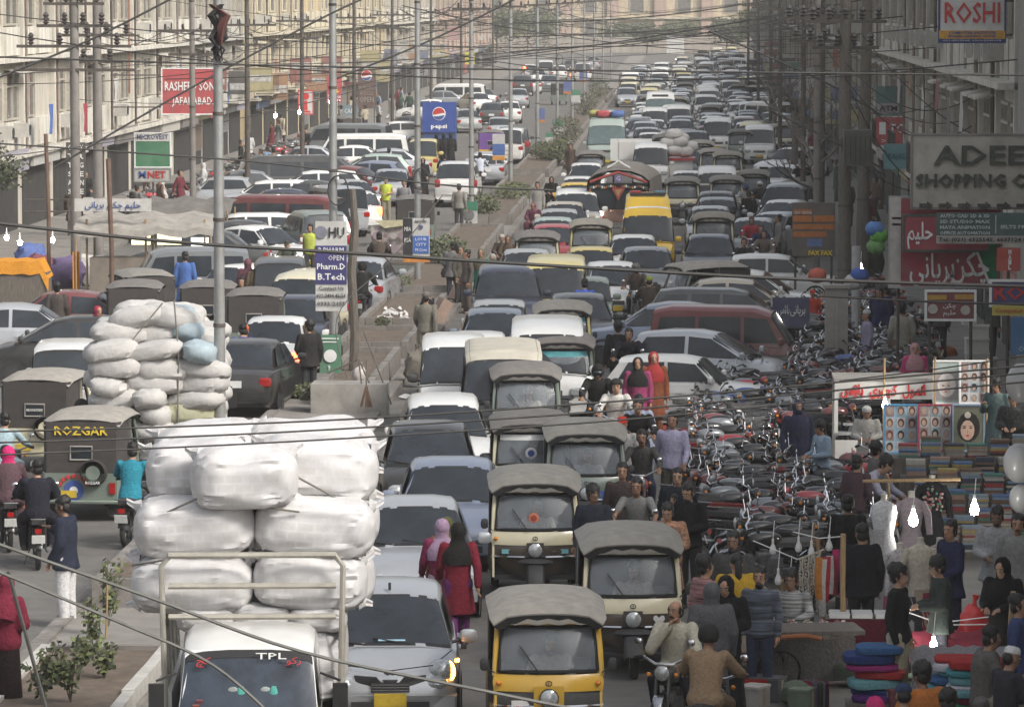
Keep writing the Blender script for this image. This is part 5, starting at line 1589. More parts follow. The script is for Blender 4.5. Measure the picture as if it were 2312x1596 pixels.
for a in [
 (300, 1003, -6, 'in a teal waistcoat', '3,22,30', '2,2,2', ('hair',), 'shirt', 'jeans', '4,4,5'),
 (82, 1042, 10, 'in a white skullcap', '2,2,3', '60,58,50', ('skullcap',), 'coat', 'shalwar', '25,22,16', 'black', ('dark haired man in black', 'coat', '2,2,3', ('hair',), '2,2,2')),
 (12, 1010, 14, 'in brown at the left edge', '12,10,9', '2,2,2', ('hair',), 'shirt', 'shalwar', '30,26,18', 'black', ('woman in a bright pink headscarf', 'gown', '10,6,7', ('scarf',), '62,3,16')),
 (12, 935, -8, 'in a pale blue shirt at the left edge', '34,45,50', '2,2,2', ('hair',), 'shirt', 'shalwar', '34,45,50'),
 (553, 736, -2, 'in an orange cap', '3,4,12', '60,12,4', ('cap',), 'shirt', 'jeans', '3,4,10', 'black', ('companion in a blue shirt', 'kurta', '7,10,34', ('hair',), '2,2,2')),
 (818, 594, -3, 'in black with a black helmet on the left carriageway', '2,2,2', '2,2,2', ('helmet',), 'coat'),
 (856, 528, 4, 'with a passenger before the poster trolley', '5,4,4', '2,2,2', ('hair',), 'coat', 'jeans', '6,5,5', 'red', ('passenger in brown', 'kurta', '9,7,6', ('hair',), '2,2,2')),
 (1084, 346, 0, 'in a white shirt beside the median', '52,55,64', '2,2,2', ('hair',), 'shirt'),
 (1004, 350, 2, 'in a navy jacket near the white jeep', '3,4,10', '2,2,2', ('hair',), 'coat'),
 (648, 545, 178, 'in olive before the pulling out saloon', '7,8,6', '6,6,5', ('cap',), 'shirt'),
 (1350, 827, 182, 'in black with a dark helmet before the white hatchback', '2,2,2', '2,2,2', ('helmet',), 'coat'),
 (1391, 860, 181, 'in a white shirt with an open dark helmet', '50,49,46', '3,3,3', ('helmet_open',), 'kurta', 'shalwar', '50,49,46', 'red'),
 (1440, 905, 178, 'in a black jacket', '2,2,2', '2,2,2', ('hair',), 'coat', 'jeans', '4,4,6', 'red', ('passenger in a pale blue shirt', 'kurta', '36,40,52', ('hair',), '2,2,2')),
 (1449, 975, 178, 'in a dark grey shirt with a moustache', '8,8,8', '2,2,2', ('hair', 'moustache'), 'shirt', 'jeans', '5,6,10', 'red'),
 (1437, 1084, 176, 'in a grey tee shirt leaning on the bars', '26,26,25', '2,2,2', ('hair',), 'tee', 'jeans', '5,5,6', 'black'),
 (1320, 632, 2, 'in a bright blue jacket between the cars', '8,14,55', '2,2,2', ('hair',), 'shirt'),
 (1436, 598, 178, 'in a brown jacket and grey helmet', '9,7,6', '16,15,14', ('helmet',), 'coat'),
 (1466, 626, 2, 'in a green cap beside the brown jacket', '6,5,4', '28,34,6', ('cap',), 'coat'),
 (1683, 418, 178, 'in a pale jacket with a blue helmet', '36,36,35', '6,8,20', ('helmet',), 'coat'),
 (1716, 412, 178, 'in black with a white helmet', '2,2,3', '50,50,48', ('helmet',), 'coat', 'jeans', '3,3,3', 'red'),
 (1700, 440, 176, 'in grey among the crowd of riders', '14,14,15', '2,2,2', ('hair',), 'shirt'),
 (1697, 492, 180, 'in a red jacket', '44,4,6', '2,2,2', ('hair',), 'coat'),
 (1718, 510, 182, 'in a navy jacket with a white stripe', '3,3,8', '2,2,2', ('hair',), 'coat'),
 (1725, 522, 176, 'in a brown kurta', '17,14,12', '2,2,2', ('hair',), 'kurta', 'shalwar', '17,14,12'),
 (1680, 540, 180, 'in black before the navy jacket', '3,3,3', '2,2,2', ('hair',), 'shirt'),
 (1655, 470, 180, 'in a dark helmet between two cars', '5,5,6', '3,3,3', ('helmet',), 'coat'),
 (1130, 215, 2, 'in grey far up the left carriageway', '16,16,17', '2,2,2', ('hair',), 'shirt'),
 (1420, 745, 178, 'in black between rickshaw and maroon minivan', '2,2,3', '2,2,2', ('hair',), 'coat'),
]:
 ride(*a)
loc = seat_at(at(1524, 1358, 1.575), -.17, 168)
inst(MOTO[0], 'black motorcycle with chrome forks under the man in the beige jacket', loc, R(168), 'motorcycles being ridden', {'paint_slot': PA['black'], 'paint_slot_two': SEAT, 'paint_slot_three': CHR})
person('chin', 'man in a beige jacket holding a hand to his mouth on a motorcycle', loc, R(168), 'coat', '50,47,38', 'jeans', '2,2,3', ('hair_bald', 'moustache'), '2,2,2', 'skin', 'people on motorcycles')
loc = seat_at(at(1600, 1412, 1.60), -.1, -12)
inst(MOTO[0], 'black motorcycle under the helmeted man in the tan jacket', loc, R(-12), 'motorcycles being ridden', {'paint_slot': PA['black'], 'paint_slot_two': SEAT, 'paint_slot_three': CHR})
person('ride', 'man in a tan jacket and black helmet with his back to the viewer', loc, R(-12), 'coat', '27,19,12', 'shalwar', '15,11,7', ('helmet_open',), '3,3,3', 'skin', 'people on motorcycles')
# ---------------------------------------------------------------- parked motorcycles
pq = random.Random(3)
TK = [('black', 'black', 13), ('red', 'dark red', .7), ('blue', 'blue', .4), ('grey', 'grey', 2.2), ('maroon', 'maroon', 1.6)]
SEATS = [(SEAT, 'black', 6), (SEATG, 'dusty grey', 5), (cloth('seat_red', (.16, .03, .03)), 'dark red', 1)]
RANKS = [('rank along the traffic', lambda Y: .75 + max(0, Y - 47) * .13 + max(0, 38.5 - Y) * .10, 34.6, 54.5, .53, 0), ('middle rank', lambda Y: 2.35 + max(0, Y - 47) * .12, 34.9, 55.5, .53, 1), ('rank nearest the stalls', lambda Y: 4.0 + max(0, Y - 50) * .1, 46.2, 56.5, .53, 1), ('rank along the maroon minivan', lambda Y: 2.9, 57.0, 63.0, .62, 1), ('rank below the grey pillar box', lambda Y: 4.7, 57.4, 66.0, .64, 1)]
for ri, (nm, fx, y0, y1, st, fl) in enumerate(RANKS):
 Y = y0
 n = 0
 while Y < y1:
  if ri == 1 and 40.6 < Y < 44.6:
   Y = 44.7
  tk, tn, _ = pq.choices(TK, [q[2] for q in TK])[0]
  se, sn, _ = pq.choices(SEATS, [q[2] for q in SEATS])[0]
  d = R((90 if pq.random() < .55 else -90) + pq.uniform(-10, 10) + 4)
  lb = f'{tn} motorcycle with {sn} seat, {ORD[n]} from the front, {nm}'
  o = inst(MOTO[0 if Y < 43 else 1], lb, (fx(Y) + pq.uniform(-.36, .36), Y * K, 0), d, 'motorcycles parked beside the bazaar', {'paint_slot': TANKS[tk], 'paint_slot_two': se, 'paint_slot_three': CHR if pq.random() < .12 else PA['black']}, rot=(0, R(-8 + pq.uniform(-3, 3)), d))
  Y += st * pq.uniform(.88, 1.12) / K * 1.12
  n += 1
for k in range(9):                                      # bikes standing left, before the heaped sacks
 d = R(-70 + pq.uniform(-15, 15))
 inst(MOTO[1], f'dusty motorcycle, {ORD[k]} from the left, behind the lettered white minivan', (at(10 + k * 24, 770 + (k % 2) * 14, 0).x, at(0, 822 - k * 2, 0).y, 0), d, 'motorcycles parked on the left', {'paint_slot': TANKS[pq.choice(('black', 'red'))], 'paint_slot_two': SEATG, 'paint_slot_three': CHR}, rot=(0, R(-8), d))
# ---------------------------------------------------------------- minibuses, lorries and their loads
CARS['bus'] = dict(L=6.2, belt=1.22, hw=1.0, body=[(-3.1, .9, .45, 1.2), (-3.05, .98, .36, 1.24), (-2.4, 1.0, .34, 1.26), (2.5, 1.0, .34, 1.26), (2.95, .98, .36, 1.22), (3.05, .93, .42, 1.1), (3.1, .84, .5, .9)],
    gh=[(2.98, 1.20, .95, .93), (2.66, 2.16, .98, .86), (2.2, 2.50, .99, .82), (-2.5, 2.52, .99, .82), (-2.9, 2.36, .98, .82), (-3.06, 1.24, .93, .9)],
    win=[[(2.6 - i * 1.05, 1.36), (2.6 - i * 1.05 - .1 * (i == 0), 2.1), (1.68 - i * 1.05, 2.1), (1.68 - i * 1.05, 1.36)] for i in range(5)])
ROOF['bus'], REAR['bus'] = (2.66, 2.16), (-2.9, 2.36)
for x, y, lb in ((1370, 285, 'white and green minibus with cargo on its roof and a green windscreen'), (1491, 224, 'second white minibus farther back with a dark slot over its windscreen')):
 o, bl = put_car('bus', 'busgreen' if x < 1400 else 'white', x, y, 180.5, lb, 'f', 'vehicles facing the viewer in the jam', gl=1)
 o.name, o['category'] = 'minibus', 'minibus'
 if x > 1400:
  m = MB()
  m.slab([(-.5, 2.50, 2.30), (.5, 2.50, 2.30), (.5, 2.40, 2.40), (-.5, 2.40, 2.40)], (0, .03, .03), INK)
  m.build('vent_slot', o)
 else:
  m = MB()
  for s in (1, -1):
   m.tube([(s * .85, 2.0, 2.56), (s * .85, -2.6, 2.58)], .025, IRON, 5)
   for k in range(6):
    m.tube([(s * .85, 2.0 - k * .9, 2.45), (s * .85, 2.0 - k * .9, 2.72)], .02, IRON, 4)
  m.tube([(-.85, 2.0, 2.72), (.85, 2.0, 2.72)], .025, IRON, 5)
  m.build('roof_rack', o)
  for k, c in enumerate(((.45, .42, .12), (.40, .07, .08), (.42, .44, .40), (.08, .14, .34))):
   m = MB()
   m.ell((0, 0, .17), (.36, .55, .18), kcol(c), 12, 8, .7, fn=lambda p, d: p * (1 + .14 * noise.noise(d * 3 + V((k, 0, 0)))))
   nm = ('yellow', 'red', 'pale', 'blue')[k]
   m.build('bundle', None, bl + V((-.55 + .36 * k, -1.2 - .5 * (k % 2), 2.56)), label=nm + ' bundle tied on the roof of the green glazed minibus', cat='bundle', group='bundles on the minibus roof')
# ---- plastic sacks
BALE = mat('white_bale_plastic', (.62, .61, .615), .6, 0, .09, 5, b=.25)
bt = BALE.node_tree                                   # packets showing through the thin plastic
bn, bm_, bc = bt.nodes.new('ShaderNodeTexBrick'), bt.nodes.new('ShaderNodeMix'), bt.nodes.new('ShaderNodeTexCoord')
bn.inputs['Scale'].default_value = 2.6
bn.inputs['Mortar Size'].default_value = .05
bn.inputs['Mortar Smooth'].default_value = 1
bn.inputs['Color1'].default_value = (.80, .78, .74, 1)
bn.inputs['Color2'].default_value = (1, 1, 1, 1)
bn.inputs['Mortar'].default_value = (1, 1, 1, 1)
br_ = bt.nodes.new('ShaderNodeMapping')
br_.inputs['Rotation'].default_value = (PI / 2, 0, 0)
bt.links.new(bc.outputs['Object'], br_.inputs[0])
bt.links.new(br_.outputs[0], bn.inputs['Vector'])
bm_.data_type, bm_.blend_type = 'RGBA', 'MULTIPLY'
bm_.inputs['Factor'].default_value = .5
bs_ = bt.nodes['Principled BSDF'].inputs['Base Color']
bt.links.new(bs_.links[0].from_socket, bm_.inputs['A'])
bt.links.new(bn.outputs['Color'], bm_.inputs['B'])
bt.links.new(bm_.outputs['Result'], bs_)
SACKW = mat('white_woven_sack', (.52, .51, .50), .75, 0, .10, 9, b=.5, dust=.25)
SACKB = mat('blue_white_sack', (.36, .45, .50), .7, 0, .12, 9, b=.5, dust=.2)
SACKY = mat('straw_sack', (.42, .42, .28), .8, 0, .12, 9, b=.5, dust=.2)
TWINE = mat('twine', (.16, .15, .13), .9)
def sack_mesh(rx, ry, rz, e, seed, k, ears=True, n=26, kk=16, wr=.05):
 m = MB()
 sv = V((seed * 3.1, seed * 1.7, 0))
 def fn(p, d):
  t = abs(d.x)
  w = 1 + .12 * noise.noise(d * 1.6 + sv) + wr * noise.noise(V((d.x * 2.2, d.y * 9, d.z * 9)) + sv) * (.4 + t * 1.9) + .02 * noise.noise(V((d.x * 9, d.y * 5, d.z * 5)) + sv) - .22 * max(0, t - .80) * 5 * .5
  q = V((p.x, p.y * w, p.z * w))
  if p.z < 0:
   q.z *= .86
  return q
 m.ell((0, 0, 0), (rx, ry, rz), k, n, kk, e, fn)
 if ears:
  for s in (1, -1):
   for zz in (.75, -.7):
    a = V((s * rx * .86, -ry * .25, rz * zz * .82))
    tip = a + V((s * rx * .24, -.04, rz * (.30 if zz > 0 else -.12)))
    m.loft([[a + V((0, math.cos(2 * PI * j / 8) * ry * .42, math.sin(2 * PI * j / 8) * rz * .34)) for j in range(8)], [a.lerp(tip, .5) + V((0, math.cos(2 * PI * j / 8) * ry * .16 * (1 + .5 * (j % 2)), math.sin(2 * PI * j / 8) * rz * .13)) for j in range(8)], [tip + V((0, math.cos(2 * PI * j / 8) * .045 * (1 + (j % 2)), math.sin(2 * PI * j / 8) * .03)) for j in range(8)]], k)
 return m
def goods_lorry(name, label, loc, deg, rack_h, paintm, gate):
 """small forward control lorry: cab, load bed and stake rack; forward is +Y"""
 t = thing(name, label, 'pickup truck', loc, R(deg))
 t.scale = (.93, 1, 1)
 cb = [(.55, .80, .55, 1.15), (1.9, .82, .50, 1.15), (2.2, .80, .48, 1.12), (2.33, .76, .50, 1.0), (2.36, .70, .56, .8)]
 cg = [(2.24, 1.13, .77, .76), (1.84, 1.84, .79, .69), (1.55, 1.94, .80, .70), (.75, 1.96, .80, .70), (.58, 1.90, .80, .72), (.55, 1.16, .78, .76)]
 B, G = [body_ring(*q) for q in cb], [gh_ring(*q, 1.14) for q in cg]
 m = MB()
 m.loft(B, paintm)
 m.loft(G, paintm, closed=False, caps=False)
 cab = m.build('cab', t)
 m = MB()
 m.patch(G[0], G[1], 2, 7, mat('blue_glass', (.035, .045, .062), .1, 0, .5, 3), .07, .97, .006, .02, .98)
 ws = m.build('windscreen', t)
 m = MB()
 m.patch(G[0], G[1], 2, 7, INK, .86, .965, .012, .03, .97)
 m.build('sun_strip', ws)
 for s in (1, -1):
  m = MB()
  pts = [(s * .80, 2.0, 1.2), (s * .765, 1.72, 1.74), (s * .765, .95, 1.76), (s * .80, .95, 1.2)]
  m.poly(pts if s > 0 else pts[::-1], GLASS)
  m.build('side_window', t)
  m = MB()
  m.box((s * .55, 2.34, .82), (.30, .06, .16), LENS)
  m.build('headlight', t)
  m = MB()
  m.box((s * .74, 2.30, .92), (.10, .10, .22), TAILR if s < 0 else AMBER)
  m.build('side_lamp', t)
  m = MB()
  m.box((s * 1.02, 2.12, 1.36), (.17, .07, .34), RUB)
  m.tube([(s * .80, 2.0, 1.62), (s * 1.02, 2.12, 1.56)], .014, RUB, 5)
  m.tube([(s * .80, 2.0, 1.15), (s * 1.02, 2.12, 1.2)], .014, RUB, 5)
  m.build('wing_mirror', t)
  for y in (1.45, -1.75):
   m = MB()
   m.lathe([(.2, -.1), (.33, -.1), (.36, -.05), (.36, .05), (.33, .1), (.2, .1)], TYRE, 16, (s * .70, y, .36), 'x')
   m.lathe([(.0, s * .06), (.22, s * .09)], RIM, 12, (s * .70, y, .36), 'x')
   m.build('wheel', t)
  m = MB()
  m.box((s * .96, -1.2, .98), (.05, 3.3, .40), paintm)
  m.build('side_board', t)
 m = MB()
 m.tube([(-.45, 2.27, 1.17), (.05, 2.22, 1.26)], .012, RUB, 5)
 m.tube([(.0, 2.27, 1.17), (.5, 2.22, 1.26)], .012, RUB, 5)
 m.build('wiper', t)
 m = MB()
 m.box((0, 2.37, .60), (1.6, .08, .2), paintm)
 m.build('bumper', t)
 m = MB()
 m.box((0, -1.2, .80), (1.95, 3.4, .10), WOODD)
 m.box((0, -.9, .62), (.8, 4.4, .16), PLAST)
 m.build('load_bed', t)
 m = MB()
 m.box((0, -2.88, .98), (1.95, .05, .40), paintm)
 tg = m.build('tailgate', t)
 if gate:
  on(tg, gate, .17, INK, (.0, -2.92, 1.0), 0, w=.95, bold=.004)
 m = MB()
 m.box((0, -2.9, .58), (1.7, .1, .16), PLAST)
 for s in (1, -1):
  m.box((s * .72, -2.96, .60), (.26, .03, .10), TAILR if s > 0 else AMBER)
 m.build('rear_bumper', t)
 k = mat('rack_paint', (.40, .38, .33), .6, .2, .2, 5, dust=.3)
 m = MB()
 for s in (1, -1):
  m.tube([(s * 1.0, .50, .8), (s * 1.04, .52, rack_h - .12), (s * .94, .52, rack_h)], .034, k, 7)
 for z in (rack_h, rack_h - .33, rack_h - .66):
  m.tube([(-.96, .54, z), (.96, .54, z)], .034, k, 7)
 m.build('head_rack', t)
 for s in (1, -1):
  m = MB()
  for y in (.2, -.25, -.7, -1.5, -2.3, -2.8):
   m.tube([(s * 1.0, y, .8), (s * 1.06, y, rack_h - .5)], .026, k, 6)
  for z in (1.3, 1.8, rack_h - .5):
   m.tube([(s * 1.03, .5, z), (s * 1.03, -2.85, z)], .024, k, 6)
  m.build('side_rack', t)
 return t
PKL = seat_at(at(562, 1466, 1.84), 1.84, 184)
pk = goods_lorry('pickup_truck', 'white pickup carrying huge white plastic bales nearest the viewer', PKL, 184, 2.66, PA['white'], None)
on(pk, 'TPL', .10, WHT, (-.25, 1.955, 1.785), PI, w=.34, rx=PI / 2 - .52)
for s, b in ((.5, 'کچ'), (-.5, 'رکو')):
 on(pk, urdu(b), .10, RINK, (s, 1.965, 1.74), PI, w=.16, rx=PI / 2 - .52)
on(pk, 'H', .14, RINK, (.1, 2.42, .97), PI)
on(pk, 'Turbo', .10, INK, (-.45, 2.385, 1.02), PI, w=.26)
for sx_ in (.08, -.28):
 m = MB()
 m.ell((sx_, 2.09, 1.42), (.05, .012, .075), kcol((.10, .42, .36)), 10, 6, fn=lambda p, d: p * (1 + .35 * noise.noise(d * 3)))
 m.ell((sx_ + .09, 2.075, 1.45), (.06, .01, .04), kcol((.35, .38, .38)), 10, 6)
 m.build('window_sticker', pk)
m = MB()
for k in range(3):
 m.box((.62 - k * .04, 2.16 - k * .01, 1.24 + k * .05), (.07, .012, .06), kcol([(.08, .26, .12), (.42, .12, .08), (.30, .1, .12)][k]), rx=.5, rz=PI)
m.build('corner_sticker', pk)
pa_ = R(184)
def on_truck(base, a, p):
 return base + V((p[0] * math.cos(a) - p[1] * math.sin(a), p[0] * math.sin(a) + p[1] * math.cos(a), p[2]))
BL = [(.77, -.02, 2.27, .66, .42, .34, .0, 'bale at the lower left behind the rack of the pickup'), (-.50, -.02, 2.30, .62, .42, .34, -.04, 'bale at the lower right behind the rack of the pickup'),
 (.74, -.10, 2.88, .66, .46, .35, .06, 'bale on the left of the middle tier of the pickup'), (-.55, -.10, 2.88, .66, .46, .35, -.07, 'bale on the right of the middle tier of the pickup'),
 (.20, .12, 3.43, .58, .46, .36, .02, 'topmost front bale of the pickup with a flat end'), (-.56, -.70, 3.43, .68, .50, .38, -.05, 'bale on the top tier right of the topmost front bale'),
 (.70, -.75, 3.42, .60, .50, .38, .10, 'bale on the top tier left, behind the topmost front bale'), (-.48, -1.7, 3.55, .74, .5, .36, 0, 'bale at the back right of the top tier of the pickup'), (.66, -1.8, 3.5, .62, .5, .36, .1, 'bale at the back left of the top tier of the pickup'),
 (.70, -1.0, 2.85, .70, .5, .36, 0, 'bale in the middle of the left side of the pickup load'), (-.55, -1.0, 2.85, .70, .5, .36, 0, 'bale in the middle of the right side of the pickup load'), (.66, -1.0, 2.2, .70, .6, .36, 0, 'bale low on the left side of the pickup load'), (-.52, -1.0, 2.2, .68, .6, .36, 0, 'bale low on the right side of the pickup load'),
 (.62, .12, 1.92, .32, .28, .15, 0, 'small white bag left over the pickup cab roof'), (.02, .10, 1.93, .32, .28, .15, 0, 'small white bag in the middle over the pickup cab roof'), (-.58, .12, 1.92, .32, .28, .15, 0, 'small white bag right over the pickup cab roof'),
 (.45, -1.0, 1.4, .45, 1.5, .5, 0, 'large white sack at the bottom left of the pickup bed'), (-.45, -1.0, 1.4, .45, 1.5, .5, 0, 'large white sack at the bottom right of the pickup bed')]
BL = [(q_[0] - .11,) + q_[1:] for q_ in BL]
for i, (x, y, z, rx, ry, rz, rol, lb) in enumerate(BL):
 o = sack_mesh(rx, ry, rz, .58, i + 1, BALE, i < 9, 56, 34, .055).build('bale', None, on_truck(PKL, pa_, (x, y, z)), label='white plastic ' + lb, cat='bale', group='white bales on the pickup')
 o.rotation_euler = (0, rol, pa_)
for a, b, wh in (((.25, .56, 3.42), (1.0, .25, 3.05), 'left of the topmost front bale'), ((-.38, .1, 3.5), (-.95, -.2, 3.15), 'right of the topmost front bale'), ((.9, .40, 2.6), (1.3, .1, 2.5), 'at the left end of the middle tier'), ((-.5, .36, 3.1), (.1, .5, 3.2), 'under the topmost front bale')):
 m = MB()
 m.tube([on_truck(PKL, pa_, a), on_truck(PKL, pa_, b)], .012, TWINE, 5)
 m.build('rope', None, label='dark rope tying the white bales ' + wh, cat='rope', group='ropes over the pickup load')
# ---- the lorry heaped with sacks, seen from behind
SKL = seat_at(at(352, 1010, .98), -2.9, 2)
goods_lorry('pickup_truck', 'white lorry heaped with woven sacks seen from behind', SKL, 2, 2.2, PA['white'], 'HYUNDAI')
sm = [sack_mesh(.50, .32, .20, .72, 30 + i, SACKW, False, 26, 14, .13).mesh('sack') for i in range(4)]
q = random.Random(9)
z = 1.12
n = 0
LAY = ['bottom layer', 'second layer', 'third layer', 'fourth layer', 'fifth layer', 'sixth layer', 'seventh layer', 'top layer']
POS = ['left', 'middle', 'right']
for L in range(8):
 hw_ = (.62, .64, .66, .70, .72, .70, .60, .30)[L]
 for r_ in range(4):
  nn = 3 if L < 7 else 2
  for k in range(nn):
   if r_ and 1 < L < 5 and k == 1:
    continue
   x = (-hw_ + 2 * hw_ * k / (nn - 1)) + q.uniform(-.12, .12)
   y = -2.72 + r_ * .62 + q.uniform(-.08, .06) + (.12 * L if r_ == 0 and L > 5 else 0)
   lb = f'woven sack at the {POS[k] if nn == 3 else ("left", "right")[k]} of the {LAY[L]}' + (' at the back of the lorry' if r_ == 0 else f', {("", "second", "third", "fourth")[r_]} row from the tailgate')
   mm = sm[q.randrange(4)]
   o = obj('sack', mm, None, on_truck(SKL, R(2), (x, y, z + .12 + q.uniform(-.02, .03))))
   o.rotation_euler = (q.uniform(-.16, .16), q.uniform(-.22, .22), q.uniform(-.35, .35) + (PI / 2 if q.random() < .22 else 0))
   o.scale = (q.uniform(.92, 1.1), q.uniform(.9, 1.1), q.uniform(.9, 1.15))
   col = ''
   if (L, r_, k) in ((6, 0, 2), (5, 0, 2), (7, 0, 1)):
    remat(o, {'white_woven_sack': SACKB})
    col = 'bluish '
   elif (L, r_, k) == (1, 0, 2):
    remat(o, {'white_woven_sack': SACKY})
    col = 'straw '
   tag(o, (col or 'white ') + lb, 'sack', 'sacks heaped on the lorry')
   n += 1
 z += .265
for wh, a, b, c in (('left', (-.35, -3.0, 1.2), (-.55, -2.95, 2.6), (.1, -2.6, 3.4)), ('right', (.38, -3.02, 1.1), (.40, -3.0, 2.6), (.3, -2.6, 3.45))):
 m = MB()
 m.tube([on_truck(SKL, R(2), p) for p in (a, b, c)], .014, TWINE, 5)
 m.build('rope', None, label=wh + ' one of two dark ropes over the heap of woven sacks', cat='rope', group='ropes over the sacks')
# ---- painted passenger lorry
dl = at(1402, 500, .75)
t = thing('painted_bus', 'painted country bus with red trim and a grey canvas topped roof', 'bus', (dl.x + .1, dl.y + 2.6, 0), R(176))
RED, TEAL, ORN = kcol((.36, .07, .06)), kcol((.10, .20, .19)), kcol((.42, .28, .12))
CANV = mat('grey_canvas', (.20, .185, .165), .95, 0, .25, 2.5, b=.5)
m = MB()
m.box((0, 0, 1.05), (2.15, 5.2, 1.1), mat('rust_paint', (.16, .07, .05), .6, 0, .35, 3, dust=.4))
m.build('body', t)
m = MB()
m.loft([[V((1.16 * math.sin(a), y, 1.95 + k * math.cos(a) - (.5 if abs(math.sin(a)) > .98 else 0))) for a in [R(-92 + 23 * i) for i in range(9)]] for y, k in ((2.75, .60), (2.3, .74), (1.2, .80), (0, .74), (-1.3, .78), (-2.6, .66))], CANV, closed=False, caps=False)
m.loft([[V((1.1 * math.sin(a), y, 1.9 + k * math.cos(a))) for a in [R(90 - 22.5 * i) for i in range(9)]] for y, k in ((2.7, .58), (-2.6, .6))], CANV, closed=False, caps=False)
m.build('canvas_roof', t)
m = MB()
m.box((0, 2.58, 1.62), (2.1, .06, .9), SHADEIN)  # dark panel coloured as the shaded inside behind the windows
m.build('front_panel', t)
for s in (1, -1):
 m = MB()
 m.box((s * .50, 2.63, 1.52), (.84, .03, .62), GLASS)
 m.build('windscreen', t)
 m = MB()
 for k in range(12):
  m.ell((s * (.12 + .075 * k), 2.68, 1.95 + .03 * math.sin(k)), (.034, .03, .05), (RED, ORN, WHT, TEAL)[k % 4], 6, 4)
  m.ell((s * .99, 2.68, 1.15 + .07 * k), (.045, .03, .03), (ORN, RED, TEAL)[k % 3], 6, 4)
  m.ell((s * (.12 + .075 * k), 2.68, 1.12), (.034, .03, .035), (RED, ORN, WHT)[k % 3], 6, 4)
 m.build('ornament', t)
 m = MB()
 m.box((s * .7, 2.66, .85), (.34, .06, .18), RED if s > 0 else TEAL)
 m.ell((s * .62, 2.72, 1.02), (.09, .05, .09), LITW if s > 0 else LENS, 10, 6)
 m.build('headlight', t)
 for y in (1.7, -1.7):
  m = MB()
  m.lathe([(.2, -.12), (.40, -.1), (.42, 0), (.40, .1), (.2, .12)], TYRE, 14, (s * .85, y, .42), 'x')
  m.build('wheel', t)
 m = MB()
 m.box((s * 1.09, -.2, 1.62), (.04, 4.2, .55), GLASS)
 m.build('side_window', t)
m = MB()
m.slab([(-.24, 2.70, 1.92), (.24, 2.70, 1.92), (0, 2.70, 1.48)], (0, .02, 0), RED)
m.slab([(-.12, 2.725, 1.86), (.12, 2.725, 1.86), (0, 2.725, 1.62)], (0, .012, 0), ORN)
m.build('red_triangle', t)
m = MB()
m.tube([(-1.0, 2.72, 2.12), (-.5, 2.74, 2.30), (0, 2.76, 2.46), (.5, 2.74, 2.30), (1.0, 2.72, 2.12)], .05, RED, 6)
m.tube([(-.4, 2.6, 2.62), (-.2, 2.6, 2.72), (0, 2.6, 2.86), (.2, 2.6, 2.72), (.4, 2.6, 2.62)], .035, WHT, 5)
m.box((0, 2.75, 2.24), (.26, .05, .24), kcol((.20, .16, .34)))
m.build('crown', t)
on(t, 'G', .22, WHT, (0, 2.79, 2.24), PI)
m = MB()
m.box((0, 2.75, .62), (2.2, .22, .16), mat('chequer_steel', (.25, .25, .24), .5, .6, .3, 12))
m.build('bumper', t)
# ---- small things riding in the jam
g = at(1425, 364, 1.05)
t = thing('white_cabinet', 'white box panel carried upright on a cart in the jam', 'box', (g.x, g.y, 0))
m = MB()
m.box((0, .35, 1.55), (1.9, .7, 1.0), PA['white'])
m.build('body', t)
m = MB()
m.box((.08, -.01, 1.52), (1.28, .05, .82), mat('pale_door', (.66, .65, .62), .6, 0, .06, 3))
m.build('door', t)
m = MB()
m.box((0, .4, .98), (1.8, .9, .10), WOODD)
for s in (1, -1):
 m.lathe([(.25, -.05), (.30, 0), (.25, .05)], TYRE, 14, (s * .8, .4, .30), 'x')
 m.tube([(s * .8, .4, .3), (s * .6, .4, .98)], .03, IRON, 5)
m.build('cart', t)
g = at(1527, 355, 1.35)
for i, (x, y, z, c) in enumerate([(-.55, 0, 0, 0), (-.1, -.1, .05, 1), (.4, 0, 0, 0), (-.35, .1, .42, 0), (.15, .05, .45, 1), (-.1, .1, .8, 0), (.6, .3, .2, 0), (-.7, .4, .2, 1), (.2, .6, .6, 0)]):
 o = sack_mesh(.40, .36, .26, .8, 60 + i, SACKW, False, 16, 10).build('bundle', None, (g.x + x, g.y + y + .4, 1.55 + z), label='white cloth bundle, ' + ORD[i] + ' of the heap on the small carrier in the jam', cat='bundle', group='white bundles heaped in the jam')
m = MB()
m.box((0, 0, 0), (1.7, 2.2, .12), PA['red'])
m.box((0, 0, -.45), (1.5, 2.0, .8), PA['white'])
for s in (1, -1):
 for y in (.6, -.6):
  m.lathe([(.1, -.08), (.28, -.08), (.28, .08), (.1, .08)], TYRE, 10, (s * .65, y, -.95), 'x')
m.build('cargo_carrier', None, (g.x, g.y + .9, 1.25), label='small red and white carrier under the heap of white bundles', cat='carrier')
g = at(122, 822, 1.05)
t = thing('banner', 'white lettered strip hung aslant behind the white minivan', 'banner', g + V((0, -.3, 0)))
m = MB()
m.box((0, 0, 0), (.62, .02, .16), kcol((.36, .36, .42)), ry=-.75)
m.build('cloth', t)
o = on(t, 'ROBOT', .13, WHT, (0, -.02, 0), 0, w=.5)
o.rotation_euler = (PI / 2, -.75, 0)
def disc(m, c, r, k, n=18):
 m.lathe([(r, 0), (r * .98, -.010), (.0, -.012)], k, n, c, 'y')
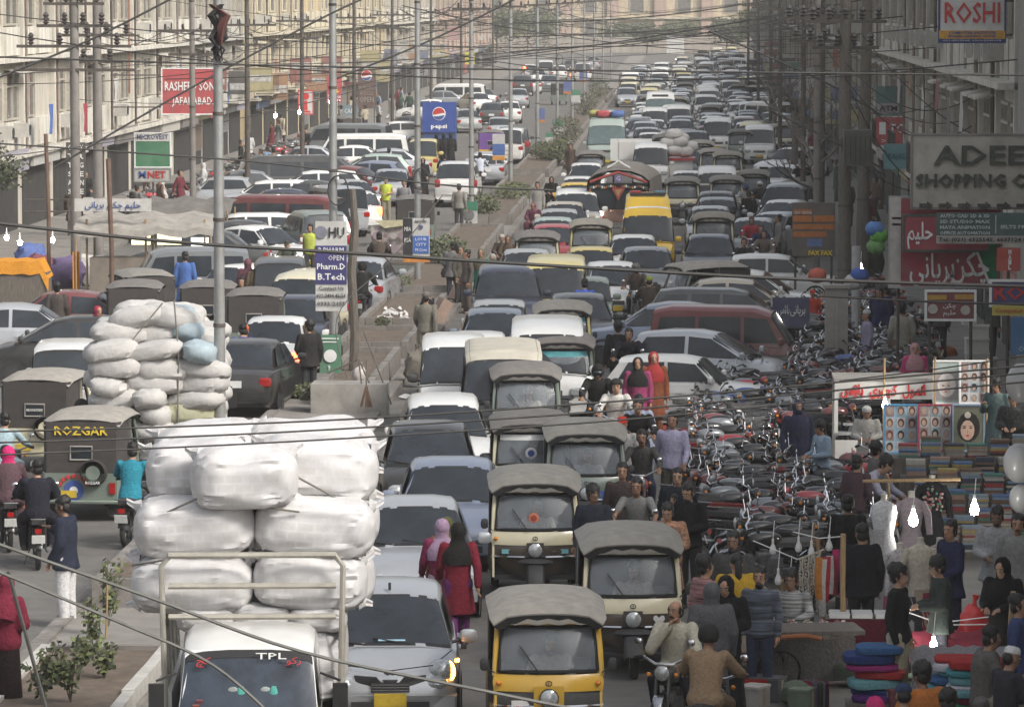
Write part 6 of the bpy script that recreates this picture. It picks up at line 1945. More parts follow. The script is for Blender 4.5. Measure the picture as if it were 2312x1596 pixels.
def globe(par, c, r, fl=1):
 """round red, white and blue swirl mark"""
 m = MB()
 disc(m, c, r, WHT, 24)
 m.build('logo_disc', par)
 m = MB()
 up = [(r * .9 * math.cos(a), r * .9 * math.sin(a)) for a in [R(8 + i * 15) for i in range(13)]]
 lo = [(-r * .55, -r * .12), (0, 0), (r * .45, r * .1)]
 m.slab([(c[0] + x, c[1] - .022, c[2] + z) for x, z in up + lo[:]], (0, .004, 0), RINK)
 m.build('logo_red', par)
 m = MB()
 up = [(r * .9 * math.cos(a), r * .9 * math.sin(a)) for a in [R(205 + i * 14) for i in range(11)]]
 m.slab([(c[0] + x, c[1] - .022, c[2] + z) for x, z in up + [(r * .5, -r * .25), (0, -r * .38)]], (0, .004, 0), BINK)
 m.build('logo_blue', par)
g = at(991, 332, 0)
t = thing('drinks_kiosk', 'blue soft drink kiosk with a round logo and a lettered board', 'kiosk', (g.x, g.y + 1, 0))
BLUE = mat('sign_blue', (.035, .075, .30), .5, 0, .12, 3)
m = MB()
m.box((0, 0, 1.25), (1.85, 1.6, 2.5), mat('kiosk_blue', (.04, .08, .22), .6, 0, .2, 3))
m.build('body', t)
m = MB()
m.box((0, -.86, 1.68), (1.9, .08, 1.72), BLUE)
m.build('sign_panel', t)
globe(t, (0, -.905, 1.88), .38)
on(t, 'pepsi', .34, WHT, (0, -.91, 1.16), 0, w=.92, bold=.012)
# ---------------------------------------------------------------- sign boards
def board(label, x0, y0, x1, y1, Y, bg, items=(), edge=None, post=0, name='signboard', th=.07, brk=0, rz=0):
 a, b = atY(x0, y1, Y), atY(x1, y0, Y)
 w, h = b.x - a.x, b.z - a.z
 t = thing(name, label, 'sign', ((a.x + b.x) / 2, a.y, (a.z + b.z) / 2), rz)
 k = bg if not isinstance(bg, tuple) else mat('sign_%02d_%02d_%02d' % tuple(int(c * 99) for c in bg), bg, .6, 0, .22, 1.5, dust=.32)
 m = MB()
 m.box((0, 0, 0), (w, th, h), k)
 m.build('panel', t)
 if edge:
  m = MB()
  for s in (1, -1):
   m.box((s * w / 2, 0, 0), (.05, th + .03, h + .05), edge)
   m.box((0, 0, s * h / 2), (w - .05, th + .03, .05), edge)
  m.build('frame', t)
 if post:
  m = MB()
  for s in ((1, -1) if post > 1 else (0,)):
   m.tube([(s * w * .42, th, -a.z - h / 2), (s * w * .42, th, h / 2)], .035, IRON, 6)
  m.build('post', t)
 if brk:
  m = MB()
  for s in (1, -1):
   m.tube([(w / 2 * (brk / abs(brk)), .02, s * h * .35), (w / 2 * (brk / abs(brk)) + brk, .02, s * h * .35)], .03, IRON, 5)
  m.build('bracket', t)
 for it in items:
  kind = it[0]
  if kind == 'r':
   _, fx0, fy0, fx1, fy1, c = it
   m = MB()
   m.box(((fx0 + fx1 - 1) / 2 * w, -th / 2 - .006, (1 - fy0 - fy1) / 2 * h), ((fx1 - fx0) * w, .02, (fy1 - fy0) * h), c if not isinstance(c, tuple) else kcol(c))
   m.build('painted_panel', t)
  elif kind == 'd':
   _, fx, fy, fr, c = it
   m = MB()
   disc(m, ((fx - .5) * w, -th / 2 - .022, (.5 - fy) * h), fr * h, c if not isinstance(c, tuple) else kcol(c))
   m.build('painted_disc', t)
  elif kind == 'g':
   globe(t, ((it[1] - .5) * w, -th / 2 - .02, (.5 - it[2]) * h), it[3] * h)
  else:
   _, body, fx, fy, fs, fw, c = it[:7]
   on(t, body, fs * h * 1.35, c if not isinstance(c, tuple) else kcol(c), ((fx - .5) * w, -th / 2 - .022, (.5 - fy) * h), 0, w=fw * w if fw else None, bold=min(.009, it[7]) if len(it) > 7 else .0)
 return t
REDS = (.46, .045, .06)
GRNS = (.03, .19, .09)
board('red board with white name lettering on the left above the parked cars', 366, 155, 500, 258, 100, REDS, [('t', 'RASHEED SONS', .5, .40, .2, .9, WHT, .008), ('t', 'JAFARABAD.', .52, .72, .17, .7, WHT, .006), ('d', .92, .22, .04, WHT)], WHT, brk=-2.4)
board('green hanging board with a white header on the left', 305, 301, 385, 378, 82, GRNS, [('r', 0, 0, 1, .24, (.55, .54, .50)), ('t', 'MICROVEST', .5, .12, .15, .88, (.04, .06, .16), .004)], WHT, post=1)
board('white rounded board with blue and red letters under the green board', 304, 381, 385, 410, 81.6, (.52, .50, .47), [('t', 'M', .22, .5, .55, .2, BINK, .01), ('t', 'NET', .62, .5, .55, .5, RINK, .01)], STEEL)
board('tall black board with white words on the left pavement', 150, 322, 193, 442, 84, (.03, .03, .032), [('t', w, .5, .10 + i * .165, .10, .8, WHT, .004) for i, w in enumerate(('COPY', 'TER', 'TING', 'SIZE', 'ATION', 'SIZE'))], None, post=2)
board('small red and white slanted shop board on the left', 188, 446, 247, 484, 80, (.55, .50, .48), [('r', 0, .3, 1, .72, (.45, .08, .12)), ('t', 'MOBILE', .5, .51, .2, .8, WHT)], None, brk=-2)
board('white board with a tall red letter i beside the red sports board', 674, 205, 707, 258, 112, (.55, .54, .52), [('d', .5, .24, .15, RINK), ('r', .38, .44, .62, .84, RINK), ('r', .2, .86, .8, .94, RINK)], RINK, brk=-2)
board('red and yellow sports shop board behind the lamp post', 738, 175, 772, 232, 112, REDS, [('t', 'a', .5, .40, .5, .6, YINK, .03), ('t', 'Sports', .5, .76, .14, .85, WHT, .004), ('t', 'Centre', .5, .90, .14, .85, WHT, .004)], None, brk=-1.5)
board('dark maroon menu board with a round drink logo far on the left', 808, 157, 848, 245, 150, (.10, .055, .05), [('g', .5, .16, .14), ('t', 'BURGERS', .5, .48, .1, .8, (.30, .26, .22)), ('t', 'ROLLS', .5, .62, .1, .7, (.30, .26, .22)), ('t', 'OPEN', .5, .78, .14, .8, (.36, .34, .3))], None, post=2)
board('small blue shop board beside the dark menu board', 772, 238, 808, 265, 150, (.16, .24, .30), [('t', 'CAFE', .5, .5, .4, .7, WHT)], None, brk=-1)
board('yellow notice high on the fourth pole', 1050, 118, 1072, 146, 110, (.62, .56, .10), [('t', 'NOTICE', .5, .3, .2, .8, INK), ('t', 'SALE', .5, .65, .2, .7, INK)], None, brk=1)
board('pink hoarding among the poles on the left', 1010, 60, 1040, 92, 200, (.42, .26, .26), [], None, brk=-2)
board('white hoarding with grey lines on a post beyond the jam', 1505, 82, 1545, 122, 334, (.62, .62, .60), [('r', .12, .18 + .16 * i, .88, .22 + .16 * i, (.45, .45, .45)) for i in range(5)], STEEL, post=1)
board('orange hoarding behind the poles on the right', 1880, 112, 1935, 152, 118, (.38, .13, .06), [('t', 'SALE', .5, .5, .4, .7, (.5, .3, .2))], None, brk=2)
board('pale pink and cream hoarding high on the right', 1772, 62, 1812, 105, 190, (.45, .38, .34), [('r', 0, 0, 1, .45, (.42, .22, .2))], None, brk=3)
board('tall white and blue college banner on the second lamp post', 713, 500, 783, 702, 51.0, (.60, .60, .58), [('r', 0, .27, 1, .70, (.055, .05, .17)), ('t', 'HU', .68, .13, .12, .5, INK, .004), ('d', .18, .12, .07, (.20, .20, .24)), ('t', 'B.PHARM', .5, .32, .055, .8, WHT), ('t', 'OPEN', .66, .41, .06, .5, WHT), ('t', 'Pharm.D', .5, .505, .07, .9, WHT, .003), ('t', 'B.Tech', .5, .62, .075, .85, WHT, .003), ('t', 'Contact Us', .5, .745, .05, .8, INK), ('t', '021-3494 46-54', .5, .83, .05, .92, INK), ('t', '0333-2155', .5, .92, .05, .9, INK)], None)
board('green party banner with a round portrait low on the second lamp post', 722, 756, 770, 842, 50.9, (.06, .22, .13), [('d', .5, .55, .17, WHT), ('d', .5, .55, .12, (.10, .10, .10)), ('t', '9', .45, .86, .14, .12, WHT, .004), ('r', .1, .08, .9, .11, WHT), ('r', .15, .17, .85, .20, WHT)], None)
board('white, blue and orange banner with a black strip on the third lamp post', 910, 493, 970, 592, 68.7, (.56, .56, .55), [('r', 0, 0, .36, .86, (.03, .03, .035)), ('r', .38, .40, .97, .80, (.06, .14, .42)), ('r', 0, .86, 1, 1, (.55, .22, .05)), ('t', 'LOUR', .68, .48, .07, .42, WHT), ('t', 'CITY', .68, .6, .07, .4, WHT), ('t', 'M.Com', .68, .72, .07, .42, WHT), ('t', 'NOTES', .68, .07, .06, .42, INK), ('d', .68, .2, .05, (.1, .1, .2)), ('t', 'MBA', .18, .25, .1, .24, WHT), ('t', 'BBA', .18, .5, .1, .24, WHT)], None)
board('green and white banner numbered 29 on the fourth lamp post', 1040, 455, 1078, 516, 87.6, (.50, .50, .49), [('r', 0, 0, 1, .34, (.05, .20, .12)), ('d', .5, .5, .2, (.16, .16, .16)), ('t', '29', .5, .84, .2, .4, INK, .006)], None)
board('blue and orange banner on the fifth lamp post', 1112, 303, 1140, 362, 105.5, (.52, .52, .52), [('r', 0, .38, 1, .8, (.07, .13, .34)), ('r', 0, .84, 1, 1, (.55, .26, .06))], None)
board('pair of white cloths on the fifth lamp post', 1165, 333, 1192, 372, 123, (.62, .62, .62), [], None)
for i, (x, y, Y, g) in enumerate([(1208, 245, 141.5, 0), (1252, 272, 141.2, 1), (1290, 203, 159.5, 1), (1272, 185, 177, 0), (1308, 160, 195, 0), (1296, 210, 178, 1), (1232, 300, 124, 1)]):
 board(('green and white' if g else 'blue and orange') + ' banner, ' + ORD[i] + ' of the small ones up the median', x, y, x + 22 - i, y + 32 - i * 1.5, Y, (.05, .22, .13) if g else (.07, .12, .34), [('r', 0, .45, 1, 1, (.5, .5, .5))] if g else [('r', 0, .8, 1, 1, (.5, .2, .06))], None)
board('white board with big red ROSHI lettering at the top right', 2120, -14, 2270, 96, 56.8, (.66, .66, .65), [('r', 0, .76, 1, .93, (.62, .34, .06)), ('r', 0, .93, 1, 1, (.03, .05, .18)), ('t', 'ROSHI', .5, .42, .44, .84, RINK, .028), ('t', 'COMPUTER INSTITUTE', .5, .81, .055, .72, BINK, .002), ('t', 'ENGLISH LEARNING CENTER', .5, .88, .045, .72, BINK, .002), ('t', '021-4537008, 0301-2345678', .5, .965, .03, .88, WHT)], mat('navy_edge', (.03, .045, .15), .5), brk=.5)
board('green bank board lettered ATM above the red parcel office board', 1978, 195, 2058, 262, 84, (.07, .20, .18), [('r', .02, .58, .65, .92, (.40, .36, .36)), ('t', 'ATM', .34, .76, .18, .52, INK, .01)], None, brk=1)
board('red parcel office board with white letters TCS and an arrow', 1978, 265, 2061, 328, 83.8, REDS, [('t', 'TCS', .62, .42, .32, .54, WHT, .012), ('r', .08, .18, .26, .62, WHT), ('t', '>', .2, .86, .2, .12, WHT)], None, brk=1)
ad = board('grey concrete sign with raised dark letters of a shopping centre on the right', 2058, 305, 2450, 470, 50, mat('sign_concrete', (.46, .44, .39), .95, 0, .3, 2.2, b=.2, dust=.35), [], CONCD, th=.22)
DKL = mat('weathered_letters', (.065, .075, .06), .8, 0, .4, 9)
pxm = 5400 / 50
for tx, x, y, s, ww in (('ADEEL', 2108, 353, .56, 246), ('SHOPPING CENTRE', 2068, 409, .37, 372)):
 on(ad, tx, s, DKL, ((x - 2254) / pxm, -.14, (387.5 - y) / pxm), 0, w=ww / pxm, bold=.010, ext=.05, al='LEFT')
for k in range(9):
 m = MB()
 cx, cz = (2092 + k * 43.5 - 2254) / pxm, (387.5 - 463) / pxm
 m.slab([(cx - .14, -.12, cz - .035), (cx + .02, -.12, cz - .035), (cx + .02, -.12, cz - .085), (cx + .14, -.12, cz), (cx + .02, -.12, cz + .085), (cx + .02, -.12, cz + .035), (cx - .14, -.12, cz + .035)], (0, -.05, 0), DKL)
 m.build('arrow', ad)
board('teal shop board left of the concrete sign', 1995, 325, 2060, 382, 74, (.12, .30, .34), [('t', 'KAJAL', .45, .5, .25, .6, (.03, .12, .16))], None, brk=1)
ub = board('big red food board with white flowing lettering and a green corner', 2008, 446, 2262, 648, 50.3, (.34, .02, .05), [('r', 0, 0, .1, 1, (.50, .47, .44)), ('r', .02, .22, .10, .245, INK), ('r', .02, .29, .10, .315, INK), ('t', urdu('چکن') + ' ', .72, .76, .28, .34, WHT, .01), ('t', urdu('بریانی'), .38, .78, .28, .40, WHT, .01)], STEEL, post=2)
m = MB()
hw_, hh_ = (2262 - 2008) / (5400 / 50.3) / 2, (648 - 446) / (5400 / 50.3) / 2
m.slab([(hw_ * .35, -.05, hh_ * .5), (hw_ * .92, -.05, hh_ * .5), (hw_ * .92, -.05, -hh_ * .95), (hw_ * .80, -.05, -hh_ * .95)], (0, -.012, 0), kcol((.02, .20, .09)))
m.slab([(hw_ * .31, -.05, hh_ * .5), (hw_ * .36, -.05, hh_ * .5), (hw_ * .81, -.05, -hh_ * .95), (hw_ * .76, -.05, -hh_ * .95)], (0, -.02, 0), WHT)
m.build('green_corner', ub)
bd = board('red badge board with one white flowing word before the big food board', 2040, 487, 2232, 566, 50.0, (.34, .02, .05), [('t', urdu('حلیم'), .19, .47, .5, .30, WHT, .014)], kcol((.07, .09, .08)), th=.10)
board('dark green board listing computer courses in white letters', 2114, 481, 2420, 532, 49.7, (.03, .095, .10), [('t', b, .21, .14 + i * .25, .15, .37, (.5, .55, .55), .003) for i, b in enumerate(('AUTO CAD 2D & 3D', '3D STUDIO MAX', 'MAYA ANIMATION', 'OFFICE AUTOMATION'))] + [('r', .435, .1, .442, .9, (.5, .5, .5)), ('t', 'IELTS PREPARATION', .70, .62, .16, .45, (.5, .55, .55), .003)], None)
board('white strip with telephone numbers under the course board', 2114, 533, 2420, 550, 49.65, (.42, .40, .36), [('t', 'Tel: (021) 6325545, 6037124 Mob: 0300-9215', .5, .5, .5, .97, INK, .002)], None, brk=.4)
board('red upright board with white letters at the right edge', 2250, 560, 2304, 612, 49.3, (.48, .05, .03), [('t', c, .55, .18 + .22 * i, .2, .13, WHT, .006) for i, c in enumerate('MAIL')], None, post=1)
board('maroon menu board with two round white plates on it', 2090, 657, 2202, 722, 49.4, (.20, .03, .04), [('d', .14, .62, .17, (.50, .46, .42)), ('d', .80, .66, .17, (.50, .46, .42)), ('r', .03, .14, .42, .30, (.50, .30, .06)), ('r', .58, .12, .97, .28, (.50, .30, .06)), ('t', urdu('چکن'), .48, .5, .16, .26, WHT), ('t', urdu('حلیم'), .48, .75, .16, .26, WHT)], WHT, post=2)
board('blue board with large red and white letters at the right edge', 2236, 634, 2420, 690, 48.8, (.035, .05, .20), [('t', 'ROSHI', .42, .5, .6, .76, RINK, .03)], WHT, post=1)
board('yellow strip lettered computer under the blue board', 2240, 690, 2330, 712, 48.7, (.60, .50, .08), [('t', 'Computer', .42, .5, .5, .7, RINK)], None)
board('bright blue board at the right edge above the white cartons', 2282, 716, 2400, 800, 48.2, (.03, .17, .36), [('t', 'COLD', .3, .85, .12, .3, WHT)], None, post=1)
ob = board('stack of orange shop plates with yellow fax lettering', 1788, 458, 1886, 578, 66, (.10, .085, .075), [('r', .04, .12, .46, .22, (.40, .16, .07)), ('r', .02, .24, .46, .36, (.48, .17, .05)), ('r', .50, .24, .98, .36, (.48, .17, .05)), ('r', .02, .40, .98, .50, (.44, .16, .05)), ('r', .02, .54, .80, .64, (.46, .16, .05)), ('t', 'CENT CENTRE', .24, .19, .05, .42, WHT), ('t', 'FAX FAX', .66, .945, .09, .56, YINK, .008), ('r', .35, .68, .7, .82, (.14, .20, .40))], None, post=2)
board('dark blue banner with white script hung over the motorcycles', 1744, 672, 1828, 738, 56, (.04, .045, .13), [('t', urdu('ہاؤس'), .3, .42, .3, .3, WHT), ('t', urdu('بریانی'), .68, .42, .3, .4, WHT)], None, post=2)
g = at(1888, 872, 0)
t = thing('pillar_box', 'tall grey electrical pillar box beside the parked motorcycles', 'box', (g.x, g.y + .2, 0))
m = MB()
m.box((0, 0, 1.08), (.50, .4, 2.16), mat('grey_enamel', (.30, .29, .27), .7, 0, .2, 3, dust=.4))
m.build('body', t)
m = MB()
m.box((.0, -.215, 1.0), (.05, .03, 2.0), STEEL)
m.box((0, -.01, 2.2), (.58, .48, .07), CONC)
m.build('door_rail', t)
m = MB()
m.tube([(0, 0, 0), (0, 0, 2.6)], .11, kcol((.42, .42, .42)), 12)
m.build('label_post', None, (at(1932, 800, 0).x, at(1932, 800, 0).y, 0), label='round post pasted with bills beside the grey pillar box', cat='post')
bq_ = random.Random(6)
for i in range(30):                                   # plain shop boards standing out from the fronts
 lf = i < 18
 Y = (108 + i * 6.4 if lf else 93 + (i - 18) * 9) + bq_.uniform(-2, 2)
 z = bq_.uniform(2.9, 4.6)
 w, h = bq_.uniform(.8, 1.5), bq_.uniform(.6, 1.7)
 cn, c = bq_.choice([('dull red', (.25, .09, .08)), ('white', (.48, .47, .45)), ('green', (.07, .20, .11)), ('blue', (.12, .15, .24)), ('yellow', (.38, .34, .18)), ('black', (.05, .05, .05)), ('orange', (.32, .17, .09))])
 t = thing('signboard', f'{cn} board standing out from the {"left" if lf else "right"} shop fronts, {ORD[i if lf else i - 18]} up the street', 'sign', (-23.6 + w / 2 if lf else 7.1 - w / 2, Y * K, z), 0, 'plain shop boards')
 m = MB()
 m.box((0, 0, 0), (w, .08, h), mat('plain_' + cn.replace(' ', '_'), c, .7, 0, .3, 2, dust=.35))
 m.build('panel', t)
 m = MB()
 m.box((0, -.045, bq_.uniform(-.2, .2) * h), (w * .86, .02, h * .28), mat('plain_white', (.42, .41, .39), .8, 0, .5, 6))
 m.build('painted_band', t)
 m = MB()
 for s in (1, -1):
  m.tube([((-w if lf else w) * .5, 0, s * h * .4), ((-w if lf else w) * .5 + (-.8 if lf else .5), 0, s * h * .4)], .03, IRON, 5)
 m.build('bracket', t)
# ---------------------------------------------------------------- poles and wires
PORC = mat('insulator_brown', (.055, .045, .04), .35, 0, .3, 9, coat=.4)
def pole(label, X, Y, h, r0=.11, r1=.07, k=STEEL, arms=(), coil=False, bands=True, group='lamp posts on the median', name='lamp_post', lean=(0, 0)):
 t = thing(name, label, 'pole', (X, Y, 0), 0, group)
 m = MB()
 top = V((lean[0], lean[1], h))
 pts = []
 for i in range(6):
  z = i / 5
  pts.append(top * z)
 m.tube(pts, [r0 + (r1 - r0) * i / 5 for i in range(6)], k, 12)
 m.build('shaft', t)
 if bands:
  m = MB()
  for i in range(5):
   z = h * (.12 + .17 * i)
   p = top * (z / h)
   rr = r0 + (r1 - r0) * z / h + .012
   m.tube([p - V((0, 0, .03)), p + V((0, 0, .03))], rr, IRON, 10)
  m.build('band', t)
 for z, L, n in arms:
  p = top * (z / h)
  m = MB()
  m.box((p.x, p.y - .09, z), (L, .08, .09), IRON)
  a = m.build('crossarm', t)
  for i in range(n):
   x = p.x - L / 2 + L * (i + .5) / n
   m = MB()
   u = 1.8 if 'insulators' in label or 'transformer' in label else 1
   m.lathe([(a_ * u, b_ * u) for a_, b_ in ((.012, 0), (.06, .03), (.03, .06), (.065, .09), (.03, .12), (.055, .15), (.02, .2))], PORC, 8, (x, p.y - .09, z + .04))
   m.build('insulator', a)
 if coil:
  m = MB()
  for i in range(3):
   m.tube([(.22 * math.cos(a) + .12, -.13 - .02 * i, coil + .32 * math.sin(a)) for a in [2 * PI * j / 16 for j in range(17)]], .016, CABLE, 5)
  m.build('cable_coil', t)
 return t
MED = [(-7.95, 40.2), (-7.72, 51.6), (-7.9, 69.2), (-8.05, 87.9), (-7.95, 105.8), (-7.9, 123.5), (-7.9, 142), (-7.9, 160), (-7.9, 178), (-7.9, 196), (-7.9, 216), (-7.9, 238)]
MED = [(x, y * K) for x, y in MED]
ML = ['nearest lamp post on the left before the heaped sacks', 'lamp post with the tall college banner', 'lamp post with the black, blue and orange banner', 'lamp post with the banner numbered 29', 'lamp post with the yellow notice and blue banner', 'lamp post with the pair of white cloths', 'seventh lamp post up the median', 'eighth lamp post up the median', 'ninth lamp post up the median', 'tenth lamp post up the median', 'eleventh lamp post up the median', 'farthest lamp post on the median']
for i, (x, y) in enumerate(MED):
 pole(ML[i], x, y, 10.5, .105, .07, coil=(4.4 if i == 1 else 3.3 if i == 2 else 4.8 if i in (6, 9) else False), arms=((8.1, 1.4, 3),) if i > 2 else ())
m = MB()
m.tube([(0, 0, 0), (.05, 0, 1.2), (-.02, 0, 2.6), (.06, 0, 3.6), (.0, 0, 4.4)], [.11, .10, .10, .09, .07], WOODD, 8)
m.build('wooden_post', None, (-7.35, 51.9 * K, 0), label='rough wooden post wired to the lamp post with the college banner', cat='post')
m = MB()
for k in range(5):
 a = [(q.uniform(-.10, .18), q.uniform(-.1, .1), 9.0 - .19 * j) for j in range(6)]
 m.loft([[V(p) + V((dx * (.6 + .5 * math.sin(j)), dy, 0)) for dx, dy in ((-.07, -.03), (.03, -.06), (.07, .03), (-.03, .06))] for j, p in enumerate(a)], kcol((.03, .03, .03)) if k else kcol((.10, .035, .03)))
m.build('tattered_flag', None, (-7.95, 40.1 * K, -.55), label='tattered black and red flag wound round the nearest lamp post', cat='flag')
LP = [(-18.2, 70.5, 'tall concrete post carrying insulators, left of the twin posts'), (-17.9, 72.0, 'tall concrete post carrying insulators, right of the twin posts'), (-16.9, 81, 'utility pole on the left by the white i board'), (-18.0, 97, 'utility pole in front of the red name board'), (-18.2, 112, 'utility pole beside the sports shop board'), (-18.0, 128, 'utility pole before the yellow arched building'), (-18.2, 146, 'utility pole by the dark menu board'), (-18.0, 166, 'utility pole beyond the dark menu board'), (-18.2, 190, 'utility pole far up the left pavement'), (-18.0, 218, 'farthest utility pole on the left pavement')]
LP = [(x, y * K, lb) for x, y, lb in LP]
for i, (x, y, lb) in enumerate(LP):
 pole(lb, x, y, 10.5, .16 if i < 2 else .12, .12 if i < 2 else .08, CONCD if i < 3 else IRON, ((7.1, 3.4, 4), (7.7, 2.2, 4), (8.35, 1.8, 4), (6.4, 3.6, 0)) if i == 0 else ((7.4, 2.4, 4), (6.6, 1.6, 2)), group='utility poles on the left', name='utility_pole', bands=i > 1)
RP = [(4.15, 64.5, 'thick dark utility pole with a transformer box on the right'), (4.75, 66.5, 'second thick dark pole just right of the transformer pole'), (3.9, 74, 'utility pole with a double row of insulators on the right'), (4.6, 84, 'utility pole behind the orange shop plates'), (4.7, 100, 'utility pole among the bare trees on the right'), (4.4, 118, 'utility pole past the bare trees on the right'), (4.6, 138, 'thin utility pole farther along the right kerb'), (4.5, 160, 'thin utility pole near the far right kerb'), (4.5, 188, 'farthest utility pole on the right kerb')]
RP = [(x, y * K, lb) for x, y, lb in RP]
for i, (x, y, lb) in enumerate(RP):
 pole(lb, x, y, 10.2, .19 if i < 2 else .12, .14 if i < 2 else .09, WOODD if i < 2 else CONCD if i == 2 else IRON, ((7.9, 2.2, 5), (7.2, 1.8, 4)) if i != 1 else (), group='utility poles on the right', name='utility_pole', coil=4.6 if i in (0, 3) else False, lean=(.15 if i == 1 else 0, 0))
m = MB()
m.box((0, 0, 0), (.75, .5, .95), mat('transformer_green', (.055, .065, .055), .6, .2, .3, 4, dust=.3))
for k in range(6):
 m.box((-.32 + k * .13, -.28, -.05), (.03, .08, .7), PLAST)
m.build('transformer', None, (4.45, 64.0 * K, 4.55), label='dark transformer box hung on the thick pole on the right', cat='transformer')
WN = [0]
def wire(pts, r=.013, sag=0.0, label=None, group='overhead wires', k=CABLE):
 pts = [V(p) for p in pts]
 if len(pts) == 2:
  a, b = pts
  pts = [a.lerp(b, i / 12) - V((0, 0, sag * 4 * (i / 12) * (1 - i / 12))) for i in range(13)]
 m = MB()
 m.tube(pts, r, k, 5)
 m.build('wire', None, label=label or 'thin dark overhead wire strung between poles above the street', cat='wire', group=group)
wq = random.Random(4)
SW = {-.8: 'outer left', -.3: 'inner left', .3: 'inner right', .8: 'outer right', 0: 'middle', -.5: 'left', .5: 'right'}
for ch, xs, zs in ((LP[1:], (-.8, -.3, .3, .8), (7.6, 7.5, 6.7)), (RP[2:], (-.8, 0, .8), (8.1, 7.4)), ([(x, y, '') for x, y in MED[2:]], (-.5, .5), (8.2, 6.3))):
 for a, b in zip(ch, ch[1:]):
  WN[0] = ch.index(a)
  for dx in xs:
   z = wq.choice(zs)
   wire([(a[0] + dx, a[1], z), (b[0] + dx, b[1], z + wq.uniform(-.2, .2))], .015, wq.uniform(.25, .7), f'{SW[dx]} wire strung to the {b[2]}' if b[2] else f'{SW[dx]} wire strung between median lamp posts, {ORD[WN[0]]} span')
for i in range(46):                                   # wires slung across the street
 Y = (60 + i * 3.4 + wq.uniform(-2, 2)) * K
 CW = f'thin wire slung across the street, {ORD[i]} counting away from the viewer'
 z0, z1 = wq.uniform(4.8, 8.4), wq.uniform(5.2, 8.4)
 if i % 3 == 0:
  wire([(-18 - wq.uniform(0, 6), Y, z0), (wq.choice((4.4, 7.4)), Y + wq.uniform(-12, 14), z1)], .016, wq.uniform(.3, 1.0), CW)
 elif i % 3 == 1:
  wire([(-24.2, Y, wq.uniform(3.5, 7.6)), (-8, Y + wq.uniform(-14, 14), z1)], .014, wq.uniform(.3, .9), CW)
 else:
  wire([(-7.9, Y, z0), (7.3, Y + wq.uniform(-16, 20), wq.uniform(3.8, 7.6))], .014, wq.uniform(.3, 1.1), CW)
for i in range(14):                                   # drops hanging from the right hand poles
 a, b = wq.choice(RP[:5]), wq.choice(RP[:6])
 wire([(a[0], a[1] - .2, wq.uniform(4, 7.5)), (7.6, b[1] + wq.uniform(-6, 6), wq.uniform(3, 6.5))], .016, wq.uniform(.3, 1.2), f'{ORD[i]} dark cable drooping from the right hand poles to the house fronts')
NEARW = [([(-40, 500), (380, 545), (800, 572), (1300, 603), (1800, 630), (2360, 648)], 21, .017, 'thick dark cable crossing the whole street in front of the traffic'),
  ([(-40, 128), (600, 148), (1200, 158), (1800, 165), (2360, 171)], 24, .010, 'long dark cable crossing the whole street above the rooftops of the jam'),
  ([(-40, 322), (300, 345), (640, 372), (980, 416), (1250, 430)], 26, .010, 'dark cable running from the left edge towards the median'),
  ([(-40, 975), (420, 962), (860, 942), (1400, 905), (1900, 862), (2360, 822)], 19, .0085, 'uppermost of three dark wires passing over the white bales'),
  ([(-40, 1000), (430, 985), (870, 962), (1400, 926), (1900, 880), (2360, 838)], 19, .0085, 'middle one of three dark wires passing over the white bales'),
  ([(-40, 1028), (430, 1008), (870, 984), (1400, 948), (1900, 900), (2360, 858)], 19.4, .008, 'lowest of three dark wires passing over the white bales'),
  ([(-40, 1215), (330, 1345), (680, 1470), (1100, 1560), (1300, 1600), (1500, 1640)], 15, .012, 'upper grey wire slanting over the pickup windscreen'),
  ([(-40, 1275), (260, 1400), (480, 1500), (640, 1640)], 15, .011, 'lower grey wire slanting over the near planter bed'),
  ([(18, 1290), (60, 1440), (115, 1640)], 16, .014, 'steep guy wire at the bottom left corner'),
  ([(-40, 190), (200, 92), (440, -30)], 40, .02, 'dark cable slanting up from the left edge to the top'),
  ([(120, 380), (420, 205), (720, 45), (860, -20)], 44, .02, 'dark cable slanting up across the red name board'),
  ([(760, 178), (980, 88), (1200, -20)], 70, .03, 'dark cable slanting up before the yellow building'),
  ([(1150, 55), (1500, 35), (1900, -25)], 90, .026, 'upper dark wire rising to the right at the top of the view'),
  ([(1150, 85), (1600, 60), (2000, -10)], 90, .026, 'lower dark wire rising to the right at the top of the view'),
  ([(1150, 118), (1600, 80), (2320, 10)], 85, .022, 'dark wire rising to the right across the far hoarding'),
  ([(800, 900), (760, 720), (880, 590), (1000, 440)], 50, .012, 'slack pale guy wire from the second lamp post'),
  ([(1600, 70), (1850, 180), (1990, 260)], 66, .03, 'dark cable sloping down to the transformer pole'), ([(1740, 250), (1900, 330), (2000, 400)], 64, .03, 'dark cable sloping down past the transformer box'),
  ([(1895, 860), (2100, 835), (2340, 800)], 40, .012, 'thin wire above the food stall on the right'), ([(1850, 668), (2080, 680), (2330, 688)], 30, .016, 'dark cable below the red food board')]
for pts, Y, r, lb in NEARW:
 P3 = [atY(x, y, Y + .05 * i) for i, (x, y) in enumerate(pts)]
 sm_ = []
 for i in range(len(P3) - 1):
  p0, p1, p2, p3 = P3[max(i - 1, 0)], P3[i], P3[i + 1], P3[min(i + 2, len(P3) - 1)]
  for j in range(6):
   t_ = j / 6
   sm_.append(.5 * (2 * p1 + (p2 - p0) * t_ + (2 * p0 - 5 * p1 + 4 * p2 - p3) * t_ ** 2 + (3 * p1 - p0 - 3 * p2 + p3) * t_ ** 3))
 wire(sm_ + [P3[-1]], r, 0, lb, 'wires close to the viewer', kcol((.13, .13, .12)) if 'grey' in lb or 'pale' in lb else kcol((.065, .063, .06)))
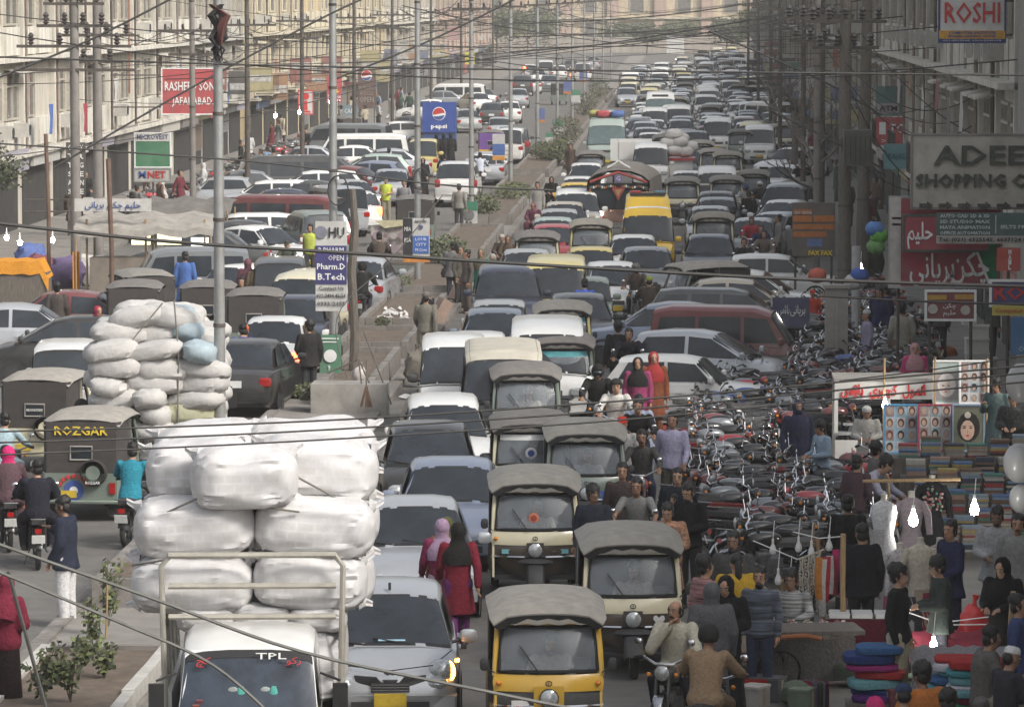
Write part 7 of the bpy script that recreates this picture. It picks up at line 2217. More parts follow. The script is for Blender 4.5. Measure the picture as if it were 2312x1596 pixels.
# ---------------------------------------------------------------- people on foot
def ped(x, y, deg, pose, label, top='shirt', tc='10,10,10', legs='jeans', lc='4,4,5', heads=('hair',), hc='2,2,2', skin='skin', sc=1.0, shawl=None, group='people on foot', shoe=LEATHER, z0=0.0):
 hz_ = (POSE[pose]['head'].z + .125) * sc + z0
 p = at(x, y, hz_)
 h = POSE[pose]['head']
 a = R(deg)
 loc = V((p.x + math.sin(a) * h.y * sc, p.y - math.cos(a) * h.y * sc, z0))
 r = person(pose, label, loc, a, top, tc, legs, lc, heads, hc, skin, group, sc, shawl, shoe)
 if 'striped' in label or 'patterned' in label or 'checked' in label:
  c = [float(q_) / 100 for q_ in tc.split(',')]
  k = mat('stripe_' + tc.replace(',', '_'), [q_ * 1.4 for q_ in c], .9, 0, .95, 5, stretch=(.4, .4, 7) if 'striped' in label else (4, 4, 4))
  for o in COL.objects:
   if o.parent == r and o.type == 'MESH' and o.name.split('.')[0] in ('shirt', 'tunic', 'shawl'):
    o.material_slots[0].link = 'OBJECT'
    o.material_slots[0].material = k
 return r
SC_ = ('scarf',)
HB = ('hair', 'beard')
HM = ('hair', 'moustache')
PED = [
 (141, 1124, 75, 'phone', 'man in a long navy coat and white trousers standing in the road', 'coat', '2.5,3,5', 'shalwar', '62,61,62', ('hair',), '2,2,2', 'skin_dark', 1.04),
 (16, 1300, -25, 'hold', 'woman in black and dark red holding coloured bags at the bottom left', 'gown', '1.5,1,1', None, '2,2,2', SC_, '16,2,4', 'skin', 1.0, '16,2,4'),
 (697, 726, 20, 'lean', 'man in dark clothes standing on the kerb beside the college banner', 'coat', '3,2.8,2.8', 'jeans', '5,5,5.5', ('thick_hair',)),
 (962, 660, -8, 'walk', 'man in a khaki cap with a black backpack walking along the median', 'shirt', '19,18,15', 'shalwar', '22,20,16', ('cap',), '16,15,13', 'skin', 1.06),
 (1022, 548, 4, 'lean', 'man in a grey jacket holding a black bag on the median', 'coat', '14,14,14', 'jeans', '4,4,5', ('hair',)),
 (1038, 556, -120, 'stand', 'man in a dark brown jacket beside the grey jacket on the median', 'shirt', '9,8,7', 'jeans', '5,5,5'),
 (1053, 566, 120, 'stand', 'man facing the grey jacketed man on the median', 'shirt', '12,10,9', 'shalwar', '12,10,9'),
 (1086, 563, 170, 'stand', 'woman in a green tunic in the group on the median', 'kurta', '4,18,15', 'shalwar', '20,8,7', SC_, '14,12,8'),
 (1112, 575, 160, 'crouch', 'woman in grey crouching behind the green tunic on the median', 'gown', '16,15,14', None, '2,2,2', SC_, '30,29,26'),
 (1133, 530, 170, 'sit', 'person in brown sitting on the planter wall, left of two', 'kurta', '8,6,5', 'shalwar', '8,6,5', ('skullcap',), '40,38,34'),
 (1147, 533, 175, 'sit', 'person in brown sitting on the planter wall, right of two', 'kurta', '10,7,5', 'shalwar', '10,7,5', SC_, '12,9,7'),
 (871, 402, 176, 'hold', 'traffic man in a bright yellow vest on the left carriageway', 'vest', '52,60,8', 'shalwar', '26,23,17', ('cap',), '20,18,14'),
 (1037, 417, -15, 'stand', 'man in a grey shirt standing at the kerb above the number banner', 'shirt', '24,23,21', 'jeans', '6,6,6', ('hair',)),
 (955, 358, 175, 'walk', 'woman in black walking past the white jeep', 'gown', '1.5,1.5,1.6', None, '2,2,2', SC_, '2,2,2'),
 (985, 304, 0, 'stand', 'woman in black before the drink kiosk, leftmost of three', 'gown', '1.5,1.5,1.6', None, '2,2,2', SC_, '2,2,2'),
 (1002, 302, 0, 'stand', 'woman in black before the drink kiosk, in the middle of three', 'gown', '1.3,1.3,1.5', None, '2,2,2', SC_, '2,2,2'),
 (1018, 302, 0, 'stand', 'woman in black before the drink kiosk, rightmost of three', 'gown', '1.6,1.6,1.8', None, '2,2,2', SC_, '2,2,2'),
 (936, 385, 190, 'walk', 'man in black crossing behind the dark rickshaw', 'coat', '2,2,2.2', 'jeans', '3,3,3'),
 (912, 408, 185, 'walk', 'man in grey and black crossing near the third lamp post', 'shirt', '22,22,23', 'jeans', '3,3,3'),
 (1245, 400, 180, 'sit', 'woman in black sitting alone on the median planter', 'gown', '1.5,1.5,1.5', None, '2,2,2', SC_, '2,2,2'),
 (1213, 412, 180, 'stand', 'man in pale clothes on the median near the lone woman in black', 'kurta', '28,27,25', 'shalwar', '28,27,25'),
 (1204, 458, 165, 'sit', 'woman in dark pink sitting at the end of a planter', 'gown', '15,5,8', None, '2,2,2', SC_, '20,9,11'),
 (1288, 325, 160, 'stand', 'man in brown standing beside the green glazed minibus', 'kurta', '9,6,5', 'shalwar', '9,6,5'),
 (1461, 170, 180, 'walk', 'man in grey walking between lanes far up the street', 'shirt', '26,25,25', 'jeans', '6,6,6'),
 (556, 348, -5, 'stand', 'man in a white printed shirt by the shops on the left', 'tee', '58,58,60', 'jeans', '10,14,22'),
 (603, 332, 60, 'stand', 'man in a blue shirt by the shops on the left', 'kurta', '16,24,36', 'shalwar', '16,24,36'),
 (617, 335, 20, 'stand', 'man in brown by the shops on the left', 'kurta', '16,11,8', 'shalwar', '16,11,8'),
 (640, 340, -30, 'stand', 'man in a striped white shirt by the shops on the left', 'shirt', '44,43,41', 'jeans', '6,6,7'),
 (588, 338, 100, 'walk', 'man in pale grey walking by the shops on the left', 'kurta', '36,36,35', 'shalwar', '36,36,35'),
 (668, 345, 150, 'stand', 'man in dark red by the shops on the left', 'shirt', '14,5,5', 'jeans', '5,5,5'),
 (878, 335, 10, 'stand', 'man in a pale pink shirt among the parked cars', 'shirt', '46,40,40', 'jeans', '4,4,4'),
 (418, 570, 0, 'stand', 'man in a blue tunic seen from behind at the food stalls', 'kurta', '7,14,36', 'shalwar', '7,14,36', ('hair',), '2,2,2', 'skin', 1.05),
 (297, 435, 15, 'stand', 'man in dark grey by the shop doors under the green hanging board', 'kurta', '7,7,7', 'shalwar', '7,7,7'),
 (128, 640, 10, 'stand', 'man in dark brown behind the old maroon saloon', 'kurta', '7,6,5.5', 'shalwar', '7,6,5.5', ('thick_hair',)),
 (545, 627, 170, 'stand', 'man in dark grey beside the open black van', 'coat', '7,7,7', 'jeans', '4,4,4'),
 (222, 692, -140, 'stand', 'woman in a dark red scarf behind the black hatchback', 'kurta', '16,3,5', 'shalwar', '16,3,5', SC_, '30,3,6'),
 (582, 590, 10, 'stand', 'woman in tan with a scarf beside the open black van', 'kurta', '34,26,15', 'shalwar', '34,26,15', SC_, '34,26,15'),
 (560, 585, -5, 'stand', 'woman in dull red with a scarf left of the tan scarf', 'kurta', '16,6,8', 'shalwar', '16,6,8', SC_, '16,7,9'),
 (700, 508, 170, 'walk', 'man in a yellow striped vest between the parked cars', 'vest', '46,52,10', 'jeans', '5,5,5'),
 (185, 905, -20, 'stand', 'man in a dull pink shirt behind the rickshaw with yellow lettering', 'shirt', '22,14,15', 'jeans', '4,4,5', ('helmet_open',), '4,4,4'),
 (997, 1172, 14, 'walk', 'woman in a lilac headscarf and dark pink top walking between the cars', 'kurta', '20,3,8', 'shalwar', '34,28,34', SC_, '36,25,36', 'skin', .98),
 (1034, 1180, 8, 'walk', 'woman in dark red tunic and black headscarf carrying a yellow bag', 'kurta', '18,2,3.5', 'shalwar', '12,3,12', SC_, '2,2,2', 'skin', .99),
 (1009, 1168, 12, 'step', 'woman in an olive headscarf in front of the lilac headscarf', 'kurta', '20,8,5', 'shalwar', '10,8,4', SC_, '10,10,4', 'skin', .96),
 (1340, 1098, 178, 'lean', 'young man in a navy tee shirt with grey sleeves beside the rickshaw', 'shirt', '3,3.4,5', 'jeans', '4,5,8', ('thick_hair',), '2,2,2', 'skin_dark'),
 (1518, 934, 172, 'walk', 'man in a mauve shirt with a strap over his shoulder', 'shirt', '42,40,55', 'jeans', '6,6,5', ('hair',), '2,2,2', 'skin', 1.04),
 (1405, 942, 176, 'stand', 'man in a red cap and pale tee shirt among the riders', 'tee', '44,44,43', 'jeans', '6,6,7', ('cap',), '52,4,3'),
 (1405, 1048, 180, 'stand', 'dark haired man in brown behind the leaning grey tee shirt', 'shirt', '7,5,5', 'jeans', '4,4,4'),
 (1395, 728, 10, 'stand', 'man in black seen from behind beside the maroon van', 'coat', '1.6,1.6,1.8', 'jeans', '3,3,3', ('thick_hair',)),
 (1440, 808, 178, 'stand', 'woman with pink sleeves and a black headscarf before the white hatchback', 'kurta', '26,5,12', 'shalwar', '3,3,3', SC_, '2,2,2'),
 (1476, 796, 190, 'stand', 'woman in red and orange with a red headscarf before the white hatchback', 'kurta', '18,6,3', 'shalwar', '16,6,3', SC_, '30,4,4', 'skin', 1.03),
 (1530, 1060, 175, 'stand', 'smiling young man in a black jacket with a white zip', 'coat', '2,2.4,3.4', 'jeans', '4,4,6', ('hair',), '2,2,2', 'skin_light'),
 (1553, 1094, 150, 'hold', 'bearded man in black holding a small child', 'shirt', '1.6,1.6,1.8', 'jeans', '3,3,3', HB, '2,2,2', 'skin_light', 1.04),
 (1521, 1118, 110, 'sit', 'small child in yellow and blue held by the bearded man', 'shirt', '46,30,6', 'jeans', '5,20,40', ('hair',), '2,2,2', 'skin_light', .52, None, 'people on foot', LEATHER, .85),
 (1507, 1140, 168, 'hold', 'woman in a brown patterned tunic carrying a bundle', 'kurta', '24,13,8', 'shalwar', '20,6,12', ('hair',), '2,2,2', 'skin_light', .97, '28,16,9'),
 (1594, 1258, -60, 'stand', 'youth in a red and grey striped jersey', 'shirt', '18,9,9', 'jeans', '5,6,9', ('thick_hair',), '2,2,2', 'skin_light', 1.02),
 (1606, 1316, 10, 'stand', 'woman wrapped in a long grey shawl seen from behind', 'gown', '9,9,10', None, '2,2,2', SC_, '11,11,12', 'skin', 1.0, '11,11,12'),
 (1638, 1303, 165, 'hold', 'young woman in a black headscarf next to the grey shawl', 'gown', '1.6,1.6,1.8', None, '2,2,2', SC_, '1.5,1.5,1.5', 'skin_light'),
 (1662, 1250, 15, 'stand', 'woman with white, red and yellow sleeves seen from behind', 'kurta', '52,44,36', 'shalwar', '40,6,6', ('ponytail',), '2,2,2', 'skin_light', 1.0, '54,34,4'),
 (1655, 1204, 170, 'stand', 'bearded man in a dark grey jacket above the striped jersey', 'coat', '7.5,7.5,7.5', 'jeans', '4,4,4', HB, '2,2,2', 'skin_dark', 1.04),
 (1716, 1284, 165, 'stand', 'bearded man in a dark blue grey striped sweater', 'shirt', '6,7,9', 'jeans', '4,5,9', HB, '2,2,2', 'skin', .95),
 (1803, 905, 190, 'stand', 'person in a dark blue hooded shawl among the motorcycles', 'gown', '4,4.5,8', None, '2,2,2', ('hood',), '4,4.5,8'),
 (1851, 953, 120, 'hold', 'boy in a pale blue shirt looking down beside the hooded shawl', 'kurta', '26,34,42', 'shalwar', '26,34,42', ('thick_hair',), '2,2,2', 'skin', .93),
 (1757, 486, 95, 'stand', 'man in a grey shirt standing left of the orange shop plates', 'shirt', '23,22,21', 'jeans', '6,6,6'),
 (1690, 432, 20, 'stand', 'man in black among the riders on the right', 'coat', '2,2,2', 'jeans', '3,3,3'),
 (1738, 415, 190, 'stand', 'man in dark green behind the riders on the right', 'kurta', '5,7,6', 'shalwar', '5,7,6'),
 (1835, 655, 185, 'stand', 'child sized figure in red and blue beside the pillar box', 'shirt', '50,6,4', 'jeans', '10,24,46', ('cap',), '50,6,4', 'skin', .8),
 (2036, 686, 5, 'stand', 'man in a long cream tunic seen from behind before the food board', 'kurta', '36,34,29', 'shalwar', '26,16,11', ('thick_hair',), '2,2,2', 'skin', 1.05),
 (1985, 652, 150, 'stand', 'man in a navy shirt at the stall beside the label post', 'shirt', '3,3.5,9', 'jeans', '3,3,5'),
 (2000, 645, 60, 'stand', 'tall man in dark blue right of the navy shirt', 'shirt', '3,4,14', 'jeans', '3,3,4', ('hair',), '2,2,2', 'skin', 1.03),
 (1956, 700, 100, 'stand', 'man in a mauve tunic beside the label post', 'kurta', '32,29,40', 'shalwar', '32,29,40', ('skullcap',), '50,50,48'),
 (2066, 776, 185, 'stand', 'woman in bright pink with a flowered scarf beyond the food stall', 'kurta', '56,7,20', 'shalwar', '40,20,10', SC_, '48,26,28', 'skin_light', .96),
 (2122, 655, 20, 'stand', 'man in dark grey beside the maroon menu board', 'shirt', '7,7,7', 'jeans', '5,5,5'),
 (2240, 655, -60, 'stand', 'man in a dark grey shirt under the blue lettered board', 'shirt', '8,9,8', 'jeans', '4,4,4'),
 (1975, 545, 30, 'stand', 'man in dark olive by the balloons under the right hand poles', 'kurta', '5,5,4.5', 'shalwar', '5,5,4.5'),
 (2249, 856, 150, 'phone', 'man in a blue grey tunic behind the bookstall posters', 'kurta', '10,14,14', 'shalwar', '10,14,14', ('thick_hair',), '2,2,2', 'skin', 1.03),
 (2287, 888, 165, 'hold', 'woman in a brown checked shawl at the right edge', 'gown', '3,3,3', None, '2,2,2', ('ponytail',), '2,2,2', 'skin_light', 1.0, '11,9,8'),
 (2000, 1032, -115, 'bend', 'man in a pale mauve shirt bending over the books', 'shirt', '42,41,50', 'jeans', '9,9,10', ('thick_hair',), '2,2,2', 'skin_light', 1.02),
 (1982, 1000, -70, 'stand', 'dark haired man in grey behind the bending man', 'shirt', '14,13,12', 'jeans', '6,6,6', ('thick_hair',), '2,2,2', 'skin_light', .97),
 (1936, 1030, -30, 'stand', 'man in maroon with his back to the viewer near the food stall', 'shirt', '8,5,6', 'jeans', '4,4,4', ('hair',), '2,2,2', 'skin', .95),
 (2032, 1278, -110, 'stand', 'young stallholder in a black sweater over a cream tunic', 'shirt', '1.8,2,2', 'shalwar', '48,46,34', ('thick_hair',), '2,2,2', 'skin_light', 1.04),
 (2116, 1262, 95, 'hold', 'youth in a dark green jacket looking down beside the stallholder', 'coat', '4.5,5.5,5', 'jeans', '4,4,5', ('thick_hair',), '2,2,2', 'skin_light', .98),
 (2144, 1178, 120, 'lean', 'man in a navy jacket turned away by the dresses', 'coat', '2.6,3,7', 'jeans', '3,3,5', ('hair',), '2,2,2', 'skin', 1.03),
 (2251, 1148, 170, 'hold', 'man with a moustache in a pale grey jacket', 'coat', '34,34,34', 'jeans', '10,10,10', HM, '2,2,2', 'skin_dark', 1.05),
 (2298, 1165, 175, 'stand', 'man in grey at the right edge behind the pale grey jacket', 'kurta', '24,24,23', 'shalwar', '24,24,23', HM, '2,2,2', 'skin', 1.03),
 (2262, 1262, 150, 'hold', 'woman in black holding a red bag at the stalls', 'gown', '1.3,1.3,1.4', None, '2,2,2', SC_, '1.2,1.2,1.3', 'skin_light', 1.0),
 (2240, 1418, -80, 'sit', 'man with a moustache sitting among the folded cloths', 'kurta', '36,32,25', 'shalwar', '20,19,17', HM, '2,2,2', 'skin', 1.05, '13,12,11'),
 (2285, 1460, -60, 'sit', 'man in a white skullcap at the bottom right edge', 'shirt', '4,4,5', 'jeans', '3,3,4', ('skullcap', 'moustache'), '62,62,60', 'skin', 1.05),
 (2303, 1345, -100, 'stand', 'man in dark blue cut by the right edge', 'shirt', '5,7,17', 'jeans', '4,4,5', ('hair',)),
 (2080, 1500, 30, 'sit', 'man in an orange and white scarf at the bottom of the stalls', 'shirt', '44,40,34', 'jeans', '5,5,5', ('thick_hair',), '2,2,2', 'skin_dark', 1.05, '46,16,4'),
 (2040, 1545, 5, 'sit', 'man in a dark blue cap at the bottom edge', 'shirt', '4,5,8', 'jeans', '4,4,4', ('cap',), '4,6,12'),
 (2140, 1562, 0, 'sit', 'dark haired man at the bottom edge below the folded cloths', 'shirt', '3,3,3', 'jeans', '3,3,3', ('thick_hair',)),
 (1975, 1575, 10, 'sit', 'person in a bright pink headscarf at the bottom edge', 'kurta', '50,4,14', 'shalwar', '50,4,14', SC_, '55,4,16'),
 (2215, 1580, 0, 'sit', 'grey haired man in grey at the bottom right edge', 'shirt', '20,20,20', 'jeans', '4,4,4', ('hair_grey',)),
 (1785, 1290, 160, 'sit', 'man in a grey striped jersey sitting behind the bead table', 'shirt', '20,20,20', 'jeans', '4,4,4', ('hair',), '2,2,2', 'skin_dark', 1.0),
 (1850, 1205, 130, 'sit', 'dark bearded man sitting in the shadow behind the bead stall', 'shirt', '4,4,4', 'jeans', '4,4,4', HB, '2,2,2', 'skin_dark'),
 (1915, 1120, -10, 'stand', 'man in black standing behind the hanging scarves', 'coat', '1.6,1.6,1.8', 'jeans', '3,3,3', ('hair',), '2,2,2', 'skin_dark'),
 (1945, 1185, 15, 'stand', 'tall man in black with his back turned by the white gown', 'coat', '1.5,1.6,2', 'jeans', '3,3,3', ('hair',), '2,2,2', 'skin', 1.0),
]
for a in PED:
 ped(*a)
cq = random.Random(17)
CC = [('white', '46,46,46'), ('brown', '14,9,7'), ('grey', '18,18,18'), ('black', '2,2,2'), ('pale blue', '26,32,40'), ('cream', '40,36,28'), ('dark green', '5,8,6'), ('maroon', '13,3,4')]
for i in range(44):                                  # shoppers along both pavements
 lft = i < 30
 Y = K * (cq.uniform(84, 185) if lft else cq.uniform(72, 175))
 X = cq.uniform(-23.6, -19.5) if lft else cq.uniform(5.6, 7.0)
 cn, c = cq.choice(CC)
 wm = cq.random() < .2
 person(cq.choice(('stand', 'walk', 'lean', 'step')), f'{"woman" if wm else "man"} in {cn}, {ORD[i if lft else i - 30]} of the shoppers on the {"left" if lft else "right"} pavement', (X, Y, .13), cq.uniform(0, 6.3), 'kurta' if cq.random() < .6 else 'shirt', c, 'shalwar', c if cq.random() < .6 else '5,5,6', ('scarf',) if wm else ('hair',), c, 'skin', f'shoppers on the {"left" if lft else "right"} pavement')
for i in range(26):                                  # motorcycles in front of the left hand shops
 d = R(cq.choice((-70, 70)) + cq.uniform(-15, 15))
 inst(MOTO[1], f'small parked motorcycle, {ORD[i]} from the near end along the left shops', (-20.6 + cq.uniform(-.5, .5), K * (84 + i * 2.1 + cq.uniform(-.5, .5)), .13), d, 'motorcycles along the left shops', {'paint_slot': TANKS[cq.choice(('black', 'black', 'red', 'grey'))], 'paint_slot_two': SEATG, 'paint_slot_three': CHR}, rot=(0, R(-8), d))
for i, (x, y, k, pc, lb) in enumerate([(470, 455, 'sedan', 'white', 'white saloon parked at the pavement left of the rows'), (505, 400, 'mini', 'silver', 'small silver car parked left of the white estate cars'), (555, 385, 'sedan', 'grey', 'dark grey saloon parked left of the upper rows'), (470, 520, 'sedan', 'charcoal', 'charcoal saloon parked below the tarpaulin shelter'), (660, 352, 'van', 'charcoal', 'dark van parked by the shoppers on the left'), (700, 330, 'sedan', 'silver', 'silver saloon parked at the top of the left rows by the shops'), (455, 560, 'minivan', 'grey', 'dusty grey minivan beside the lit food stall'), (930, 262, 'sedan', 'charcoal', 'charcoal saloon beyond the drink kiosk'), (900, 275, 'mini', 'white', 'small white car left of the drink kiosk'), (975, 225, 'sedan', 'white', 'white saloon parked far up the left side'), (1000, 205, 'sedan', 'grey', 'grey saloon parked far up the left side'), (1040, 190, 'van', 'white', 'white van parked far up the left side')]):
 put_car(k, pc, x, y, 92 + (i * 37 % 25) - 12, lb, 'c', 'cars on the left and parked across', lod=1)
SH_ = mat('bag_yellow', (.50, .46, .14), .4, 0, .15, 9, b=.4)
def blob(name, label, cat, loc, r, k, seed=1, e=.9, group=None, rz=0, amp=.18, knot=False):
 m = MB()
 m.ell((0, 0, r[2]), r, k, 14, 10, e, fn=lambda p, d: p * (1 + amp * noise.noise(d * 2.6 + V((seed, 0, 0)))))
 if knot:
  m.tube([(0, 0, r[2] * 1.8), (.01, 0, r[2] * 2.2), (.03, 0, r[2] * 2.5)], [r[0] * .35, r[0] * .12, r[0] * .25], k, 7)
 return m.build(name, None, loc, rz, label=label, cat=cat, group=group)
blob('carrier_bag', 'yellow carrier bag in the hand of the woman in dark red', 'bag', at(1030, 1365, .45) + V((-.05, -.1, -.2)), (.13, .09, .24), SH_, 2, knot=True)
blob('carrier_bag', 'red carrier bag held by the woman in black at the stalls', 'bag', at(2198, 1430, .5) - V((0, 0, .25)), (.19, .14, .30), mat('bag_red', (.50, .03, .03), .35, 0, .15, 9, b=.4), 3, knot=True)
blob('bundle', 'pink bag held by the woman at the bottom left', 'bag', at(4, 1390, .85) - V((0, 0, .12)), (.14, .12, .13), mat('bag_pink', (.55, .06, .22), .35, 0, .1, 9), 4)
blob('bundle', 'teal bag held by the woman at the bottom left', 'bag', at(12, 1352, 1.05) - V((0, 0, .12)), (.14, .12, .12), mat('bag_teal', (.16, .36, .38), .35, 0, .1, 9), 5)
blob('handbag', 'black bag hanging from the hand of the grey jacketed man', 'bag', at(1009, 622, .45) - V((0, 0, .15)), (.17, .08, .20), RUB, 6)
g = at(965, 700, 1.2)
m = MB()
m.ell((0, 0, 0), (.19, .12, .27), cloth('pack', (.02, .02, .024)), 14, 10, .75)
m.ell((0, -.10, -.08), (.14, .06, .13), cloth('pack_pocket', (.03, .03, .035)), 12, 8, .7)
for s in (1, -1):
 m.tube([(s * .12, .04, .26), (s * .13, .18, .24), (s * .13, .20, 0), (s * .13, .06, -.2)], .022, RUB, 5)
m.build('backpack', None, g + V((0, .0, 0)), label='black backpack on the man walking along the median', cat='backpack')
# ---------------------------------------------------------------- clutter of the median
m = MB()
m.box((0, 0, 0), (1.55, .95, .68), CONC)
m.build('concrete_block', None, at(787, 945, 0) + V((0, .48, .36)), label='large plain concrete block at the foot of the bannered lamp post', cat='block')
blob('sack', 'bulging dirty grey sack standing beside the white box van', 'sack', at(940, 862, .12), (.27, .25, .33), mat('dirty_sack', (.17, .155, .13), .95, 0, .3, 6, b=.7), 7, .8, amp=.3, knot=True)
blob('plastic_bag', 'pale plastic bag hung from sticks beside the broom', 'bag', at(812, 868, .4), (.16, .13, .19), mat('bag_pale', (.50, .46, .44), .4, 0, .15, 9, b=.4), 8, knot=True)
m = MB()
g = at(830, 890, .5)
for a, b in (((-.75, .1, .65), (-.1, 0, .95)), ((-.1, 0, .95), (.35, .2, -.1)), ((-.1, 0, .95), (.0, -.1, .2)), ((.0, .1, 1.5), (.55, .3, 0))):
 m.tube([a, b], .018, WOODD, 5)
m.build('stick_frame', None, g + V((-.1, .2, -.25)), label='rough frame of sticks leaning by the concrete block', cat='sticks')
m = MB()
m.tube([(0, 0, .95), (0, 0, .38)], .014, WOODD, 5)
for i in range(16):
 m.tube([(q.uniform(-.03, .03), 0, .42), (q.uniform(-.13, .13), q.uniform(-.05, .05), .0)], .012, kcol((.16, .09, .06)), 4)
m.build('broom', None, at(829, 885, .66) + V((0, -.25, -.28)), label='short brown broom resting on the concrete block', cat='broom')
for i, (x, y, rz) in enumerate([(1040, 682, .4), (995, 730, .3)]):
 m = MB()
 m.box((0, 0, .32), (.30, .62, .64), mat('pink_stone', (.36, .26, .21), .9, 0, .2, 3, b=.3), ry=.5)
 m.build('kerb_slab', None, at(x, y, .12), rz, label='pinkish kerb slab leaning on its edge, ' + ('near the navy jeep' if i == 0 else 'behind the backpack man'), cat='slab', group='loose kerb slabs')
LIT = mat('litter_white', (.55, .54, .52), .7, 0, .2, 20)
for n_, nm in ((16, 'planter'), (14, 'median'), (40, 'road')):
 m = MB()
 for i in range(n_):
  g = at(q.uniform(858, 925), q.uniform(698, 722), .4) if n_ == 16 else at(q.uniform(900, 1100), q.uniform(430, 860), .15) if n_ == 14 else at(q.uniform(0, 1600), q.uniform(500, 1590))
  m.M = Matrix.Translation(g) @ Matrix.Rotation(q.uniform(0, 6), 4, 'Z')
  w = q.uniform(.06, .16)
  m.add([(-w, -w * .6, .02), (w, -w * .5, .06), (w * .8, w * .7, .02), (-w * .7, w * .6, .09), (0, 0, .12)], [(0, 1, 4), (1, 2, 4), (2, 3, 4), (3, 0, 4)], LIT)
 m.M = None
 m.build('litter', kind='stuff')
g = at(892, 640, 0)
t = thing('poster_trolley', 'handcart hung with a torn collage poster on the left carriageway', 'cart', (g.x, g.y, 0))
m = MB()
m.loft([[V((x, .05 * math.sin(3 * x + z), z + .10 * math.sin(2.2 * x) * (z > 1.2))) for x in [(-.72 + .16 * i) for i in range(10)]] for z in (.75, 1.1, 1.45, 1.85)], mat('collage_paper', (.34, .30, .29), .9, 0, .5, 7), closed=False, caps=False)
m.build('poster', t)
m = MB()
for i in range(9):
 m.lathe([(.0, .0), (.07 + .03 * (i % 3), .002)], kcol([(.22, .16, .15), (.40, .36, .34), (.28, .22, .24)][i % 3]), 10, (-.55 + (i % 5) * .26, -.08, 1.05 + .38 * (i // 5)), 'y')
m.build('poster_picture', t)
m = MB()
m.slab([(-.6, -.1, 1.88), (.5, -.1, 1.92), (.3, -.1, 1.74), (-.3, -.1, 1.66)], (0, .02, 0), kcol((.50, .46, .30)))
m.build('torn_sheet', t)
m = MB()
m.box((0, .1, .62), (1.5, .9, .08), WOODD)
m.box((.25, -.2, .36), (1.0, .3, .42), kcol((.16, .17, .16)))
for s in (1, -1):
 m.lathe([(.22, -.03), (.29, 0), (.22, .03)], TYRE, 14, (s * .62, .1, .29), 'x')
m.build('cart_bed', t)
# ---------------------------------------------------------------- food stalls on the left
g = at(330, 668, 0)
t = thing('food_stall', 'lit food stall with a tattered awning and a white board of blue script', 'stall', (g.x, g.y, 0))
m = MB()
for x in (-1.7, 0, 1.7):
 for y in (0, 1.6):
  m.tube([(x, y, 0), (x, y, 2.2)], .035, WOOD, 6)
m.build('post', t)
m = MB()
m.loft([[V((x, y, z + .07 * math.sin(5 * x + y))) for x in [(-2.0 + .4 * i) for i in range(11)]] for y, z in ((-.6, 1.75), (-.55, 1.95), (.5, 2.2), (1.9, 2.3))], mat('awning', (.30, .28, .25), .9, 0, .25, 3, b=.4), closed=False, caps=False)
m.build('awning', t)
m = MB()
m.box((0, .2, .55), (3.2, .8, 1.1), mat('counter', (.20, .17, .14), .8, 0, .3, 2))
m.build('counter', t)
m = MB()
m.box((-.9, -.3, 2.62), (2.2, .06, .36), mat('stall_board', (.52, .51, .48), .7))
m.build('board', t)
on(t, urdu('بریانی') + ' ' + urdu('چکن') + ' ' + urdu('حلیم'), .26, BINK, (-.9, -.35, 2.62), 0, w=1.6)
for x, w in ((-.2, .55), (.62, .7)):
 m = MB()
 m.box((x, .5, 1.62), (w, .05, .36), mat('lit_panel', (.80, .76, .50), .5, em=1.1))
 m.build('lit_panel', t)
m = MB()
m.box((1.5, .5, 1.25), (.5, .05, .8), mat('lit_white_panel', (.86, .88, .86), .5, em=1.8))
m.build('lit_panel', t)
m = MB()
for i in range(16):
 m.ell((.5 + .085 * i, -.05 - .02 * (i % 3), 1.16 + .03 * (i % 2)), (.06, .06, .06), kcol([(.55, .20, .03), (.30, .34, .08), (.5, .42, .08)][i % 3]), 7, 5)
m.build('fruit', t)
g = at(35, 690, 0)
t = thing('cloth_stall', 'stall draped with orange cloth at the left edge', 'stall', (g.x, g.y, 0))
m = MB()
ORC = cloth('orange_drape', (.58, .25, .03))
m.loft([[V((-1.0 + .25 * i, y + .03 * math.sin(i * 2), z - (.45 if i in (0, 8) else 0) + .03 * math.sin(3 * i))) for i in range(9)] for y, z in ((-.5, .9), (-.45, 1.25), (.5, 1.3))], ORC, closed=False, caps=False)
m.build('drape', t)
m = MB()
m.box((0, 0, .48), (1.9, .9, .95), WOODD)
m.build('table', t)
m = MB()
m.loft([[V((1.7 + .12 * math.sin(i), .1 * math.cos(i * 2), z)) for i in range(5)] for z in (.2, .8, 1.5)], ORC, closed=False, caps=False)
m.tube([(1.7, 0, 0), (1.7, 0, 1.9)], .03, WOOD, 5)
m.build('hanging_cloth', t)
for i, (x, y, c) in enumerate([(200, 600, (.5, .5, .48)), (150, 605, (.14, .10, .20)), (255, 610, (.10, .20, .4)), (395, 615, (.30, .28, .10)), (450, 605, (.34, .31, .28)), (480, 612, (.16, .20, .10)), (95, 600, (.2, .06, .08)), (70, 570, (.08, .12, .3)), (520, 580, (.42, .42, .40)), (510, 560, (.2, .15, .1))]):
 blob('goods_heap', ('pale', 'purple', 'blue', 'olive', 'grey', 'dark green', 'dark red', 'navy', 'white', 'brown')[i] + ' heap of goods on the left pavement stalls', 'heap', at(x, y + 45, 0), (.55, .4, .45), kcol(c), i, .9, 'goods on the left pavement', amp=.35)
m = MB()
m.loft([[V((-1.4 + .35 * i, y, z + .08 * math.sin(2 * i + y))) for i in range(9)] for y, z in ((-1, 1.5), (0, 1.95), (1.6, 2.0))], mat('tarpaulin', (.14, .13, .12), .9, 0, .3, 3, b=.5), closed=False, caps=False)
for x in (-1.3, 1.3):
 for y in (-.9, 1.5):
  m.tube([(x, y, 0), (x, y, 1.7)], .03, WOOD, 5)
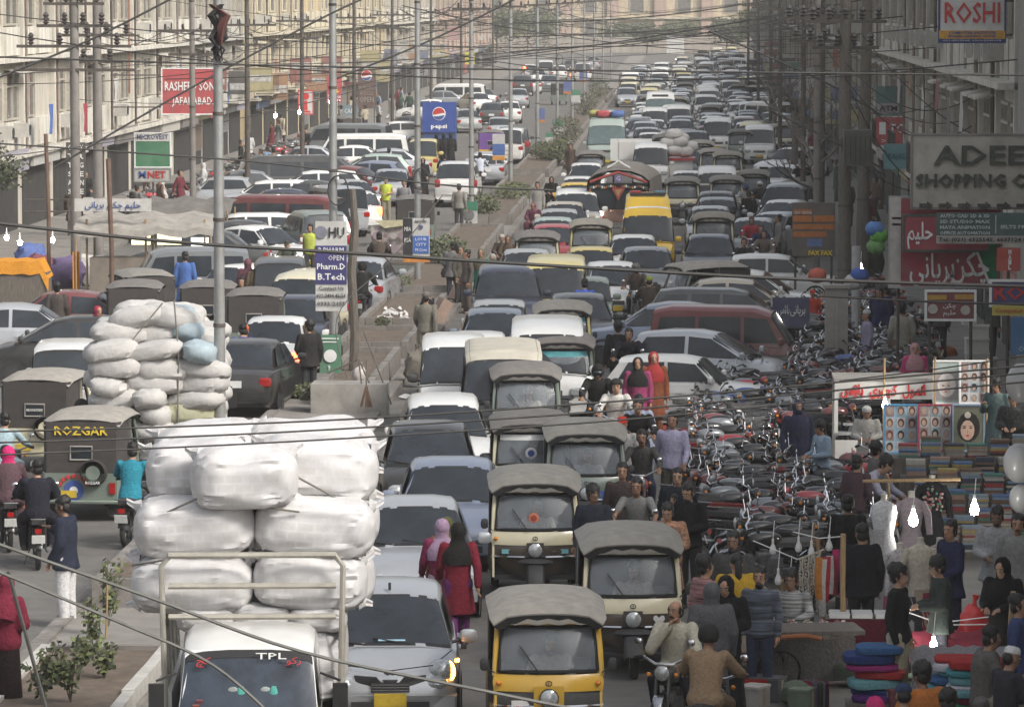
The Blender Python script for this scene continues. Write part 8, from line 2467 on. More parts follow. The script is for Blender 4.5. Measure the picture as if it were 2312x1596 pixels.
m.build('tarpaulin_shelter', None, (at(430, 590, 0).x, at(430, 590, 0).y, 0), label='dark sagging tarpaulin shelter beside the food stall', cat='shelter')
BL_ = [(15, 537, 72), (45, 548, 72), (119, 542, 73), (676, 209 + 45, 111), (745, 230, 112), (622, 262, 105), (1426, 140, 330), (1527, 135, 320)]
for i, (x, y, Y) in enumerate(BL_):
 p = atY(x, y, Y)
 m = MB()
 m.ell((0, 0, 0), (.07, .07, .09), BULB, 10, 8)
 m.tube([(0, 0, .07), (0, 0, .30)], .018, WHT, 5)
 m.build('light_bulb', None, p, label='lit bare bulb ' + ['at the far left edge', 'second from the left edge', 'left of the twin concrete posts', 'under the red letter board', 'beside the sports board', 'before the shops by the red name board', 'far up the left carriageway', 'near the far crossing'][i], cat='bulb', group='lit bulbs on the left')
for i, (x, y) in enumerate([(1184, 154), (1290, 170)]):
 m = MB()
 m.ell((0, 0, 0), (.14, .1, .14), LITR, 10, 8)
 m.tube([(0, .05, .3), (0, .05, -2.4)], .04, IRON, 5)
 p = atY(x, y, 205 - 20 * i)
 m.build('signal_lamp', None, p, label=('left' if i == 0 else 'right') + ' lit orange red signal lamp far up the left carriageway', cat='lamp', group='signal lamps')
# ---------------------------------------------------------------- bazaar on the right
g = at(1946, 1046, 0)
t = thing('snack_stall', 'white snack stall with red script on its header and lower board', 'stall', (g.x, g.y, 0))
SW_ = mat('stall_white', (.52, .51, .49), .6, 0, .12, 2, dust=.25)
pm_ = 5400 / g.y
m = MB()
m.box((.0, 0, .22), (1.0, .06, .42), SW_)
m.build('lower_board', t)
on(t, urdu('ہاؤس'), .34, RINK, (0, -.04, .24), 0, w=.62, bold=.014)
m = MB()
m.box((.42, .02, 1.36), (1.86, .08, .34), SW_, ry=.0)
m.build('header', t)
on(t, urdu('ہاؤس') + '  ' + urdu('کچوری') + '  ' + urdu('انمول'), .26, RINK, (.40, -.04, 1.35), 0, w=1.6, bold=.012)
m = MB()
for x in (-.48, .48):
 m.box((x, .02, .85), (.07, .06, .72), SW_)
 m.box((x, 1.2, .75), (.07, .06, 1.5), SW_)
m.box((.42, .62, 1.55), (1.9, 1.3, .05), mat('stall_roof', (.25, .24, .22), .9, 0, .2, 3))
m.box((0, .1, .55), (.96, .3, .05), STEEL)
m.box((0, .05, .72), (.7, .2, .03), STEEL)
m.build('frame', t)
ped(1957, 918, 175, 'hold', 'snack seller in white with a skullcap inside the white stall', 'kurta', '46,44,40', 'shalwar', '46,44,40', ('skullcap',), '60,60,56', 'skin', .9, None, 'people on foot', LEATHER, 0)
def poster(label, x0, y0, x1, y1, Y, bg, edge, cells=(), face=False, rz=0):
 a, b = atY(x0, y1, Y), atY(x1, y0, Y)
 w, h = b.x - a.x, b.z - a.z
 t = thing('poster', label, 'poster', ((a.x + b.x) / 2, a.y, (a.z + b.z) / 2), rz, 'salon posters above the bookstall')
 m = MB()
 m.box((0, 0, 0), (w, .03, h), bg)
 m.build('sheet', t)
 m = MB()
 for s in (1, -1):
  m.box((s * w / 2, -.005, 0), (.03, .05, h + .03), edge)
  m.box((0, -.005, s * h / 2), (w - .03, .05, .03), edge)
 m.build('frame', t)
 def head_(cx, cz, s, hc, sk, bgc, big=False):
  m = MB()
  m.box((cx, -.018, cz), (s * 1.5, .008, s * 1.9), bgc)
  E_ = lambda x, z, rx, rz_, k, d: m.add([(x + rx * math.cos(2 * PI * i / 14), d, z + rz_ * math.sin(2 * PI * i / 14)) for i in range(14)], [tuple(range(14))], k)
  E_(cx, cz + .04 * s, s * .60, s * .80, hc, -.024)
  E_(cx - .05 * s, cz - .12 * s, s * .36, s * .52, sk, -.028)
  if big:
   for q_ in (-1, 1):
    E_(cx + (-.05 + q_ * .17) * s, cz + .0 * s, s * .09, s * .035, INK, -.032)
    E_(cx + (-.05 + q_ * .17) * s, cz + .09 * s, s * .11, s * .018, hc, -.031)
   E_(cx - .05 * s, cz - .40 * s, s * .10, s * .045, RINK, -.032)
   E_(cx - .05 * s, cz - .2 * s, s * .04, s * .10, kcol((.40, .25, .18)), -.030)
  m.build('portrait', t)
 if face == 'big':
  head_(0, 0, min(w, h) * .62, HAIR, kcol((.50, .34, .26)), kcol((.12, .13, .09)), True)
  m = MB()
  disc(m, (-.03 * w, -.030, h * .28), h * .07, kcol((.45, .42, .36)))
  m.build('jewel', t)
 elif face == 'baby':
  head_(0, -h * .08, min(w, h) * .6, kcol((.62, .58, .56)), kcol((.60, .52, .48)), kcol((.30, .28, .28)), True)
 else:
  nx, ny = cells
  for i in range(nx):
   for j in range(ny):
    s = min(w / nx, h / ny) * .50
    head_((i + .5) / nx * w - w / 2, (j + .5) / ny * h - h / 2, s, [HAIR, kcol((.10, .04, .03)), kcol((.16, .08, .05)), kcol((.30, .28, .27))][(i * 3 + j) % 4], kcol((.45, .31, .24)), [kcol((.42, .40, .39)), kcol((.50, .49, .48)), kcol((.30, .20, .20)), kcol((.25, .36, .42))][(i + j * 2) % 4])
 return t
poster('blue poster of small hair pictures next to the snack stall', 1996, 914, 2072, 1022, 43.4, kcol((.28, .40, .50)), kcol((.08, .26, .45)), (3, 4))
poster('red edged poster of twelve dark haired heads', 2073, 914, 2150, 1017, 43.3, kcol((.35, .34, .34)), kcol((.30, .05, .08)), (3, 4))
poster('poster of one large made up face with a forehead jewel', 2151, 914, 2222, 1017, 43.2, kcol((.10, .10, .08)), kcol((.20, .28, .38)), face='big')
poster('poster of a pale baby face over the bookstall', 2108, 815, 2166, 910, 43.8, kcol((.36, .42, .40)), WHT, face='baby')
poster('white poster of small red haired heads over the bookstall', 2167, 815, 2232, 910, 43.7, kcol((.50, .50, .50)), WHT, (3, 4), rz=.05)
m = MB()
for x in (1996, 2110, 2228):
 p = atY(x, 1020, 43.6)
 m.tube([(p.x, p.y + .1, 0), (p.x, p.y + .1, 2.0)], .025, WOOD, 5)
m.build('poster_rail', None, label='light wooden uprights holding the salon posters', cat='rack')
bq = random.Random(21)
bk = []
for c in [(.42, .40, .35), (.30, .26, .21), (.10, .17, .32), (.30, .06, .06), (.08, .20, .16), (.38, .29, .10), (.24, .30, .36), (.34, .22, .17), (.05, .06, .08), (.38, .38, .38), (.16, .10, .07), (.20, .28, .40)]:
 m = MB()
 m.box((0, 0, 0), (.30, .22, .034), kcol(c))
 m.box((.004, .004, 0), (.30, .222, .024), mat('paper_edge', (.46, .43, .36), .9, 0, .2, 30))
 bk.append(m.mesh('book'))
RW = ['lowest step', 'second step', 'third step', 'fourth step', 'fifth step', 'top step']
for r_ in range(6):
 Y = 36.6 * K + r_ * .48
 z = .10 + r_ * .24
 for c_ in range(7):
  x = at(2085 + (2290 - 2085) * .5, 1180, 0).x - 1.1 + c_ * .36 + (5 - r_) * .10
  t = thing('book_pile', f'pile of books, {ORD[c_]} from the left on the {RW[r_]} of the bookstall', 'books', (x, Y, z), bq.uniform(-.06, .06), 'book piles on the bookstall')
  n = bq.randint(6, 11)
  for k in range(n):
   o = obj('book', bq.choice(bk), t, (bq.uniform(-.012, .012), bq.uniform(-.015, .015), .02 + k * .036))
   o.rotation_euler = (0, 0, bq.uniform(-.05, .05))
m = MB()
for r_ in range(6):
 x = at(2187, 1180, 0).x
 m.box((x + (5 - r_) * .10, 36.6 * K + r_ * .48, .05 + r_ * .12), (2.7, .46, .10 + .24 * r_), WOODD)
m.build('book_bench', None, label='low stepped bench under the rows of books', cat='bench')
CRM = cloth('cream_dress', (.56, .50, .40))
def dress(label, x, y, Y, top_z, length, k, neck=True, sleeve=True, group='dresses on display', k2=None, sc=1.0):
 """sighted at the neck"""
 p = atY(x, y, Y)
 t = thing('dress', label, 'dress', p, 0, group)
 m = MB()
 rings = []
 for z, wx, wy in ((.0, .06, .05), (-.06, .17, .08), (-.16, .19, .10), (-.32, .165, .11), (-.48, .135, .09), (-.62, .175, .115), (-length * .8, .22, .14), (-length, .26, .16)):
  rings.append([V((math.cos(2 * PI * j / 20) * wx * sc * (1 + (.05 if j % 2 else 0) * (z < -.6)), math.sin(2 * PI * j / 20) * wy * sc * (1 + (.08 if j % 2 else 0) * (z < -.6)), z * sc)) for j in range(20)])
 m.loft(rings, k)
 m.build('gown', t)
 if sleeve:
  for s in (1, -1):
   m = MB()
   m.tube([(s * .15, 0, -.08), (s * .24, 0, -.25), (s * .27, -.02, -.55)], [.065, .06, .045], k2 or k, 8)
   m.build('sleeve', t)
 if neck:
  m = MB()
  m.lathe([(.085, -.07), (.055, -.02), (.045, .05), (.05, .09), (.0, .10)], mat('mannequin', (.56, .52, .44), .5, 0, .08, 5), 12)
  m.build('mannequin_neck', t)
  if p.z - length > .12:
   m = MB()
   m.tube([(0, .02, -length * .7), (0, .02, -p.z)], .025, STEEL, 6)
   m.build('stand', t)
 return t
FLW = mat('flower_print', (.16, .10, .10), .9, 0, .9, 18)
dress('black dress with a flowered bodice on a stand', 2105, 1086, 36.0, 0, .95, cloth('black_dress', (.018, .018, .02)))
m = MB()
for i in range(40):
 m.ell((q.uniform(-.15, .15), -.10 - .02, -.1 - q.random() * .34), (.02, .012, .02), kcol([(.34, .10, .12), (.10, .22, .14), (.42, .28, .26)][i % 3]), 6, 4)
m.build('flower_embroidery', [o for o in COL.objects if o.get('label') == 'black dress with a flowered bodice on a stand'][0])
dress('pale mauve dress on a cream mannequin with a lit bulb before it', 2058, 1122, 35.2, 0, .9, cloth('mauve_dress', (.30, .25, .27)))
dress('long cream buttoned dress lit by the bulbs', 2078, 1228, 32.6, 0, 1.3, CRM)
dress('dress with brown flowers right of the long cream dress', 2122, 1228, 32.9, 0, 1.1, mat('brown_flowers', (.38, .32, .27), .9, 0, .7, 22))
dress('white lace dress left of the long cream dress', 2032, 1240, 32.8, 0, 1.2, mat('white_lace', (.46, .43, .42), .9, 0, .45, 26))
dress('glaring white gown hanging from the bamboo bar', 1996, 1130, 34.2, 0, 1.35, cloth('white_gown', (.66, .66, .66)), sleeve=False)
m = MB()
m.loft([[V((x + .02 * math.sin(z * 5), .02 * math.sin(7 * x + z), z)) for x in (-.13, -.05, .03, .12)] for z in (0, -.4, -.8, -1.15)], cloth('white_scarf', (.50, .49, .49)), closed=False, caps=False)
m.build('hanging_scarf', None, atY(1978, 1195, 33), label='long white scarf hanging left of the white gown', cat='scarf')
BB = [('upright bamboo on the left of the dress stall', (1903, 1205), (1905, 1600), 30.5, .035), ('thin upright bamboo beside the bead strands', (1845, 1215), (1862, 1440), 31.5, .02), ('thin upright pole among the motorcycles near the beads', (1838, 1180), (1826, 1330), 33, .016), ('upright bamboo in front of the green jacket', (2144, 1338), (2136, 1545), 29.6, .022), ('thick upright bamboo at the bottom right', (2287, 1335), (2272, 1620), 28.6, .032), ('horizontal bamboo bar over the dresses', (1948, 1086), (2168, 1082), 35.6, .024), ('upright bamboo holding the bar over the dresses', (2004, 1070), (2010, 1150), 35.65, .022), ('thin upright pole in front of the tall man in black', (1955, 1190), (1962, 1390), 32.0, .018), ('short bamboo beside the folded cloths', (2185, 1545), (2188, 1620), 28.4, .03), ('slanting rough beam beside the cart wheel', (1820, 1420), (1872, 1550), 29.8, .05), ('grey rail along the front of the folded cloths', (1870, 1542), (2100, 1530), 28.9, .022), ('grey rail under the right hand cloth stack', (2100, 1536), (2240, 1522), 28.8, .022)]
for lb, a, b, Y, r in BB:
 m = MB()
 p0, p1 = atY(*a, Y), atY(*b, Y + .1)
 if p1.z < .3:
  p1 = p0.lerp(p1, (p0.z + .02) / (p0.z - p1.z)) if p0.z > p1.z else p1
 n = 5
 m.tube([p0.lerp(p1, i / n) + V((q.uniform(-.008, .008), 0, 0)) for i in range(n + 1)], [r * (1.12 if i % 2 else 1) for i in range(n + 1)], WOOD if 'grey' not in lb and 'rough' not in lb else WOODD, 8)
 m.build('bamboo_pole' if 'bamboo' in lb else 'wooden_pole', None, label=lb, cat='pole', group='poles of the bazaar stalls')
BU = [(2200, 1148, 35.4, 1, .068), (2062, 1172, 34.2, 1, .068), (2025, 1405, 29.6, 1, .048), (2108, 1455, 29.2, 1, .048), (1998, 912, 43.5, 1, .05), (1757, 1308, 31.8, 0, .05), (1784, 1322, 31.6, 0, .05), (1803, 1235, 32.6, 0, .05), (1832, 1245, 32.4, 0, .05), (1872, 1232, 32.2, 0, .05), (1745, 1240, 33, 0, .05), (1943, 610, 60, 1, .075)]
BN = ['lit bulb hanging over the books', 'lit bulb hanging before the mauve dress', 'lit bulb before the stallholder in the black sweater', 'lit bulb over the stack of bright cloths', 'small lit bulb at the corner of the snack stall', 'unlit white bulb, lower left over the bead table', 'unlit white bulb, lower right over the bead table', 'unlit white bulb above the bead strands on the left', 'unlit white bulb above the bead strands on the right', 'unlit white bulb beside the hanging scarves', 'unlit white bulb nearest the motorcycles', 'bright lamp behind the grey pillar box']
for (x, y, Y, lit, r), lb in zip(BU, BN):
 m = MB()
 m.lathe([(0, -r * 1.5), (r * .75, -r * 1.2), (r, -r * .3), (r * .72, r * .7), (r * .36, r * 1.5), (r * .3, r * 2.2), (0, r * 2.3)], BULB if lit else mat('white_cfl', (.68, .68, .66), .4), 14)
 m.lathe([(0, r * 2.2), (r * .34, r * 2.2), (r * .34, r * 3), (0, r * 3.1)], WHT, 10)
 o = m.build('light_bulb', None, atY(x, y, Y), label=lb, cat='bulb', group='bulbs of the bazaar')
 m = MB()
 m.tube([(0, 0, r * 3), (.02, 0, r * 3 + .25)], .008, WHT, 4)
 m.build('flex', o)
for pts, lb in (([(2020, 1395), (2040, 1378), (2130, 1410), (2330, 1408)], 'pale flex strung between the two bottom bulbs'), ([(1905, 1490), (2040, 1440), (2150, 1402), (2250, 1390)], 'pale string slanting up from the upright bamboo'), ([(1790, 1200), (1850, 1215), (1905, 1210)], 'pale flex over the bead strands'), ([(1700, 1220), (1800, 1262), (1860, 1240)], 'pale flex sagging towards the motorcycles')):
 wire([atY(x, y, 30 if y > 1300 else 32) for x, y in pts], .009, 0, lb, 'strings of the bazaar', WHT)
for i in range(15):
 x = 1806 + i * 3.2
 p = atY(x, 1262 - i * 1.2, 31.3)
 m = MB()
 c = kcol([(.50, .46, .36), (.40, .38, .33), (.55, .53, .47), (.34, .30, .22)][i % 4])
 L = .62 + .2 * math.sin(i * 1.7)
 for k in range(16):
  m.ell((.008 * math.sin(k + i), 0, -L * k / 16), (.014, .014, .02), c, 5, 4)
 m.build('bead_strand', None, p, label=f'{("cream", "grey", "white", "brown")[i % 4]} bead strand, {ORD[i]} from the left of the row', cat='necklace', group='bead strands hanging in a row')
for i, (x, y, c, L) in enumerate([(1850, 1258, (.50, .20, .05), .55), (1858, 1262, (.52, .50, .48), .75), (1866, 1256, (.36, .04, .06), .6), (1873, 1254, (.46, .45, .42), .5), (1880, 1256, (.34, .05, .07), .5), (1890, 1240, (.46, .05, .16), .6), (1897, 1262, (.40, .34, .34), .5)]):
 m = MB()
 m.loft([[V((xx + .015 * math.sin(6 * z + i), .03 * math.sin(9 * xx + 4 * z), z)) for xx in (-.05, -.02, .01, .045)] for z in (0, -L * .4, -L * .8, -L)], cloth('scarf%d' % i, c), closed=False, caps=False)
 m.build('hanging_scarf', None, atY(x, y, 31.0 + .05 * i), label=('orange', 'white', 'dark red', 'pale grey', 'crimson', 'pink', 'greyish')[i] + ' narrow scarf hanging at the bead stall', cat='scarf', group='scarves hanging at the bead stall')
def table(label, x, y, Y, w, d, h, k, cl_=None):
 p = at(x, y, h)
 t = thing('table', label, 'table', (p.x, p.y, 0), 0)
 m = MB()
 m.box((0, 0, h - .02), (w, d, .04), k)
 m.build('tabletop', t)
 for sx_ in (1, -1):
  for sy in (1, -1):
   m = MB()
   m.box((sx_ * (w / 2 - .05), sy * (d / 2 - .05), (h - .04) / 2), (.06, .06, h - .04), WOODD)
   m.build('leg', t)
 if cl_:
  m = MB()
  m.loft([[V((-w / 2 - .02 + (w + .04) * i / 12, -d / 2 - .02 + (.02 if i % 2 else 0), z)) for i in range(13)] for z in (.06, h + .005)], cl_, closed=False, caps=False)
  m.build('cloth', t)
 return p
def trinkets(label, cx, cy, z, n, pal, nm, seed, spread):
 qq = random.Random(seed)
 for i in range(n):
  m = MB()
  c = pal[i % len(pal)]
  w = qq.uniform(.09, .18)
  m.box((0, 0, .035), (w, qq.uniform(.07, .14), qq.uniform(.04, .1)), kcol(c))
  for k in range(5):
   m.ell((qq.uniform(-.05, .05), qq.uniform(-.04, .04), .085), (.02, .02, .018), kcol(pal[(i + k) % len(pal)]), 5, 4)
  m.build(nm, None, (cx + (i % spread - spread / 2 + .5) * .2 + qq.uniform(-.02, .02), cy + (i // spread) * .2 - .25, z), qq.uniform(-.3, .3), label=f'{label}, {ORD[i % spread]} from the left in the {ORD[i // spread]} row', cat='trinkets', group=label)
p = table('bead sellers table with rows of trinket boxes', 1790, 1425, 0, 1.5, .95, .62, WOODD, cloth('grey_cover', (.16, .15, .15)))
trinkets('small box of trinkets on the bead table', p.x, p.y, .62, 28, [(.46, .42, .36), (.52, .50, .48), (.20, .14, .12), (.30, .28, .18), (.40, .10, .12)], 'trinket_box', 5, 7)
p = table('table with flat white boxes over a dark red cloth', 1948, 1392, 0, .95, .55, .66, WOODD, cloth('maroon_cover', (.09, .012, .022)))
for i in range(6):
 m = MB()
 m.box((0, 0, .03), (.26, .22, .05), mat('white_carton', (.58, .57, .56), .8, 0, .06, 5))
 m.build('flat_box', None, (p.x - .3 + (i % 3) * .29, p.y - .12 + (i // 3) * .25, .665), q.uniform(-.1, .1), label=f'flat white box, {ORD[i % 3]} from the left in the {("front", "back")[i // 3]} row on the red clothed table', cat='box', group='flat white boxes')
FC = {'red': (.34, .035, .035), 'white': (.52, .50, .55), 'teal': (.07, .25, .28), 'aqua': (.15, .34, .37), 'navy': (.03, .05, .16), 'purple': (.10, .03, .16), 'magenta': (.30, .03, .16), 'blue': (.05, .12, .26), 'green': (.03, .22, .10), 'maroon': (.16, .02, .04), 'grey': (.16, .16, .17), 'orange': (.42, .17, .03)}
def folded(w, d, h, c, seed):
 m = MB()
 m.ell((0, 0, h / 2), (w / 2, d / 2, h / 2), cloth('fold_' + c, FC[c]), 20, 8, .45, fn=lambda p, dd: V((p.x * (1 + .05 * noise.noise(dd * 3 + V((seed, 0, 0)))), p.y, p.z * (1 + .25 * noise.noise(dd * 2 + V((0, seed, 0)))))))
 return m
PL = [('left cloth pile', 1975, 1540, .0, .62, .5, [('purple', .09), ('navy', .06), ('aqua', .12), ('red', .10), ('magenta', .08), ('navy', .12), ('blue', .10)]), ('right cloth pile', 2165, 1560, .0, .70, .5, [('maroon', .08), ('navy', .08), ('green', .09), ('aqua', .07), ('blue', .08), ('teal', .07), ('white', .10), ('red', .06)]), ('rightmost cloth pile', 2215, 1575, .0, .70, .5, [('orange', .10), ('green', .06), ('maroon', .08), ('aqua', .09), ('white', .05), ('aqua', .10), ('teal', .08), ('red', .12)])]
for nm, x, y, z, w, d, items in PL:
 g = at(x, y, .4)
 zz = .18
 for i, (c, h) in enumerate(items):
  o = folded(w * q.uniform(.9, 1.05), d, h * 1.15, c, i).build('folded_cloth', None, (g.x + q.uniform(-.09, .09), g.y + q.uniform(-.05, .05), zz), q.uniform(-.22, .22), label=f'folded {c} cloth, {ORD[i]} from the bottom of the {nm}', cat='cloth', group='folded cloths')
  zz += h
 m = MB()
 m.box((0, 0, .09), (w * 1.1, d * 1.1, .18), WOODD)
 m.build('low_platform', None, (g.x, g.y, 0), label='low wooden platform under the ' + nm, cat='platform')
m = MB()
m.loft([[V((-.7 + .1 * i, y, z + .02 * math.sin(3 * i + y * 9))) for i in range(15)] for y, z in ((-.3, .3), (-.28, .55), (.4, .72), (.9, .74))], mat('striped_fabric', (.20, .19, .20), .9, 0, .95, 9, stretch=(3, 14, 3)), closed=False, caps=False)
m.build('striped_cloth', None, (at(2190, 1490, .7).x, at(2190, 1490, .7).y, 0), label='black and white patterned cloth spread behind the bright cloths', cat='cloth')
m = MB()
m.loft([[V((-.75 + .1 * i, y, z + .02 * math.sin(2 * i + y * 5))) for i in range(16)] for y, z in ((-.3, .42), (.3, .60), (.8, .66))], cloth('red_spread', (.22, .03, .05)), closed=False, caps=False)
m.build('spread_cloth', None, (at(2150, 1455, .6).x, at(2150, 1455, .6).y, 0), label='dull red cloth spread beside the black and white cloth', cat='cloth')
for i in range(20):
 x = 1822 + i * 4.6 if i < 9 else 1975 + (i - 9) * 9
 p = atY(x, 1536 if i < 9 else 1546, 28.85)
 m = MB()
 c = [(.34, .05, .08), (.10, .16, .30), (.42, .40, .36), (.14, .30, .34), (.30, .18, .12), (.16, .05, .18), (.40, .20, .26), (.08, .20, .12)][(i * 3) % 8]
 m.loft([[V((xx, .18 * s, z)) for s, xx in ((-1, -.02), (-.3, .02), (.3, -.015), (1, .02))] for z in (0, -.25, -.55)], cloth('hung%d' % ((i * 3) % 8), c), closed=False, caps=False)
 m.build('hanging_garment', None, p, label=f'striped folded garment, {ORD[i if i < 9 else i - 9]} from the left of the {"bead stall" if i < 9 else "dress stall"} bottom rail', cat='garment', group='garments along the bottom rails', rz=.5)
gq = random.Random(8)
GN = ['cardboard box', 'cloth bale', 'wrapped parcel', 'shoe box']
for i in range(46):
 x, y = [(1660 + gq.uniform(0, 190), 1470 + gq.uniform(0, 110)), (1885 + gq.uniform(0, 60), 1465 + gq.uniform(0, 70)), (2040 + gq.uniform(0, 90), 1500 + gq.uniform(0, 90)), (1640 + gq.uniform(0, 240), 1330 + gq.uniform(0, 60)), (1990 + gq.uniform(0, 300), 1560 + gq.uniform(0, 45))][i % 5]
 g = at(x, y, .1)
 k = gq.randrange(4)
 c = gq.choice([(.20, .13, .08), (.07, .07, .08), (.30, .27, .24), (.16, .05, .06), (.06, .09, .16), (.12, .15, .11), (.34, .32, .30), (.10, .08, .07), (.26, .16, .05)])
 h = gq.uniform(.14, .34)
 m = MB()
 if k in (0, 3):
  w, d = gq.uniform(.22, .45), gq.uniform(.2, .35)
  m.box((0, 0, h / 2), (w, d, h), kcol(c))
  m.box((0, 0, h + .012), (w + .015, d + .015, .03), kcol(tuple(min(.6, q_ * 1.3) for q_ in c)))
  m.box((0, 0, h * .55), (w + .008, .06, h * .9), kcol((.30, .26, .18)))
 else:
  m.ell((0, 0, h / 2), (gq.uniform(.16, .26), gq.uniform(.14, .2), h / 2), cloth('gd%d' % (i % 9), c), 12, 8, .6, fn=lambda p, d: p * (1 + .16 * noise.noise(d * 3 + V((i, 0, 0)))))
 m.build(GN[k].replace(' ', '_'), None, (g.x, g.y, 0), gq.uniform(-.6, .6), label=f'{GN[k]} on the ground, {ORD[i // 5]} of those {("round the handcart", "below the red clothed table", "before the stallholder", "behind the handcart", "along the bottom edge")[i % 5]}', cat='goods', group='goods on the bazaar ground')
for i in range(16):
 p = atY(1905 + (i % 8) * 9 if i < 8 else 2010 + (i % 8) * 18, 1235 if i < 8 else 1330 + (i % 3) * 8, 33.6 if i < 8 else 31.2)
 L = gq.uniform(.6, 1.0)
 c = gq.choice([(.46, .44, .42), (.06, .06, .07), (.24, .04, .06), (.12, .10, .16), (.34, .28, .22), (.30, .10, .14)])
 m = MB()
 m.loft([[V((xx + .012 * math.sin(6 * z + i), .04 * math.sin(12 * xx + 4 * z + i), z)) for xx in (-.10, -.05, 0, .05, .10)] for z in (0, -L * .3, -L * .6, -L)], cloth('hc%d' % (i % 7), c), closed=False, caps=False)
 m.build('hanging_cloth', None, p, label=f'narrow hanging cloth, {ORD[i % 8]} from the left {"behind the upright bamboo" if i < 8 else "behind the stallholder"}', cat='cloth', group='cloths hanging at the dress stall')
p = atY(1762, 1575, 29.3)
t = thing('handcart', 'handcart with a large spoked wheel and an orange frame', 'cart', (p.x, p.y, 0), .15)
for k, (dx, dy) in enumerate(((0, 0), (-.12, .5))):
 m = MB()
 r = .30
 m.lathe([(r - .05, -.03), (r, 0), (r - .05, .03), (r - .07, 0)], TYRE, 24, (dx, dy, r), 'y')
 for i in range(12):
  a = 2 * PI * i / 12
  m.tube([(dx, dy, r), (dx + .25 * math.cos(a), dy, r + .25 * math.sin(a))], .008, IRON, 4, False)
 m.build('wheel', t)
m = MB()
m.tube([(-.36, -.08, .55), (-.2, -.08, .72), (.3, -.08, .74), (.5, -.08, .70)], .03, kcol((.34, .12, .05)), 6)
m.tube([(.5, -.08, .70), (1.0, .2, .72)], .03, WOODD, 6)
m.build('frame', t)
m = MB()
m.box((.4, .35, .76), (1.3, .8, .05), WOODD)
m.build('deck', t)
m = MB()
m.box((0, 0, 0), (.6, .10, .05), kcol((.46, .34, .05)), rz=.1)
m.box((0, 0, .05), (.62, .11, .035), TAILR, rz=.1)
m.build('painted_plank', None, atY(1700, 1545, 29.0), label='yellow and red painted plank beside the handcart wheel', cat='plank')
for i, (x, y, w, h) in enumerate([(2208, 832, .55, .42), (2206, 790, .5, .32), (2212, 756, .44, .26), (2238, 838, .3, .34), (2190, 726, .3, .22)]):
 g = at(2208, 860, 0)
 m = MB()
 p = atY(x, y, g.y / K)
 m.box((0, 0, h / 2), (w, .45, h), mat('foam_box', (.52, .51, .47), .8, 0, .08, 4, dust=.2))
 m.box((0, 0, h + .02), (w * 1.06, .48, .05), mat('foam_box'))
 m.build('foam_box', None, (p.x, g.y + .1 * i, max(0, p.z - .1)), q.uniform(-.1, .1), label=f'white foam box, {("at the bottom", "second up", "third up", "at the side", "at the top")[i]} of the stack by the blue boards', cat='box', group='foam boxes')
for i, (x, y, r) in enumerate([(2306, 880, .30), (2300, 1060, .30), (2304, 1128, .22)]):
 blob('balloon', ('upper', 'middle', 'lower')[i] + ' of three grey white balloons at the right edge', 'balloon', atY(x, y + 30, 36), (r * .8, r * .8, r), mat('balloon_grey', (.36, .355, .35), .3, 0, .05, 4, coat=.3), i, 1.0, 'balloons at the right edge', amp=.04)
for i, (x, y, c) in enumerate([(1940, 640, (.06, .12, .4)), (1925, 655, (.5, .5, .48)), (1845, 640, (.5, .12, .08)), (1975, 535, (.10, .22, .5)), (1985, 550, (.12, .36, .06)), (1978, 575, (.14, .30, .10)), (1970, 800, (.12, .11, .10)), (2000, 815, (.18, .16, .14)), (2110, 800, (.30, .22, .12)), (2140, 790, (.36, .12, .05)), (2160, 830, (.22, .20, .18)), (2060, 835, (.30, .28, .26)), (1880, 830, (.12, .11, .11)), (1820, 790, (.08, .08, .08))]):
 blob('goods_heap', ('blue', 'white', 'orange red', 'bright blue', 'lime', 'green', 'charcoal', 'brown grey', 'tan', 'rust', 'pale brown', 'light grey', 'dark grey', 'black')[i] + ' bundle of goods by the right hand stalls', 'goods', at(x, y + 25, .0) if i > 5 else atY(x, y, 56), (.22, .2, .18), kcol(c), i + 3, .9, 'bundles of goods on the right', amp=.14)
for i, (Y, z, c) in enumerate([(60, 6.2, (.44, .43, .41)), (63, 5.9, (.16, .16, .17)), (66, 6.4, (.30, .10, .12)), (70, 6.0, (.50, .49, .47)), (74, 6.5, (.24, .14, .08)), (78, 6.1, (.42, .32, .34)), (84, 6.3, (.46, .46, .45)), (90, 6.2, (.12, .14, .22)), (62, 4.2, (.36, .33, .26)), (68, 4.0, (.40, .38, .30)), (76, 4.3, (.30, .31, .30))]):
 m = MB()
 m.loft([[V((.03 * math.sin(5 * y + z_ * 4), y, z_)) for y in (-.5, -.2, .1, .4)] for z_ in (0, -.5, -1.0)], kcol(c), closed=False, caps=False)
 m.build('washing', None, (6.75, Y * K, z), label=('pale', 'dark grey', 'dull red', 'white', 'brown', 'pink', 'off white', 'navy', 'khaki', 'straw', 'grey')[i] + ' washing hung on the right hand house front', cat='washing', group='washing on the right')
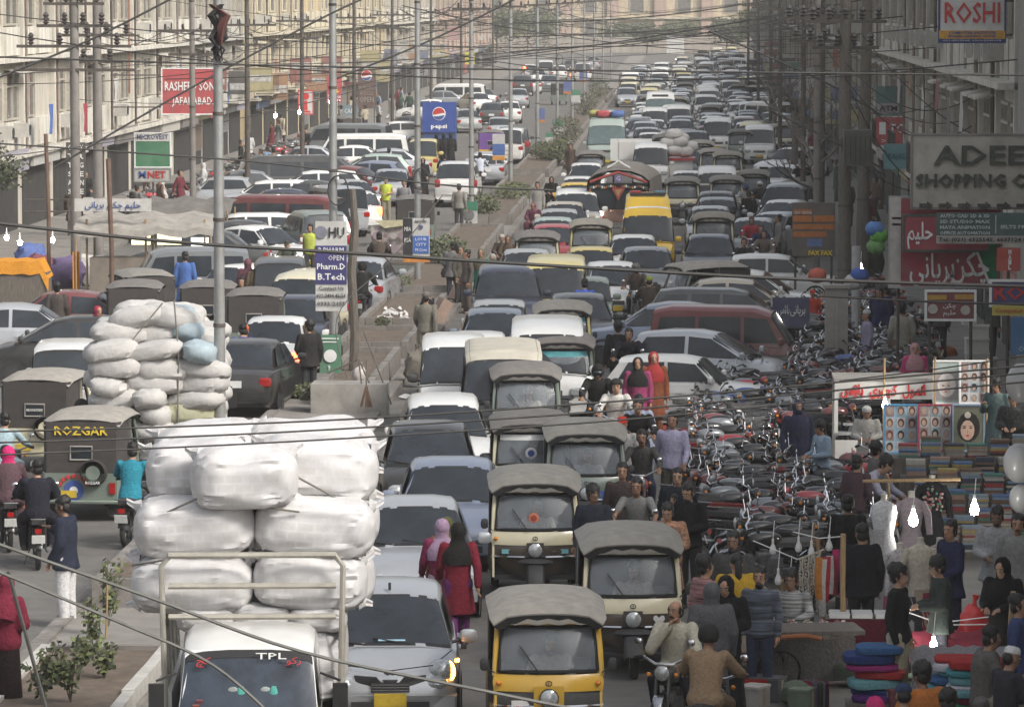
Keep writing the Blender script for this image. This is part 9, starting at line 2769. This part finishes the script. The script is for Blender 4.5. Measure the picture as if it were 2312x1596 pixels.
for i, (Y, z, c) in enumerate([(88, 4.6, (.07, .14, .40)), (93, 4.4, (.34, .04, .07)), (98, 5.2, (.50, .50, .50)), (110, 5.6, (.52, .53, .58)), (122, 4.2, (.10, .18, .34)), (136, 5.0, (.42, .14, .1))]):
 m = MB()
 m.loft([[V((.03 * math.sin(5 * y + z_ * 4), y, z_)) for y in (-.45, -.15, .15, .45)] for z_ in (0, -.5, -1.1)], kcol(c), closed=False, caps=False)
 m.build('washing', None, (-23.6, Y * K, z), label=('blue', 'crimson', 'white', 'pale', 'slate', 'rust')[i] + ' washing hung on the left hand house fronts', cat='washing', group='washing on the left')
m = MB()
for s in (-.18, .18):
 m.tube([(0, s, 0), (0, s, 4.8)], .025, mat('ladder_red', (.30, .14, .10), .8), 5)
for i in range(16):
 m.tube([(0, -.18, .2 + i * .3), (0, .18, .2 + i * .3)], .018, mat('ladder_red'), 4)
m.build('ladder', None, (-24.1, 102.5 * K, 4.4), label='thin reddish ladder fixed up the front of the cream block', cat='ladder')
for i, (x, y) in enumerate([(110, 660), (252, 780)]):
 m = MB()
 m.tube([(0, 0, 0), (.02, 0, 2.3), (-.05, 0, 4.6)], .06, mat('brown_pipe', (.15, .095, .07), .8, .1, .3, 3), 8)
 m.build('iron_post', None, at(x, y, 0), label=('left' if i == 0 else 'right') + ' one of two rusty brown posts on the left pavement', cat='post', group='rusty posts on the left')
# ---------------------------------------------------------------- air
m = MB()
m.box((-5, 190 * K, 6.5), (156, 480 * K, 16.0), None)
hz = m.mesh('haze')
hz.materials.clear()
HZ = bpy.data.materials.new('haze')
HZ.use_nodes = True
nt = HZ.node_tree
nt.nodes.remove(nt.nodes['Principled BSDF'])
pv = nt.nodes.new('ShaderNodeVolumePrincipled')
pv.inputs['Color'].default_value = (.92, .90, .86, 1)
pv.inputs['Density'].default_value = 0.0005
pv.inputs['Anisotropy'].default_value = 0.2
nt.links.new(pv.outputs[0], nt.nodes['Material Output'].inputs['Volume'])
hz.materials.append(HZ)
tag(obj('haze', hz), kind='stuff')
